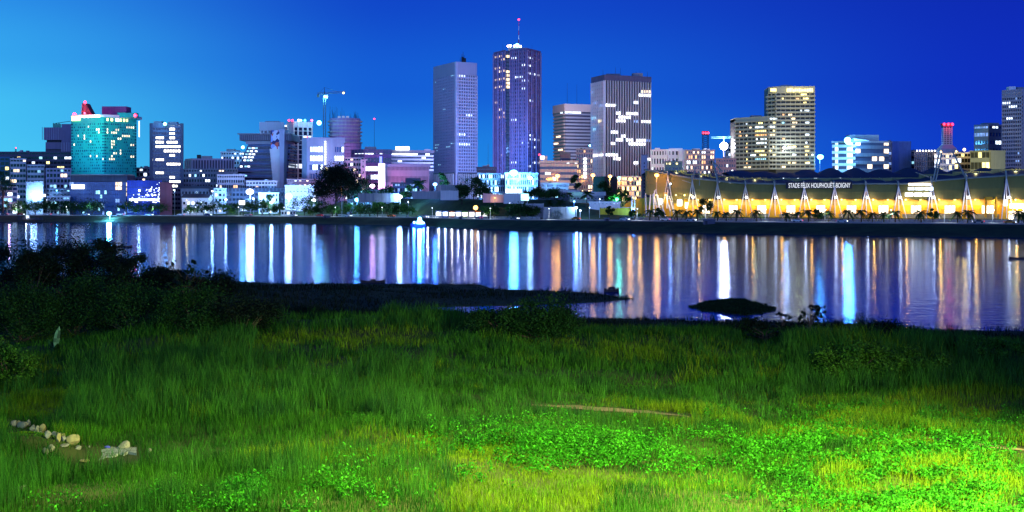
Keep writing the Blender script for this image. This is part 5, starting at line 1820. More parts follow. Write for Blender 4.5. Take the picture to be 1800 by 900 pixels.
def balcony_tower():
    D = 862
    OL = mat('olive_white_render', (.55, .52, .34), var=.08)
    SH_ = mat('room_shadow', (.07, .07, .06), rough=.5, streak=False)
    t = thing('balcony_hotel', (X(1370, D), D + 12, 8), 'stepped hotel tower of stacked balconies with many yellow lit rooms, behind the stadium', 'building')
    lo = [Vector(xy(1293, D + 20)), Vector(xy(1352, D))]
    hi = [Vector(xy(1350, D + 6)), Vector(xy(1364, D)), Vector(xy(1432, D - 2))]
    zl, zh, z0 = Z(204, D), Z(152, D), 8
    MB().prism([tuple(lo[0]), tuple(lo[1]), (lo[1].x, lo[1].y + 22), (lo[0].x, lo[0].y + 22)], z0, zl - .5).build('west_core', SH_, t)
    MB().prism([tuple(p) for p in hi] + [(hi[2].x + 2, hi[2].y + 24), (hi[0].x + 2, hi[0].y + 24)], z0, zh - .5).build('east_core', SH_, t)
    fh = 7.05 / FOC * D
    rg = random.Random(5)
    k = 0
    zt = Z(157, D) - fh
    def bal(chain, z, name='balcony'):
        b = MB()
        bays(chain, z, b)
        for A, B in zip(chain[:-1], chain[1:]):
            L = (B - A).length
            b.seg(A, B, -.2, L + .2, 0, 1.5, z, z + .25)
            b.seg(A, B, -.2, L + .2, 1.3, 1.5, z + .2, z + 1.15)
        b.build(name, OL, t)
    def bays(chain, z, b):
        for A, B in zip(chain[:-1], chain[1:]):
            L = (B - A).length
            n = max(2, int(L / 3.0))
            for q in range(n + 1):
                tt = min(max(q * L / n, .2), L - .2)
                b.seg(A, B, tt - .2, tt + .2, .0, .5, z + .25, z + fh)
    lit_rows = {}
    zz = Z(298, D)
    i = 0
    litpx = [(1322, 1342, 298 - 0), ]
    while zz < zh - 6:
        low_part = zz < zl - 3.0
        bal(hi[(0 if not low_part else 1):] if not low_part else [hi[1], hi[2]], zz)
        if low_part:
            bal([lo[0], lo[1]], zz)
            bal([lo[1], hi[1]], zz)
        zz += fh
        i += 1
    MB().prism([tuple(p + Vector((0, -.9))) for p in hi] + [(hi[2].x + 2, hi[2].y + 24), (hi[0].x + 2, hi[0].y + 24)], zh - 4.4, zh).build('crown', OL, t)
    MB().prism([(lo[0].x, lo[0].y - .9), (lo[1].x, lo[1].y - .9), (lo[1].x, lo[1].y + 22), (lo[0].x, lo[0].y + 22)], zl - 2.2, zl).build('roof_parapet', OL, t)
    MB().box(X(1326, D), X(1344, D), D + 10, D + 16, zl, Z(201, D)).build('plant_room', GREY, t)
    d = MB()
    for q in range(9):
        a0, a1 = math.pi * q / 9, math.pi * (q + 1) / 9
        r, c = 4.2, X(1385, D)
        d.hexa([(c + r * 1.3 * math.cos(a0), D + 6, zh), (c + r * 1.3 * math.cos(a1), D + 6, zh), (c + r * 1.3 * math.cos(a1), D + 12, zh), (c + r * 1.3 * math.cos(a0), D + 12, zh),
                (c + r * 1.3 * math.cos(a0), D + 6, zh + 1.6 * math.sin(a0)), (c + r * 1.3 * math.cos(a1), D + 6, zh + 1.6 * math.sin(a1)), (c + r * 1.3 * math.cos(a1), D + 12, zh + 1.6 * math.sin(a1)), (c + r * 1.3 * math.cos(a0), D + 12, zh + 1.6 * math.sin(a0))])
    d.build('roof_dome', CONC, t)
    A, B = hi[1], hi[2]; dv = (B - A).normalized(); L = (B - A).length
    # glowing crown lettering, unreadable at this distance: small bars
    x = 0.2
    pane(t, YEL_E, A, dv, -3.5, 0, 1.0, 1.2, zh - 3.2, zh - 1.4, 'sign_bar')
    x = L * .28
    while x < L - 1.2:
        w = rg.uniform(.5, 1.3)
        pane(t, YEL_E, A, dv, x, x + w, 1.0, 1.2, zh - 3.2 - rg.uniform(0, .4), zh - 1.5 + rg.uniform(-.5, .3), 'sign_bar')
        x += w + .3
    # lit rooms, read off the photograph: (x0, x1, row y, kind)
    rooms = [(1407, 1419, 166, YEL), (1374, 1378, 173, YEL), (1399, 1405, 173, AMBER), (1411, 1422, 173, YEL), (1412, 1418, 181, YEL), (1406, 1410, 195, COOL), (1413, 1423, 195, COOL), (1375, 1379, 202, AMBER), (1385, 1393, 202, WARM),
             (1336, 1366, 209, COOL), (1391, 1399, 209, WARM), (1311, 1315, 217, COOL), (1333, 1341, 216, YEL), (1357, 1364, 216, YEL), (1374, 1379, 216, CYAN), (1392, 1402, 216, WARM), (1414, 1423, 217, COOL),
             (1317, 1323, 224, WARM), (1327, 1342, 224, COOL), (1350, 1363, 224, COOL), (1391, 1399, 224, WARM), (1299, 1302, 233, AMBER), (1327, 1347, 231, YEL), (1359, 1362, 231, YEL), (1298, 1304, 240, AMBER), (1311, 1315, 240, WARM),
             (1327, 1348, 238, AMBER), (1350, 1363, 238, WARM), (1414, 1423, 239, COOL), (1328, 1332, 246, COOL), (1336, 1348, 246, COOL), (1375, 1380, 246, AMBER), (1312, 1314, 254, YEL), (1330, 1348, 253, COOL), (1416, 1419, 254, COOL),
             (1310, 1315, 261, AMBER), (1344, 1347, 261, COOL), (1358, 1361, 261, YEL), (1384, 1400, 260, YEL), (1413, 1422, 261, YEL), (1312, 1314, 269, YEL), (1327, 1344, 268, YEL), (1350, 1356, 268, YEL), (1374, 1378, 268, WARM),
             (1414, 1423, 268, YEL), (1319, 1330, 275, COOL), (1335, 1347, 275, YEL), (1358, 1363, 275, YEL), (1392, 1400, 275, COOL), (1416, 1419, 275, YEL), (1426, 1430, 275, COOL), (1327, 1347, 283, CYAN), (1312, 1314, 283, YEL),
             (1392, 1400, 283, WARM), (1312, 1314, 290, AMBER), (1385, 1390, 290, YEL), (1414, 1424, 290, YEL), (1306, 1320, 297, WARM), (1374, 1381, 297, WARM)]
    cnt = 0
    for a, b_, y, mm in rooms:
        for (A, B) in ((lo[0], lo[1]), (lo[1], hi[1]), (hi[1], hi[2])):
            dv = (B - A).normalized(); L = (B - A).length
            def tt(px):
                k = (px - 900) / FOC
                return (k * A.y - A.x) / (dv.x - k * dv.y)
            t0, t1 = max(tt(a), 0.05), min(tt(b_), L - .05)
            if t1 - t0 < .6: continue
            n = max(1, round((t1 - t0) / 3))
            zc = Z(y, A.y + dv.y * t0)
            kf = round((zc - (Z(298, D) + fh * .62)) / fh)
            zb = Z(298, D) + kf * fh
            for q in range(n):
                if cnt > 97: break
                cnt += 1
                pane(t, mm, A, dv, t0 + (t1 - t0) * (q + .08) / n, t0 + (t1 - t0) * (q + .92) / n, -.1, .12, zb + .6, zb + fh - .35, 'lit_room')
    MB().ball((X(1378, D - 4), D - 5, Z(260, D)), .9).build('floodlight_head', LAMPM['w'][0], t)
    org = ORG[t.name]
    lamp_light('hotel_floodlight', (X(1378, D) - org[0], D - 8 - org[1], Z(260, D) - org[2]), 5000, (.6, .75, 1), .8, t)
    lamp_light('crown_wash', (X(1400, D) - org[0], D - 12 - org[1], zh - 3 - org[2]), 3000, (1, .85, .25), .8, t)
    lamp_light('facade_wash', (X(1350, D) - org[0], D - 70 - org[1], 25 - org[2]), 70000, (.95, .80, .22), 2, t, spot=(2.2, (X(1365, D) - org[0], D - org[1], 45 - org[2])))
balcony_tower()

s = Bld('curved_office', 'office with glowing blue-white floor bands on its west bay and dark floors east', [(1463, 905), (1504, 898), (1562, 902)], 248, 18, core=mat('dusk_glass', (.06, .08, .13), rough=.3, streak=False), cap=(1, CONC, .4))
s.side(0, 10, 8, .45, 0, WHITE, .8)
s.side(1, 8, 14, .45, 0, mat('dim_band', (.20, .22, .26)), .6)
for k in range(10):
    s.cell(0, k, 1, COOL); s.cell(0, k, 5, COOL); s.cell(0, k, 6, COOL)
s.lit([(1506, 1509, 258), (1506, 1509, 272), (1556, 1560, 261), (1555, 1560, 272), (1535, 1538, 285), (1548, 1552, 285), (1527, 1530, 293), (1555, 1560, 293)], WARM)
s.roofbox(1493, 1545, 237, 908, 9, CONC)
b = MB()
b.hexa([(X(1501, 897), 897, Z(248, 897)), (X(1528, 897), 897, Z(248, 897)), (X(1528, 897), 903, Z(248, 897)), (X(1501, 897), 903, Z(248, 897)), (X(1501, 897), 897, Z(243, 897)), (X(1528, 897), 897, Z(247, 897)), (X(1528, 897), 903, Z(247, 897)), (X(1501, 897), 903, Z(243, 897))])
b.build('canopy', WHITE, s.root)
s.bulb(1490, 893, 247, 'c', 2.3, 60000, 'roof_floodlight')
s = low('blue_slab_block', 'plain blue slab building next to the curved office', 1568, 1601, 249, 915, 18, mat('blue_render', (.12, .2, .5)), 1, 1, .98, .03, 0, glass=mat('blue_render', ()))
s = low('dim_block', 'narrow dim block with side windows between curved office and blue slab', 1561, 1568, 249, 908, 10, GREY, 10, 1, .5, .2, .4, (DIMB, CYAN), 60)
s = low('blue_block', 'low blue block beside the plain blue slab', 1601, 1608, 265, 920, 10, GREY, 7, 1, .5, .2, .6, (CYAN,), 61)
s = low('finned_office', 'dark office with close vertical fins and a row of roof lamps', 1607, 1658, 266, 890, 16, mat('brown_fin', (.24, .19, .2)), 3, 13, .2, .4, 0)
for k in range(9):
    s.bulb(1612 + k * 5.2, 887, 265, 'w', .45, 0, 'roof_lamp')
def beacon_tower():
    D = 880
    t = thing('beacon_tower', (X(1664, D), D, 8), 'tapered concrete lattice tower with a glowing red crown, east of the balcony hotel', 'tower')
    x = X(1664, D)
    sq = lambda w: [(x - w, D - w), (x + w, D - w), (x + w, D + w), (x - w, D + w)]
    MB().prism(sq(1.9), 8, Z(222, D)).build('shaft', DARKC, t)
    z0, z1 = Z(262, D), Z(224, D)
    for w0, w1, a, b_ in ((5.2, 3.4, 8, Z(256, D)),):
        MB().prism(sq(5.0), 8, Z(262, D)).build('base_block', LAV, t)
        MB().prism(sq(5.0), Z(262, D), Z(255, D), sq(2.9)).build('flared_base', LAV, t)
    n = 9
    for k in range(n):
        za, zb = Z(255, D) + (Z(224, D) - Z(255, D)) * k / n, Z(255, D) + (Z(224, D) - Z(255, D)) * (k + 1) / n
        MB().prism(sq(2.7), za, za + (zb - za) * .4).build('ring_slab', PALE, t)
    b = MB()
    for dx in (-2.6, -.9, .9, 2.6):
        b.box(x + dx - .25, x + dx + .25, D - 2.85, D - 2.4, Z(255, D), Z(224, D))
    b.build('mullion_frame', PALE, t)
    MB().prism(sq(2.9), Z(224, D), Z(221.5, D)).build('platform', DARKC, t)
    MB().prism(sq(2.6), Z(221.5, D), Z(217, D), sq(3.3)).build('red_crown', RED_P, t)
    for dx in (-2.6, 0, 2.6):
        MB().ball((x + dx, D - 3.4, Z(219, D)), .9).build('beacon', RED_E, t)
    lamp_light('beacon_light', (0, -7, Z(219, D) - 8), 1500, (1, .03, .06), .5, t)
beacon_tower()
s = low('white_terrace_block', 'white terraced building with cool lit rooms under the beacon tower', 1642, 1678, 270, 800, 14, WHITE, 4, 7, .35, .15, .5, (COOL, COOL, YEL), 62)
s.bulb(1654, 796, 267, 'y', .5, 1500); s.bulb(1681, 800, 266, 'y', .5, 1500)
s = low('parking_deck', 'open decks with white slabs between terraced block and yellow flats', 1678, 1712, 268, 815, 14, mat('dim_slab', (.35, .38, .45)), 4, 6, .35, .05, .2, (COOL, YEL), 63)
s.bulb(1695, 812, 263, 'y', .9, 3500, 'roof_floodlight')
s = Bld('yellow_flats', 'yellow apartment house with balconies and a blank yellow end wall', [(1706, 795), (1740, 790), (1766, 794)], 265, 14, core=mat('yellow_shadow', (.15, .13, .05)), cap=(.8, YELW, .4))
s.side(0, 5, 5, .4, .08, YELW, 1.0)
s.rand(.25, (YEL, WARM), 64)
MB().seg(s.pts[1], s.pts[2], 0, (s.pts[2] - s.pts[1]).length, .0, .6, s.z0, s.z1 - .1).build('blank_wall', YELW, s.root)
org = ORG[s.root.name]
lamp_light('street_glow', (X(1735, 760) - org[0], 755 - org[1], 30 - org[2]), 14000, (1, .9, .3), 1, s.root, spot=(2.2, (X(1735, 790) - org[0], 790 - org[1], 30 - org[2])))
s = Bld('grey_office', 'grey and cream mid-rise office west of the tall residential tower', [(1713, 905), (1738, 897), (1770, 903)], 219, 16, core=BGLASS, cap=(1, LAV, .3))
s.side(0, 10, 5, .55, .1, CREAM, .5); s.side(1, 10, 6, .55, .1, mat('blue_grey_panel', (.25, .28, .36)), .5)
s.lit([(1748, 1754, 230), (1752, 1762, 253), (1716, 1735, 231, DIMB), (1716, 1735, 238, DIMB)], COOL)
s.roofbox(1730, 1756, 216, 905, 7, CONC)
s = Bld('tall_residential_tower', 'tall grey-blue residential tower of tight balconies at the east edge of the picture', [(1762, 830), (1797, 820), (1860, 835)], 157, 22, core=DARKC, cap=(4.0, LAV, .3))
s.side(0, 30, 9, .45, .2, mat('ash_concrete', (.40, .40, .48)), .7)
s.side(1, 30, 12, .45, .2, mat('ash_concrete', ()), .7)
s.lit([(1763, 1771, 184), (1776, 1786, 189), (1771, 1778, 210)], COOL)
s.rand(.03, (DIMB, COOL), 66)
s.roofbox(1774, 1786, 152, 826, 5, WHITE, 'white_canopy')
s.roofbox(1788, 1800, 153, 826, 5, GREY)
# ================================================================== the stadium
def stadium():
    t = thing('stadium', (X(1500, 640), 650, 4.5), 'long stadium with ochre walls, grey membrane panels, humped roof and white V-shaped pylons', 'stadium')
    DX, DD = [1120, 1135, 1260, 1465, 1635, 1766, 1870], [700, 692, 668, 642, 622, 606, 594]
    Dp = lambda px: float(np.interp(px, DX, DD))
    pt = lambda px, py, off=0: (X(px, Dp(px)) * (1 + off / Dp(px)), Dp(px) + off, Z(py, Dp(px)))
    def P3(px, py, off=0):
        """point on the stadium front at photo column px, height of row py on the front line, off metres behind it"""
        D = Dp(px)
        return Vector((X(px, D), D + off, Z(py, D)))
    pyl = [1173, 1216, 1260, 1309, 1360, 1412, 1465, 1520, 1577, 1635, 1696, 1766, 1840]
    beam = lambda px: float(np.interp(px, [1134, 1175, 1216, 1300, 1400, 1520, 1600, 1640, 1700, 1800, 1870], [298, 306, 313, 322, 324, 323, 323, 318, 313, 307, 303]))
    base = lambda px: float(np.interp(px, [1134, 1500, 1860], [382.5, 383.5, 389]))
    m = MB()
    pxs = list(range(1134, 1866, 12))
    for a, b in zip(pxs[:-1], pxs[1:]):
        m.tube(P3(a, beam(a), -.6), P3(b, beam(b), -.6), .42, .42, 6)
    m.build('eave_beam', STEEL, t)
    # membrane panels between pylons
    edge = [1134] + pyl
    for a, b in zip(edge[:-1], edge[1:]):
        g = MB()
        n = 10
        ins = 8 if a > 1134 else 0
        pr = None
        for k in range(n + 1):
            s = k / n
            tx = a + (b - a) * s
            bx_ = a + ins + (b - 7 - a - ins) * s
            top = P3(tx, beam(tx) + 1.6, -.2)
            yb = 349.5 + 1.5 * math.sin(math.pi * s) + (0 if a > 1210 else -9 * (1 - s) * (a < 1140) + 0)
            bot = P3(bx_, yb, -1.2)
            mid = (top + bot) / 2 + Vector((0, -.9, 0))
            if pr:
                g.quad(pr[1], mid, top, pr[0]); g.quad(pr[2], bot, mid, pr[1])
            pr = (top, mid, bot)
        sld = g.build('membrane_panel', MEMB, t)
    # dark band and backing wall behind the panels
    for a, b in zip(edge[:-1], edge[1:]):
        g = MB()
        A, B = P3(a, 340, 3), P3(b, 340, 3)
        z0, z1 = P3((a + b) / 2, base(a) + 2).z, P3((a + b) / 2, beam((a + b) / 2) + 2).z
        A2, B2 = Vector(A[:2]), Vector(B[:2])
        L = (B2 - A2).length
        g.seg(A2, B2, -.05, L + .05, -1, 0, z0 + .2, z1)
        g.build('inner_wall', ROOFD, t)
        zc0, zc1, zo, zg = P3((a + b) / 2, 361).z, P3((a + b) / 2, 347).z, P3((a + b) / 2, 376).z, P3((a + b) / 2, base((a + b) / 2) + 1).z
        MB().seg(A2, B2, 0, L, .05, .5, zc0, zc1).build('upper_wall', mat('cream_concourse', (.40, .34, .12)), t)
        MB().seg(A2, B2, 0, L, .05, .9, zo, zc0).build('ochre_wall', OCHRE, t)
        MB().seg(A2, B2, -.1, L + .1, .05, 1.6, zg, zo).build('plinth', mat('green_grey_plinth', (.22, .24, .18)), t)
        if a >= 1216:
            # bright concourse opening west of each pylon
            d = (B2 - A2).normalized()
            w0, w1 = L * .50, L * .80
            o = MB().seg(A2, B2, w0, w1, .92, 1.0, zo + .3, zc0 - .1)
            o.build('lit_opening', emat('concourse_light', (1, .88, .66), 3.4, .45, .45), t)
            for q in (0, .33, .66, 1):
                tt = w0 + (w1 - w0) * q
                MB().seg(A2, B2, tt - .15, tt + .15, 1.0, 1.25, zo + .2, zc0).build('opening_frame', CREAM, t)
        # ochre buttress around the pylon foot
        if a > 1134:
            gm = MB()
            pa = [P3(a - 8, base(a), -1.0), P3(a + 9, base(a), -1.0), P3(a + 6, 362, -.3), P3(a - 6, 362, -.3)]
            pb = [p + Vector((0, 3.2, 0)) for p in pa]
            gm.hexa([pa[0], pa[1], pb[1], pb[0], pa[3], pa[2], pb[2], pb[3]])
            gm.build('buttress', OCHRE, t)
        if a > 1134:
            q0, q1, q2 = P3(a - 7, 351, -1.5), P3(a + 7.5, 351, -1.5), P3(a, beam(a) + 5, -.8)
            MB().hexa([q0, q1, q1 + Vector((0, .4, 0)), q0 + Vector((0, .4, 0)), q2 - Vector((.3, 0, 0)), q2 + Vector((.3, 0, 0)), q2 + Vector((.3, .4, 0)), q2 + Vector((-.3, .4, 0))]).build('dark_gap_panel', ROOFD, t)
    # pylons
    for k, px in enumerate(pyl):
        tall = px >= 1635 or px <= 1216
        top = beam(px) - (9 if px >= 1635 else 5)
        g = MB()
        ax = P3(px, beam(px) + 5, -2.2)
        g.tube(P3(px - .4, top, -1.6), ax, .4, .4, 6)
        g.tube(P3(px + 2, top + 2, -.5), P3(px + 7, beam(px) + 2, 1), .2, .2, 5)
        g.build('pylon_post', STEEL, t)
        for fx, off in ((-13, -5), (2, -1), (12.5, -4)):
            foot = P3(px + fx, base(px) - (4 if fx == 2 else 0), off)
            lg = MB().tube(ax, foot, .24, .22, 6)
            lg.build('pylon_leg', WHITE if px > 1330 else mat('pale_green_steel', (.5, .55, .5)), t)
        pw = 380 if px >= 1400 else 220
        if px >= 1216:
            q = P3(px, 347, -4.6)
            MB().ball(q, .55).build('pylon_lamp', WHT_E, t)
            o = ORG[t.name]
            lamp_light('pylon_light', (q.x - o[0], q.y - 1.2 - o[1], q.z - .8 - o[2]), pw, (.9, .95, 1), .4, t)
            lamp_light('pylon_light', (q.x - o[0], q.y - 6 - o[1], q.z + 1 - o[2]), 2600, (1, .9, .7), .4, t, spot=(1.5, (q.x - o[0], q.y + 3 - o[1], q.z - 5 - o[2])))
        # warm wall lamps either side
        for f in (.27, .72):
            if k + 1 < len(pyl) and px >= 1216:
                x = px + (pyl[k + 1] - px) * f
                q = P3(x, 351, .6)
                MB().ball(q, .42).build('wall_lamp', YEL_E, t)
                o = ORG[t.name]
                lamp_light('wall_light', (q.x - o[0], q.y - 1.6 - o[1], q.z - .4 - o[2]), 2400, (1, .60, .15), .3, t, spot=(2.7, (q.x - o[0], q.y + 4 - o[1], q.z - 6 - o[2])))
                if f < .5:
                    lamp_light('wall_light', (q.x - o[0], q.y - 1.8 - o[1], q.z - .4 - o[2]), 900, (1, .40, .05), .3, t)
    # lower roof membrane with scalloped back edge, strip of lit seating, humped upper roof
    for a, b in zip(pyl[:-1], pyl[1:]):
        g, n, mrows = MB(), 10, 4
        P = []
        for i in range(n + 1):
            s = i / n
            px = a + (b - a) * s
            row = []
            for j in range(mrows + 1):
                v = j / mrows
                e = beam(px) - .5 - v * (4.5 + 4.0 * abs(math.sin(math.pi * s)) ** 1.2)
                row.append(P3(px, e, v * 16))
            P.append(row)
        for i in range(n):
            for j in range(mrows):
                g.quad(P[i][j], P[i + 1][j], P[i + 1][j + 1], P[i][j + 1])
        g.build('lower_roof', ROOFM, t, smooth=True)
        mid = (a + b) / 2
        A2, B2 = Vector(P3(a, 0, 17)[:2]), Vector(P3(b, 0, 17)[:2])
        z1, z0 = P3(mid, beam(mid) - 11).z, P3(mid, beam(mid) - 2).z
        MB().seg(A2, B2, 0, (B2 - A2).length, 0, .3, z0, z1).build('seating_strip', mat('olive_seating', (.30, .28, .12)), t)
        if a < 1330 or a > 1690:
            o = ORG[t.name]
            lamp_light('seating_light', (P3(mid, 0, 13).x - o[0], P3(mid, 0, 12).y - o[1], (z0 + z1) / 2 + .5 - o[2]), 450, (1, .9, .35), .4, t)
        for q in (.2, .5, .8):
            MB().tube(P3(a + (b - a) * q, beam(a), 3), P3(a + (b - a) * q, beam(a) - 12, 20), .16, .16, 4).build('roof_strut', STEEL, t)
    hx = [1150, 1200, 1250, 1300, 1350, 1395, 1430, 1478, 1524, 1570, 1622, 1676, 1722, 1770, 1820, 1870]
    for k, (a, b) in enumerate(zip(hx[:-1], hx[1:])):
        g, n, mrows = MB(), 12, 5
        P = []
        yv = float(np.interp(a, [1150, 1300, 1400, 1870], [299, 300, 303, 301]))
        hh = 3.5 if a < 1420 else (11.0 if k % 3 else 8.5)
        for i in range(n + 1):
            s = i / n
            px = a + (b - a) * s
            row = []
            for j in range(mrows + 1):
                v = j / mrows
                e = 313 + (yv - 313) * v ** .6 - hh * math.sin(math.pi * s) ** .9 * v
                if a < 1300:
                    e = (303 + (a - 1150) * .05) + (yv - 303) * v - hh * math.sin(math.pi * s) * v
                p = P3(px, e, 24 + v * 22)
                row.append(p)
            row.append(P3(px, 306, 80))
            P.append(row)
        for i in range(n):
            for j in range(mrows + 1):
                g.quad(P[i][j], P[i + 1][j], P[i + 1][j + 1], P[i][j + 1])
        g.build('humped_roof', ROOFM, t, smooth=True)
        if a > 1370:
            MB().tube(P3(a, 312.5, 23), P3(b, 312.5, 23), .25, .25, 5).build('ridge_beam', STEEL, t)
    rg = random.Random(9)
    for k in range(26):       # small lights and reflections along the stands
        px = rg.uniform(1320, 1780)
        w = rg.uniform(1, 6)
        p, q = P3(px, 0, 22), P3(px + w, 0, 22)
        z = Z(rg.uniform(313.5, 315.5), Dp(px))
        MB().seg(Vector(p[:2]), Vector(q[:2]), 0, (q - p).length, 0, .3, z, z + .5).build('stand_light', rg.choice((COOL, YEL, DIMB, AMBER)), t)
    # inclined roof masts
    for (x0, y0, x1, y1, r) in ((1254, 283, 1262, 322, .55), (1255, 284, 1267, 300, .4), (1223, 297, 1216, 320, .3), (1232, 297, 1229, 326, .25), (1170, 300, 1175, 322, .35), (1653, 270, 1639, 318, .42), (1658, 268, 1643, 320, .36),
                                (1677, 266, 1696, 312, .42), (1145, 300, 1216, 322, .22), (1135, 298, 1160, 300, .2), (1160, 300, 1216, 313, .2), (1612, 303, 1632, 311, .25)):
        MB().tube(P3(x0, y0, 2), P3(x1, y1, -1), r * .8, r, 6).build('roof_mast', STEEL, t)
    # west end: raking columns, ochre drums, curved ramp wall
    for (x0, y0, x1, y1) in ((1134, 382, 1134, 340), (1138, 382, 1143, 342), (1146, 382, 1150, 335), (1149, 382, 1147, 342), (1156, 382, 1148, 340), (1156, 382, 1156, 343), (1161, 382, 1152, 333), (1168, 382, 1159, 350), (1159, 382, 1165, 362),
                             (1176, 372, 1170, 345), (1183, 380, 1176, 345), (1170, 366, 1173, 334)):
        p0, p1 = P3(x0, y0, -6), P3(x1, y1, -2)
        MB().tube(p0, p1, .36, .3, 6).build('raking_column', PALE, t)
    for (a, b, y, off) in ((1166, 1172, 338, -3), (1172, 1182, 352, -3.5), (1185, 1203, 358, 0), (1203, 1216, 346, 1)):
        p, q = P3(a, base(a), off), P3(b, base(b), off)
        MB().box(p.x, q.x, p.y, p.y + 4, p.z - .3, P3(a, y).z).build('ochre_block', OCHRE, t)
    for (a, b, y0, y1) in ((1190, 1199, 351, 362), (1204, 1209, 356, 366), (1158, 1164, 345, 360), (1172, 1174, 347, 362)):
        p, q = P3(a, y1, -1.2), P3(b, y0, -1.2)
        MB().box(p.x, q.x, p.y, p.y + .4, p.z, q.z).build('lit_opening', WHT_S, t)
    for px in (1152, 1168, 1186, 1201, 1212):
        q = P3(px, 343, -5)
        MB().ball(q, .4).build('wall_lamp', YEL_E, t)
        o = ORG[t.name]
        lamp_light('wall_light', (q.x - o[0], q.y - 1.6 - o[1], q.z - o[2]), 1300, (1, .75, .3), .3, t, spot=(2.7, (q.x - o[0], q.y + 4 - o[1], q.z - 6 - o[2])))
    a = MB()
    for k in range(10):
        t0, t1 = math.pi * k / 20, math.pi * (k + 1) / 20
        c = P3(1137, base(1137), 6)
        a.hexa([(c.x - 14 * math.cos(t0), c.y, c.z - .3), (c.x - 14 * math.cos(t1), c.y, c.z - .3), (c.x - 14 * math.cos(t1), c.y + .5, c.z - .3), (c.x - 14 * math.cos(t0), c.y + .5, c.z - .3),
                (c.x - 14 * math.cos(t0), c.y, c.z + 10 * math.sin(t0)), (c.x - 14 * math.cos(t1), c.y, c.z + 10 * math.sin(t1)), (c.x - 14 * math.cos(t1), c.y + .5, c.z + 10 * math.sin(t1)), (c.x - 14 * math.cos(t0), c.y + .5, c.z + 10 * math.sin(t0))])
    a.build('curved_end_wall', OCHRE, t)
    # white lit window block east of the sign
    for (a, b, y0, y1, m_) in ((1594, 1633, 322, 326.5, WARM), (1593, 1604, 329, 334.5, COOL), (1606, 1620, 329, 334.5, COOL), (1622, 1637, 329, 334.5, COOL), (1588, 1602, 339, 345, WHT_S), (1604, 1618, 339, 345, WHT_S), (1620, 1633, 339, 345, WHT_S)):
        p, q = P3(a, y1, -2.9), P3(b, y0, -2.9)
        MB().seg(Vector(p[:2]), Vector(q[:2]), 0, (Vector(q[:2]) - Vector(p[:2])).length, 0, .25, p.z, P3(a, y0).z).build('lit_window', m_, t)
    # east entrance: portal and white ribbon windows
    for (a, b, y0, y1) in ((1728, 1731, 346, 382), (1746, 1749, 346, 382)):
        p, q = P3(a, y1, -3), P3(b, y0, -3)
        MB().box(p.x, q.x, p.y, p.y + 1.2, p.z, q.z).build('portal_post', OCHRE, t)
    p, q = P3(1728, 352, -3), P3(1749, 346, -3)
    MB().box(p.x, q.x, p.y - .1, p.y + 1.3, p.z, q.z).build('portal_lintel', OCHRE, t)
    for (a, b, y0, y1) in ((1773, 1840, 358, 366), (1772, 1840, 371, 375), (1772, 1780, 377, 386), (1764, 1770, 350, 362)):
        p, q = P3(a, y1, -1), P3(b, y0, -1)
        MB().seg(Vector(p[:2]), Vector(q[:2]), 0, (Vector(q[:2]) - Vector(p[:2])).length, 0, .3, p.z, P3(a, y0).z).build('lit_opening', emat('concourse_light', ()  , 3), t)
    # lettering on the dark fascia
    cu = bpy.data.curves.new('lettering', 'FONT')
    cu.body = 'STADE F\u00c9LIX HOUPHOU\u00cbT-BOIGNY'
    cu.size = 1.0
    cu.extrude = .06
    cu.offset = .0
    tmp = bpy.data.objects.new('lettering_tmp', cu)
    COL.objects.link(tmp)
    bpy.context.view_layer.update()
    me = bpy.data.meshes.new_from_object(tmp.evaluated_get(bpy.context.evaluated_depsgraph_get()))
    bpy.data.objects.remove(tmp)
    me.materials.clear(); me.materials.append(emat('sign_white', (.92, .96, 1), .95))
    xs_ = [v.co.x for v in me.vertices]
    w = max(xs_) - min(xs_)
    A, B = P3(1384, 0, -2.6), P3(1492, 0, -2.6)
    d = (Vector(B[:2]) - Vector(A[:2]))
    sc = d.length / w
    o = bpy.data.objects.new('lettering', me)
    COL.objects.link(o)
    o.parent = t
    og = ORG[t.name]
    zl = P3(1438, 330.0).z
    o.location = (A.x - og[0], A.y - og[1], zl - og[2])
    o.rotation_euler = (math.radians(90), 0, math.atan2(d.y, d.x))
    o.scale = (sc, 2.35 / .73, 1)
    fa, fb = P3(1380, 0, -2.0), P3(1496, 0, -2.0)
    MB().seg(Vector(fa[:2]), Vector(fb[:2]), 0, (Vector(fb[:2]) - Vector(fa[:2])).length, -.2, .2, zl - .4, zl + 2.8).build('sign_fascia', ROOFD, t)
stadium()
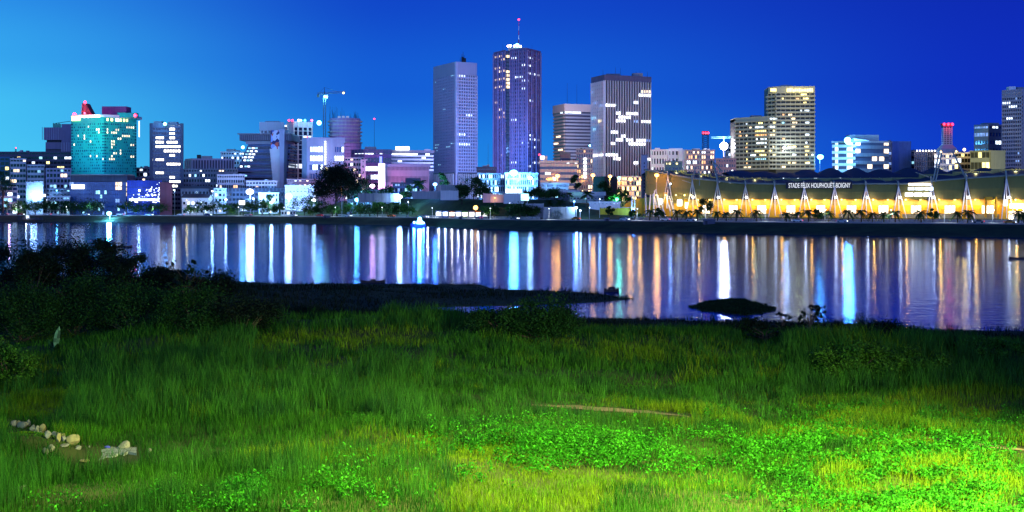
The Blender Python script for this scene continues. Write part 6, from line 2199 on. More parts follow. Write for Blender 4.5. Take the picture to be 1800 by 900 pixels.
# ================================================================== waterfront: lamps, trees, palms, kiosks, cars
def zground(px, D):
    return ground(px, D)
def street_lamp(px, py, c, power, label, D=None, v=None, r=.5, group=None, name='street_lamp', arm=True, hood=True, lift=0):
    D = D if D else float(shore(px)) + v
    x = X(px, D)
    zb, zt = zground(px, D) + lift, Z(py, D)
    t = thing(name, (x, D, zb), label, 'lamp', group)
    zt = max(zt, zb + 2.2)
    MB().tube((x, D, zb - .2), (x, D, zt - .2), .14, .08, 6).build('pole', POLE, t)
    m, col = LAMPM[c]
    r *= .62 if power < 10000 else .95
    if arm:
        MB().tube((x, D, zt), (x, D - 1.2, zt + .35), .06, .06, 5).build('arm', POLE, t)
        MB().box(x - .35 - r * .3, x + .35 + r * .3, D - 1.9, D - .9, zt + .3, zt + .48).build('lamp_housing', POLE, t)
    MB().ball((x, D - 1.4, zt), r, 1.1, 1, .8).build('lamp_head', m, t)
    if power:
        lamp_light('lamp_light', (0, -1.6, zt - zb - r - .25), power * .4, col, r, t)
        if power > 4500 and px != 1154:       # added unseen spot that brightens the buildings inland
            cc = (.12, .40, 1) if c in 'wcb' and px < 1130 else col
            lamp_light('lamp_light', (0, 1.4, zt - zb), min(power, 50000) * 1.4, cc, r, t, spot=(2.5, (0, 40, zt - zb + 3)))
    return t
LAMPS = [ # px, py, colour, power, D or None, v, radius, label
    (193, 375, 'c', 60000, None, 12, 1.5, 'dazzling blue-white floodlight low on the bank beneath the blue podium'),
    (63, 350, 'w', 15000, 862, 0, 1.2, 'floodlight at the foot of the blank pale wall block'),
    (57, 342, 'w', 5000, 866, 0, .8, 'smaller floodlight just above the one at the blank pale wall'),
    (18, 351, 'p', 4000, 850, 0, .7, 'pinkish street lamp at the west edge of the picture'),
    (101, 335, 'c', 3000, 870, 0, .6, 'small blue-white lamp over the shops under the gridded block'),
    (307, 334, 'w', 4500, 852, 0, .8, 'star-like lamp between the red-brown pylon block and the white gabled house'),
    (374, 336, 'w', 7000, 850, 0, .8, 'lamp at the corner of the narrow white block'),
    (329, 352, 'y', 1500, 845, 0, .5, 'small warm lamp at the west corner of the white gabled house'),
    (398, 351, 'w', 5000, 838, 0, 1.0, 'white lamp among trees beside the narrow white block'),
    (440, 337, 'w', 60000, 845, 0, 2.3, 'brightest white floodlight of the shore, before the long roofed hall'),
    (446, 349, 'w', 8000, 838, 0, .9, 'lower lamp just beneath the brightest white floodlight'),
    (478, 356, 'w', 14000, 825, 0, .9, 'lamp over the small white kiosk roof'),
    (508, 345, 'w', 50000, 832, 0, 2.0, 'second brightest white floodlight, before the pinkish-white hall'),
    (552, 352, 'w', 14000, 815, 0, 1.1, 'star-like lamp at the west side of the big dark tree'),
    (601, 333, 'o', 3500, 800, 0, .7, 'orange lamp glowing under the big dark tree'),
    (628, 351, 'c', 22000, 790, 0, 1.3, 'blue-white star lamp east of the big dark tree'),
    (639, 348, 'w', 8000, 785, 0, .8, 'smaller lamp beside the blue-white star lamp'),
    (655, 327, 'p', 26000, 830, 0, 1.5, 'large pink-white floodlight among dark trees'),
    (703, 346, 'w', 30000, 770, 0, 1.4, 'star lamp standing alone on the dark embankment'),
    (718, 355, 'w', 1200, 765, 0, .4, 'small dim lamp on the embankment east of the lone star lamp'),
    (765, 324, 'b', 22000, 790, 0, 1.2, 'blue floodlight at the foot of the gridded tower'),
    (903, 304, 'c', 90000, 775, 0, 2.3, 'great blue-white floodlight at the foot of the tallest tower'),
    (932, 313, 'w', 14000, 775, 0, 1.1, 'smaller white floodlight east of the great blue-white floodlight'),
    (870, 348, 'y', 900, 715, 0, .35, 'slim pale lamp column on the dark embankment below the arcaded office'),
    (896, 357, 'w', 700, 700, 0, .3, 'tiny lamp on the slope beside the bushes'),
    (980, 309, 'o', 16000, 860, 0, 1.3, 'large orange lamp before the ribbon office'),
    (972, 312, 'o', 6000, 855, 0, .7, 'small orange lamp next to the large one before the ribbon office'),
    (1042, 308, 'o', 14000, 850, 0, 1.3, 'orange lamp by the corner of the pinstriped tower'),
    (1072, 310, 'o', 14000, 850, 0, 1.2, 'orange lamp under the middle of the pinstriped tower'),
    (1088, 313, 'g', 14000, 845, 0, 1.1, 'green lamp at the foot of the pinstriped tower'),
    (1108, 315, 'o', 16000, 840, 0, 1.3, 'orange lamp before the bright market hall'),
    (1125, 316, 'o', 8000, 830, 0, .9, 'orange lamp nearly touching the slim blank slab'),
    (1154, 308, 'o', 15000, 680, 0, 1.1, 'orange star lamp hanging over the west end of the stadium'),
    (1178, 323, 'w', 2500, 672, 0, .6, 'small white lamp over the west stand of the stadium'),
    (1084, 350, 'g', 9000, 710, 0, 1.3, 'green glowing lamp inside the tree by the white wall'),
    (1009, 354, 'b', 4500, 690, 0, .8, 'small blue lamp beside the big date palm'),
    (1013, 365, 'w', 7000, 660, 0, .9, 'white lamp on the promenade before the big date palm'),
    (1020, 370, 'w', 2500, 658, 0, .6, 'low white lamp just below the promenade lamp at the date palm'),
    (1054, 350, 'w', 1500, 665, 0, .35, 'thin lamp column before the long white wall'),
    (1036, 365, 'w', 800, 640, 0, .3, 'pale lamp column standing on the verge west of the yellow wall'),
    (1113, 367, 'b', 5000, 668, 0, .7, 'bluish lamp at the foot of the twin poles by the yellow wall'),
    (1441, 276, 'c', 30000, 860, 0, 2.0, 'tall cyan floodlight just east of the balcony hotel'),
    (1786, 368, 'w', 700, 585, 0, .3, 'dark slender lamp post near the east edge of the picture'),
]
for (px, py, c, pw, D, v, r, lab) in LAMPS:
    street_lamp(px, py, c, pw, lab, D, v, r, arm=(r < .9), name='floodlight' if r > 1.2 else 'street_lamp')
for k, (px, w) in enumerate(((30, 'at the jetty hut'), (118, 'below the low white flat building'), (270, 'before the glittering blue hall'), (345, 'before the white gabled house'), (420, 'below the pink buildings'), (500, 'before the little kiosk roof'),
                             (590, 'in front of the big dark tree'), (672, 'before the row of green trees'), (760, 'at the west end of the lit kiosks'), (862, 'at the east end of the lit kiosks'), (965, 'beside the promenade palms'), (1120, 'where the promenade meets the stadium'),
                             (1240, 'before the west bays of the stadium'), (1345, 'west of the stadium lettering'), (1450, 'under the stadium lettering'), (1565, 'east of the stadium lettering'), (1660, 'before the stadium mast pair'), (1745, 'before the stadium portal'))):
    D = float(shore(px)) + 51.5
    t = street_lamp(px, 345 + (CAMH - road_z(px) - 5.2) / D * FOC, 'w', 0, 'slim promenade lamp with a small white head ' + w, None, 52.5, .3, 'promenade lamps', 'promenade_lamp')
    lamp_light('lamp_light', (0, -1.6, 4.6), 3200, (.8, .92, 1), .25, t, spot=(2.5, (0, -1.6, 0)))

# palms: a prototype, then copies
def palm_proto(kind, seed, h, nf, fl, drop, lab):
    t = thing('palm_tree', (0, -500, -200), lab, 'palm')
    ORG[t.name] = (0, 0, 0)
    rg = random.Random(seed)
    pts = [(0, 0, -.3), (.1 * h * .2, 0, h * .5), (.06 * h, .1, h)]
    MB().chain(pts, [.26, .2, .16], 7).build('trunk', BARK, t)
    b = MB()
    top = Vector(pts[-1])
    for k in range(nf):
        a = 2 * math.pi * k / nf + rg.uniform(-.2, .2)
        el = rg.uniform(-.35, 1.1)
        pr = None
        dirv = Vector((math.cos(a), math.sin(a), 0))
        for i in range(9):
            s = i / 8
            p = top + dirv * (fl * s * math.cos(el * .6)) + Vector((0, 0, fl * (math.sin(el) * s - drop * s * s)))
            if pr is not None:
                side = Vector((-math.sin(a), math.cos(a), 0))
                ll = fl * .26 * math.sin(math.pi * min(1, s * .85 + .12))
                for sg in (-1, 1):
                    for q in (0, .33, .66):
                        c = pr.lerp(p, q)
                        c2 = c + (p - pr) * .42
                        tip = c + side * sg * ll + Vector((0, 0, -ll * .45)) + (p - pr) * .9
                        b.tri(c, c2, tip)
                b.tube(pr, p, .03, .025, 3)
            pr = p
    b.build('fronds', F_CITY, t)
    return t
p_co = palm_proto('coconut', 3, 3.2, 15, 2.9, .75, 'short palm')
p_fan = palm_proto('date', 5, 7.5, 26, 4.6, .6, 'large date palm with a heavy crown beside the small blue lamp')
PALMS = [(1142, 'dark stubby palm before the raking columns'), (1190, 'palm before the west ochre blocks'), (1207, 'palm between the ochre blocks and the round tree'), (1226, 'palm just west of the round tree'), (1261, 'palm just east of the round tree'), (1277, 'palm under the third stadium pylon'),
         (1294, 'palm west of the fourth stadium pylon'), (1330, 'palm between the fourth and fifth stadium pylons'), (1382, 'dark drooping palm below a lit opening, west of the stadium lettering'), (1402, 'tallest palm west of the stadium lettering'), (1421, 'palm under the start of the stadium lettering'),
         (1456, 'broad palm under the middle of the stadium lettering'), (1491, 'drooping palm under the end of the stadium lettering'), (1514, 'palm below the pylon just after the lettering'), (1533, 'low dark palm next to the one below the pylon'), (1554, 'palm before the bright opening east of the lettering'),
         (1574, 'palm at the foot of the ninth stadium pylon'), (1619, 'wide dark palm below the three lit windows'), (1683, 'palm between round shrub tree and lone lit opening'), (1701, 'dark palm at the foot of the pylon below the tapered red tower'), (1790, 'palm before the white ribbon windows'), (1800, 'palm cut by the east edge of the picture')]
first = True
rg = random.Random(5)
for k, (px, lab) in enumerate(PALMS):
    v = 53.5 + rg.uniform(-1.5, 1.5)
    D = float(shore(px)) + v
    z = road_z(px) + .03
    s = rg.uniform(1.05, 1.4)
    dup(p_co, (X(px, D), D, z), rg.uniform(0, 6), s, lab, 'palms along the stadium promenade')
for px, D, s, lab in ((1031, 690, .98, 'large date palm with a heavy crown beside the small blue lamp'), (954, 670, .62, 'date palm on the verge west of the pale fan shrub'), (965, 690, .66, 'date palm behind the pale fan shrub'), (984, 685, .72, 'date palm east of the pale fan shrub'),
                      (1001, 700, .62, 'date palm between the fan shrub and the big date palm'), (697, 800, .85, 'palm silhouetted against the blue-lit pavilion'), (738, 815, 1.25, 'tall thin palm rising before the rosy stone building'), (666, 805, .7, 'dark palm beside the large pink-white floodlight')):
    dup(p_fan, (X(px, D), D, zground(px, D)), s * 7, s, lab)
for p in (p_co, p_fan):
    for c in list(p.children):
        bpy.data.objects.remove(c)
    bpy.data.objects.remove(p)

# round trees
def tree(px, D, ytop, wpx, label, m=F_CITY, n=1500, leaf=.55, seed=1, group=None, ybase=None, name='tree', trunk=.35):
    z0 = zground(px, D)
    zt = Z(ytop, D)
    h = max(zt - z0, 1.5)
    rx = wpx / 2 / FOC * D
    t = thing(name, (X(px, D), D, z0), label, 'tree', group)
    C, cc = crown_pts(n, rx * .92, rx * .8, h * (1 - trunk) * .55, max(9, int(rx * 3)), rx * .2, seed, -.5)
    cz = h * (trunk + (1 - trunk) * .5)
    C[:, 2] += cz
    V, Fq = leaf_cloud(C[C[:, 2] > h * trunk * .5], leaf)
    np_mesh('crown', V, Fq, m, t)
    b = MB()
    b.tube((0, 0, -.3), (0, 0, h * (trunk + .15)), max(.12, h * .03), max(.08, h * .02), 6)
    for c in cc[:6]:
        b.tube((0, 0, h * trunk), (c[0] * .8, c[1] * .8, c[2] * .8 + cz), max(.06, h * .014), .04, 4)
    o = bpy.data.objects.new('trunk', b.mesh('trunk', BARK)); COL.objects.link(o); o.parent = t
    return t
tree(591, 795, 298, 84, 'huge round dark tree, the biggest of the shore, over an orange lamp', F_DARK, 15000, 1.0, 41, trunk=.3)
tree(640, 800, 314, 34, 'dark tree beside the large pink-white floodlight', F_CITY, 2200, .7, 42)
tree(5, 850, 300, 40, 'dark round tree before the blue block at the west edge', F_CITY, 2600, .7, 43)
TR = [(12, 55, 356, 24, F_CITY, 'low dark tree at the west edge of the waterfront'), (38, 54, 357, 26, F_BRIGHT, 'bright green lamplit tree under the blank pale wall block'), (62, 57, 356, 30, F_CITY, 'dull tree below the blank pale wall block'), (85, 56, 354, 30, F_CITY, 'dark tree before the low white flat building'),
      (104, 54, 357, 24, F_CITY, 'small tree under the east end of the low white flat building'), (128, 58, 356, 30, F_CITY, 'green tree before the west corner of the blue podium'), (162, 58, 357, 34, F_CITY, 'wide dark tree before the blue podium'), (222, 58, 353, 24, F_CITY, 'pointed dark tree between podium and glittering hall'),
      (252, 56, 360, 26, F_CITY, 'low dark tree before the glittering hall'), (278, 56, 360, 26, F_CITY, 'dark rounded tree under the red-brown pylon block'), (334, 54, 360, 20, F_BRIGHT, 'yellowish tree before the white gabled house'), (358, 55, 358, 24, F_CITY, 'small tree at the east end of the white gabled house'),
      (380, 56, 355, 26, F_CITY, 'dark tree before the narrow white block'), (398, 53, 361, 24, F_BRIGHT, 'light green tree beside the white lamp among trees'), (428, 60, 357, 34, F_CITY, 'wide tree below the brightest floodlight'), (460, 60, 355, 36, F_CITY, 'big dull tree east of the brightest floodlight'),
      (462, 75, 342, 12, F_CITY, 'slim cypress-like tree by the low white house'), (473, 75, 340, 10, F_CITY, 'second slim tree, close to the lamp over the kiosk'), (491, 55, 360, 20, F_CITY, 'dark round tree west of the little white kiosk'), (535, 62, 350, 44, F_CITY, 'broad dark tree under the pinkish-white hall'),
      (545, 54, 363, 20, F_CITY, 'small green tree at the foot of the broad dark tree'), (566, 56, 358, 26, F_CITY, 'green tree below the west side of the huge dark tree'), (584, 54, 362, 20, F_BRIGHT, 'small light green tree below the huge dark tree'), (617, 55, 360, 22, F_BRIGHT, 'light green lamplit tree beneath the blue-white star lamp'),
      (633, 54, 361, 24, F_BRIGHT, 'pale green round tree just east of the blue-white star lamp'), (650, 56, 361, 24, F_CITY, 'dark green tree between two bright green ones'), (664, 55, 358, 22, F_BRIGHT, 'vivid green tree in the middle of the green tree row'), (681, 57, 360, 26, F_CITY, 'dark tree near the east end of the green tree row'),
      (698, 54, 363, 18, F_CITY, 'small tree just west of the last bright green tree'), (715, 55, 360, 20, F_BRIGHT, 'bright green tree where the lit kiosks begin'), (858, 54, 364, 20, F_BRIGHT, 'bright green bushy tree at the east end of the kiosks'), (868, 56, 365, 20, F_CITY, 'low green tree beside the slim lamp column'),
      (901, 56, 358, 22, F_BRIGHT, 'pale round-headed tree on the slope'), (914, 55, 364, 36, F_CITY, 'wide low green tree clump below the cyan billboard'), (936, 60, 364, 24, F_CITY, 'dark green mound-like tree before the concrete wall'), (1243, 54, 350, 20, F_CITY, 'round dark street tree before the second stadium pylon'),
      (1158, 53, 368, 12, F_CITY, 'small round tree before the stadium raking columns'), (1436, 54, 369, 12, F_CITY, 'small round shrub tree under the stadium lettering'), (1640, 53, 369, 14, F_CITY, 'small round shrub tree near the lone stadium pylon pair'), (1116, 54, 371, 14, F_CITY, 'small dark bushy tree at the end of the yellow wall'),
      (1071, 60, 365, 12, F_CITY, 'small tree growing before the yellow wall')]
for k, (px, v, yt, w, m, lab) in enumerate(TR):
    tree(px, float(shore(px)) + v, yt - 1, w * 1.35, lab, m, 1100 if w < 30 else 2000, .75, 60 + k, trunk=.16)
for px, D, yt, w, lab in ((832, 745, 312, 40, 'tall dark tree at the foot of the gridded tower'), (812, 748, 326, 30, 'dark tree west of the one at the foot of the gridded tower'), (848, 740, 330, 26, 'dark tree before the arcaded office'), (1095, 715, 334, 30, 'dark tree holding the green glowing lamp'),
                          (1075, 720, 340, 22, 'dark shrub-like tree by the white wall'), (940, 730, 333, 34, 'blue-lit tree behind the cyan billboard'), (975, 745, 333, 34, 'blue-lit tree behind the verge palms'), (1012, 760, 302, 14, 'dull tree beside the column of bright windows'), (715, 790, 322, 20, 'dark tree before the blue-lit pavilion'),
                          (680, 800, 326, 34, 'dark tree on the embankment under the palm'), (778, 800, 303, 16, 'small tree at the base of the gridded tower'), (1060, 790, 322, 22, 'dark tree before the orange lamps')):
    tree(px, D, yt, w * 1.1, lab, F_CITY, 2400, .8, int(px), trunk=.16)
def fan_shrub():
    D = 655
    t = thing('fan_shrub', (X(978, D), D, road_z(978)), 'pale fan-shaped shrub on the verge between date palms', 'shrub')
    b = MB()
    rg = random.Random(1)
    for k in range(60):
        a = math.pi * (k + .5) / 60
        r = rg.uniform(4, 5)
        tip = (r * .85 * math.cos(a), rg.uniform(-.6, .6), .3 + r * math.sin(a))
        b.tube((0, 0, 0), tip, .05, .03, 3)
        b.tri((tip[0] * .6, 0, tip[2] * .6), (tip[0] * .7 + .3, .1, tip[2] * .7), tip)
    o = bpy.data.objects.new('fronds', b.mesh('fronds', leafmat('pale_frond', (.25, .3, .25), (.4, .45, .4)))); COL.objects.link(o); o.parent = t
fan_shrub()

# retaining walls and terraces of the embankment
def rwall(a, b, yt, yb, D, label, m=CONC, dep=1.2, slope=0):
    t = thing('retaining_wall', (X((a + b) / 2, D), D, Z(yb, D)), label, 'wall')
    x0, x1 = X(a, D), X(b, D)
    za, zb = Z(yt, D), Z(yt + slope, D)
    MB().hexa([(x0, D, Z(yb, D) - 3), (x1, D, Z(yb, D) - 3), (x1, D + dep, Z(yb, D) - 3), (x0, D + dep, Z(yb, D) - 3), (x0, D, za), (x1, D, zb), (x1, D + dep, zb), (x0, D + dep, za)]).build('wall_panel', m, t)
    n = max(2, int((b - a) / 12))
    for k in range(n + 1):
        px = a + (b - a) * k / n
        MB().box(X(px, D) - .25, X(px, D) + .25, D - .3, D, Z(yb, D) - 3, za + (zb - za) * k / n + .2).build('pier', m, t)
rwall(775, 805, 335, 342, 742, 'pale retaining wall on the embankment under the gridded tower', PALE)
rwall(725, 776, 336, 340, 748, 'long pale parapet wall west of the gridded tower', CONC)
rwall(776, 822, 325, 335, 770, 'upper grey terrace wall before the gridded tower', CONC)
rwall(850, 886, 340, 346, 716, 'rosy retaining wall below the arcaded office', PINK, slope=2)
rwall(886, 920, 341, 348, 712, 'pale blue-lit retaining wall below the glowing shop windows', PALE)
rwall(925, 955, 358, 372, 668, 'concrete wall panel east of the low green trees', CONC)
rwall(955, 1010, 364, 378, 664, 'plain pale boundary wall behind the promenade palms', CONC)
rwall(630, 700, 340, 346, 775, 'dim blue wall along the embankment top before the palms', GREY)
t = thing('billboard', (X(922, 700), 700, zground(922, 700)), 'glowing cyan-white billboard on the slope beneath the white floodlight', 'billboard')
MB().box(X(915, 700), X(930, 700), 700, 700.8, Z(353, 700), Z(340, 700)).build('frame', DARKM, t)
MB().box(X(915.6, 700), X(929.4, 700), 699.8, 699.98, Z(352.5, 700), Z(340.5, 700)).build('lit_panel', emat('billboard_light', (.45, .95, 1), 2.2, .4, .4), t)
for a in (918, 927):
    MB().tube((X(a, 700), 700.4, zground(922, 700)), (X(a, 700), 700.4, Z(353, 700)), .2, .2, 5).build('post', POLE, t)
t = thing('light_box_sign', (X(425, 826), 826, zground(425, 826)), 'small square white light box sign below the brightest floodlight', 'sign')
MB().box(X(420, 826), X(430, 826), 826, 826.8, Z(360, 826), Z(352.5, 826)).build('lit_panel', WHT_S, t)
MB().tube((X(425, 826), 826.4, zground(425, 826)), (X(425, 826), 826.4, Z(360, 826)), .15, .15, 5).build('post', POLE, t)
t = thing('yellow_sign', (X(573.5, 890), 890, zground(573, 890)), 'small vertical yellow light sign above the huge dark tree', 'sign')
MB().box(X(572, 890), X(575, 890), 890, 890.6, Z(301, 890), Z(294, 890)).build('lit_panel', YEL_E, t)
MB().tube((X(573.5, 890), 890.3, zground(573, 890)), (X(573.5, 890), 890.3, Z(301, 890)), .15, .15, 5).build('post', POLE, t)
t = thing('twin_mast', (X(1113, 672), 672, road_z(1113)), 'pair of tall pale poles with cross rungs at the west end of the stadium', 'mast')
for a in (1110.5, 1115.5):
    MB().tube((X(a, 672), 672, road_z(1113) - .2), (X(a, 672), 672, Z(334, 672)), .22, .16, 6).build('pole', PALE, t)
for k in range(7):
    MB().tube((X(1110.5, 672), 672, Z(340 + k * 6, 672)), (X(1115.5, 672), 672, Z(340 + k * 6, 672)), .07, .07, 4).build('rung', PALE, t)

# lit kiosks
KC = [(.9, .95, 1), (.6, .8, 1), (1, .8, .6), (.95, .95, 1), (1, .85, .7), (1, .95, .85), (.8, .9, 1), (1, 1, .95)]
KT = ['blue-white', 'blue tinted', 'red canopied', 'white', 'green canopied', 'brightest white', 'round sign topped', 'last, darkest']
AW = [(.5, .5, .6), (.05, .1, .5), (.5, .04, .03), (.6, .6, .6), (.05, .3, .05), (.6, .5, .4), (.6, .2, .03), (.1, .1, .12)]
for k in range(8):
    px = 771 + k * 11.6
    D = float(shore(px)) + 66
    x, z = X(px, D), road_z(px)
    w = 11.0 / FOC * D / 2 - .15
    t = thing('kiosk', (x, D, z), f'{KT[k]} kiosk, ' + ['westmost of the lit row', 'second in the lit row', 'third in the lit row', 'fourth in the lit row', 'fifth in the lit row', 'sixth in the lit row', 'seventh in the lit row', 'at the east end of the lit row'][k], 'kiosk', 'lit kiosks on the promenade')
    b = MB().box(x - w, x + w, D + 2.5, D + 2.7, z, z + 3.4)
    b.box(x - w, x - w + .15, D, D + 2.5, z, z + 3.4).box(x + w - .15, x + w, D, D + 2.5, z, z + 3.4).box(x - w, x + w, D - .2, D + 2.7, z + 3.4, z + 3.7)
    b.build('wall', WHITE, t)
    MB().box(x - w + .3, x + w - .3, D + 2.3, D + 2.45, z + .9, z + 3.2).build('lit_back_panel', emat(f'kiosk_light_{k}', KC[k], 2.6 if k < 7 else .8, .5, .9), t)
    MB().box(x - w + .1, x + w - .1, D - .1, D + .35, z, z + 1.0).build('counter', mat(f'counter_{k}', AW[k], streak=False), t)
    MB().hexa([(x - w, D - 1.3, z + 2.9), (x + w, D - 1.3, z + 2.9), (x + w, D - .2, z + 3.5), (x - w, D - .2, z + 3.5), (x - w, D - 1.3, z + 3.0), (x + w, D - 1.3, z + 3.0), (x + w, D - .2, z + 3.7), (x - w, D - .2, z + 3.7)]).build('awning', mat(f'awning_{k}', AW[k], streak=False), t)
    lamp_light('kiosk_light', (0, 1.2, 2.9), 1400 if k < 7 else 250, KC[k], .3, t)
    if k == 6:
        MB().ball((x - w * .9, D - .3, z + 5.4), 1.15, 1, .4, 1, 12, 8).build('round_sign', ORG_E, t)
        MB().tube((x - w * .9, D, z + 3.6), (x - w * .9, D, z + 4.6), .1, .1, 5).build('post', POLE, t)
# white parasols and people-sized clutter before the kiosks
for k in range(7):
    px = 775 + k * 12.3
    D = float(shore(px)) + 60
    x, z = X(px, D), road_z(px) + .04
    t = thing('parasol', (x, D, z), 'small parasol standing before the ' + ['westmost', 'second', 'third', 'fourth', 'fifth', 'sixth', 'seventh'][k] + ' lit kiosk', 'parasol', 'parasols on the promenade')
    MB().tube((x, D, z), (x, D, z + 2.3), .05, .05, 5).build('pole', POLE, t)
    b = MB()
    for q in range(8):
        a0, a1 = q * math.pi / 4, (q + 1) * math.pi / 4
        b.tri((x + 1.3 * math.cos(a0), D + 1.3 * math.sin(a0), z + 2.05), (x + 1.3 * math.cos(a1), D + 1.3 * math.sin(a1), z + 2.05), (x, D, z + 2.6))
    b.build('canopy', F_BRIGHT if k % 3 == 1 else WHITE, t)

# promenade balustrade (west and stadium stretches)
def rail(a, b, v, label):
    D0 = float(shore((a + b) / 2)) + v
    t = thing('railing', (X((a + b) / 2, D0), D0, road_z(a)), label, 'railing')
    m, c = MB(), MB()
    px = a
    prev = None
    while px <= b:
        D = float(shore(px)) + v
        z = road_z(px)
        p = (X(px, D), D, z)
        m.box(p[0] - .09, p[0] + .09, D - .09, D + .09, z, z + 1.05)
        if prev:
            c.tube((prev[0], prev[1], prev[2] + 1.08), (p[0], p[1], z + 1.08), .07, .07, 4)
        prev = p
        px += 2.2
    m.build('baluster', WHITE, t, kind='stuff')
    c.build('handrail', WHITE, t)
rail(735, 950, 57, 'white railing of the promenade before the lit kiosks')
rail(1118, 1800, 63, 'low pale railing before the stadium plinth')
rail(560, 720, 63, 'thin railing behind the green tree row')

# blocks on the bank
def block(a, b, y0, y1, v, label):
    D = float(shore((a + b) / 2)) + v
    t = thing('pump_house', (X((a + b) / 2, D), D, zground(a, D)), label, 'hut')
    MB().box(X(a, D), X(b, D), D, D + 3, zground(a, D) - .5, Z(y0, D)).build('wall', DARKC, t)
    MB().box(X(a, D) - .3, X(b, D) + .3, D - .3, D + 3.3, Z(y0, D) + .003, Z(y0, D) + .25).build('roof', GREY, t)
    MB().box(X(a, D) + .6, X(a, D) + 1.6, D - .08, D, zground(a, D) + .1, zground(a, D) + 1.6).build('door', DARKM, t)
block(568, 580, 380, 388, 24, 'dark square pump house on the bank east of the kiosk roof')
block(1237, 1257, 386, 394, 22, 'dark square pump house on the bank before the west stadium bays')
block(806, 812, 381, 385, 30, 'tiny dark pump house on the bank before the lit kiosks')
block(1063, 1071, 384, 389, 30, 'small dark pump house on the bank before the yellow wall')
# jetty clutter with hut at the west end
t = thing('jetty', (X(55, 800), 800, 0), 'dark wooden jetty with posts at the west end of the shore', 'jetty')
b = MB().box(X(28, 797), X(80, 797), 797, 800, 1.0, 1.25)
b.build('deck', BARK, t)
for k in range(9):
    MB().tube((X(30 + k * 6, 797), 797.4, -1), (X(30 + k * 6, 797), 797.4, 1.0), .15, .15, 5).build('post', BARK, t)
rgj = random.Random(8)
for k in range(6):
    w = rgj.uniform(.8, 2.0)
    x = X(34 + k * 7.5, 798)
    MB().prism([(x - w, 797.3), (x + w, 797.3), (x + w * .8, 799), (x - w * .8, 799)], 1.26, 1.3 + rgj.uniform(.7, 2.0), [(x - w * .5, 797.6), (x + w * .6, 797.6), (x + w * .5, 798.8), (x - w * .5, 798.8)]).build('cargo_heap', DARKM, t)
t = thing('white_hut', (X(48.5, 799), 799, 1.2), 'tiny white hut standing on the west jetty', 'hut')
MB().box(X(46, 798.2), X(51, 798.2), 798.2, 799.6, 1.26, 3.6).build('wall', WHITE, t)
MB().box(X(45.6, 798.2), X(51.4, 798.2), 798, 799.8, 3.6, 3.8).build('roof', CONC, t)
lamp_light('hut_light', (0, -2.5, 2), 400, (.8, .9, 1), .3, t)

# moored boat with blue lamps
def boat():
    D = 668
    t = thing('moored_boat', (X(735, D), D, 0), 'moored motor boat glowing with blue and white lamps, before the bright green tree', 'boat')
    b = MB()
    L = 7.5
    prev = None
    for i in range(9):
        s = i / 8
        x = X(735, D) - L / 2 + L * s
        w = 1.5 * (1 - max(0, (.3 - s) / .3) ** 2 * .9)
        zz = 1.3 + .6 * (1 - s) ** 2
        cur = [(x, D - w, zz), (x, D - w * .6, -.3), (x, D + w * .6, -.3), (x, D + w, zz)]
        if prev:
            b.quad(prev[0], prev[1], cur[1], cur[0]); b.quad(prev[1], prev[2], cur[2], cur[1]); b.quad(prev[2], prev[3], cur[3], cur[2]); b.quad(prev[0], cur[0], cur[3], prev[3])
        prev = cur
    b.quad(*prev)
    b.build('hull', mat('navy_hull', (.05, .08, .3), streak=False), t)
    x = X(735, D)
    MB().prism([(x - 1, D - 1.1), (x + 2.4, D - 1.1), (x + 2.4, D + 1.1), (x - 1, D + 1.1)], 1.35, 3.2, [(x - .4, D - 1), (x + 2.2, D - 1), (x + 2.2, D + 1), (x - .4, D + 1)]).build('cabin', WHITE, t)
    MB().tube((x + .6, D, 3.2), (x + .6, D, 4.4), .06, .05, 5).build('mast', POLE, t)
    for (dx, z, r, c, pw) in ((.9, 3.9, 1.0, 'c', 14000), (-1.8, 2.2, .6, 'b', 4000), (2.8, 2.0, .5, 'b', 2500)):
        m, col = LAMPM[c]
        MB().ball((x + dx, D - 1.6, z), r).build('lamp_head', m, t)
        lamp_light('boat_light', (dx, -1.8 - r, z + .2), pw, col, r, t)
boat()

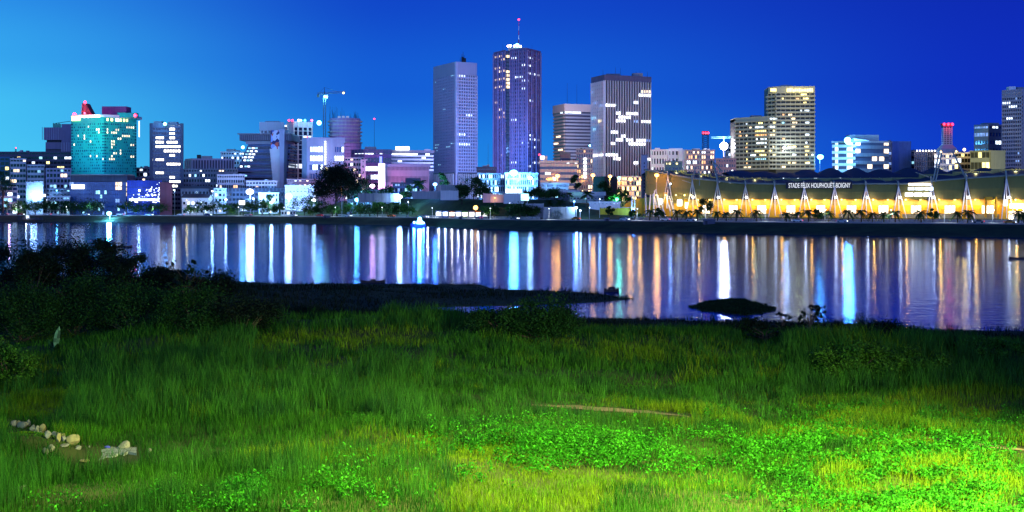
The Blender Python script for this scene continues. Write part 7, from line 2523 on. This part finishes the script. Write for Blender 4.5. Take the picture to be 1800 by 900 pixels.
# cars on the lakeside road
CARC = [('white', (.7, .7, .7)), ('silver', (.4, .42, .45)), ('orange', (.6, .2, .02)), ('dark blue', (.03, .05, .15)), ('red', (.4, .02, .02)), ('grey', (.15, .15, .16))]
def car_proto(k, col):
    t = thing('parked_car', (0, 0, 0), 'car', 'car')
    ORG[t.name] = (0, 0, 0)
    b = MB()
    prof = [(-2.15, .35), (-2.2, .75), (-1.9, .95), (-1.1, 1.02), (-.5, 1.45), (.9, 1.48), (1.6, 1.02), (2.1, .92), (2.15, .35)]
    n = len(prof)
    base = len(b.v)
    for y, s in ((-.85, 1), (.85, 1)):
        b.v += [(x, y * (.86 if z > 1.1 else 1), z) for x, z in prof]
    b.f.append(tuple(range(n))); b.f.append(tuple(reversed(range(n, 2 * n))))
    for i in range(n):
        j = (i + 1) % n
        b.f.append((i, n + i, n + j, j))
    b.build('body', mat('car_paint_' + col[0].replace(' ', '_'), col[1], rough=.3, streak=False, var=.05), t)
    g = MB()
    g.hexa([(-1.0, -.87, 1.04), (1.45, -.87, 1.04), (1.45, .87, 1.04), (-1.0, .87, 1.04), (-.5, -.76, 1.4), (.88, -.76, 1.4), (.88, .76, 1.4), (-.5, .76, 1.4)])
    g.build('window', GLASS, t)
    for x in (-1.35, 1.35):
        for y in (-.8, .8):
            MB().tube((x, y - .1, .33), (x, y + .1, .33), .33, .33, 12).build('wheel', DARKM, t)
    for y in (-.6, .6):
        MB().ball((-2.2, y, .72), .2, .5, 1, .7).build('headlight', WHT_E, t)
        MB().ball((2.15, y, .78), .13, .5, 1, .7).build('tail_light', RED_E, t)
    return t
protos = [car_proto(k, c) for k, c in enumerate(CARC)]
CARS = [(8, 5, 'on the road at the west edge'), (36, 4, 'on the road below the bright green lamplit tree'), (84, 0, 'on the road east of the jetty hut'), (150, 1, 'on the road under the blue podium'), (212, 0, 'east of the dazzling blue floodlight'), (262, 1, 'on the road before the glittering hall'),
        (318, 0, 'before the white gabled house'), (365, 3, 'on the road below the narrow white block'), (436, 1, 'on the road below the brightest floodlight'), (516, 0, 'before the little kiosk roof'), (562, 4, 'west of the huge dark tree lamp'), (612, 0, 'under the blue-white star lamp'), (688, 2, 'before the green tree row'),
        (748, 0, 'near the moored boat'), (842, 3, 'before the last lit kiosk'), (905, 5, 'below the wide low tree clump'), (1012, 2, 'before the big date palm'), (1098, 0, 'before the yellow wall'), (1170, 0, 'before the raking columns'), (1215, 1, 'before the west stadium palms'), (1402, 0, 'under the tallest stadium palm'), (1480, 1, 'under the end of the lettering'), (1720, 5, 'near the stadium portal'), (1775, 2, 'before the white ribbon windows')]
for k, (px, c, lab) in enumerate(CARS):
    lane = 38 if k % 2 else 46
    D = float(shore(px)) + lane
    D2 = float(shore(px + 4)) + lane
    ang = math.atan2(D2 - D, X(px + 4, D2) - X(px, D)) + (math.pi if k % 2 else 0)
    r = dup(protos[c], (X(px, D), D, road_z(px) + .035), ang, 1.0, f'{CARC[c][0]} car with its lamps lit {lab}', 'cars on the lakeside road')
    l = lamp_light('car_headlight', (-2.4, 0, .75), 2500, (1, .95, .85), .2, r, spot=(1.4, (-10, 0, .3)))
for p in protos:
    for c in list(p.children):
        bpy.data.objects.remove(c)
    bpy.data.objects.remove(p)
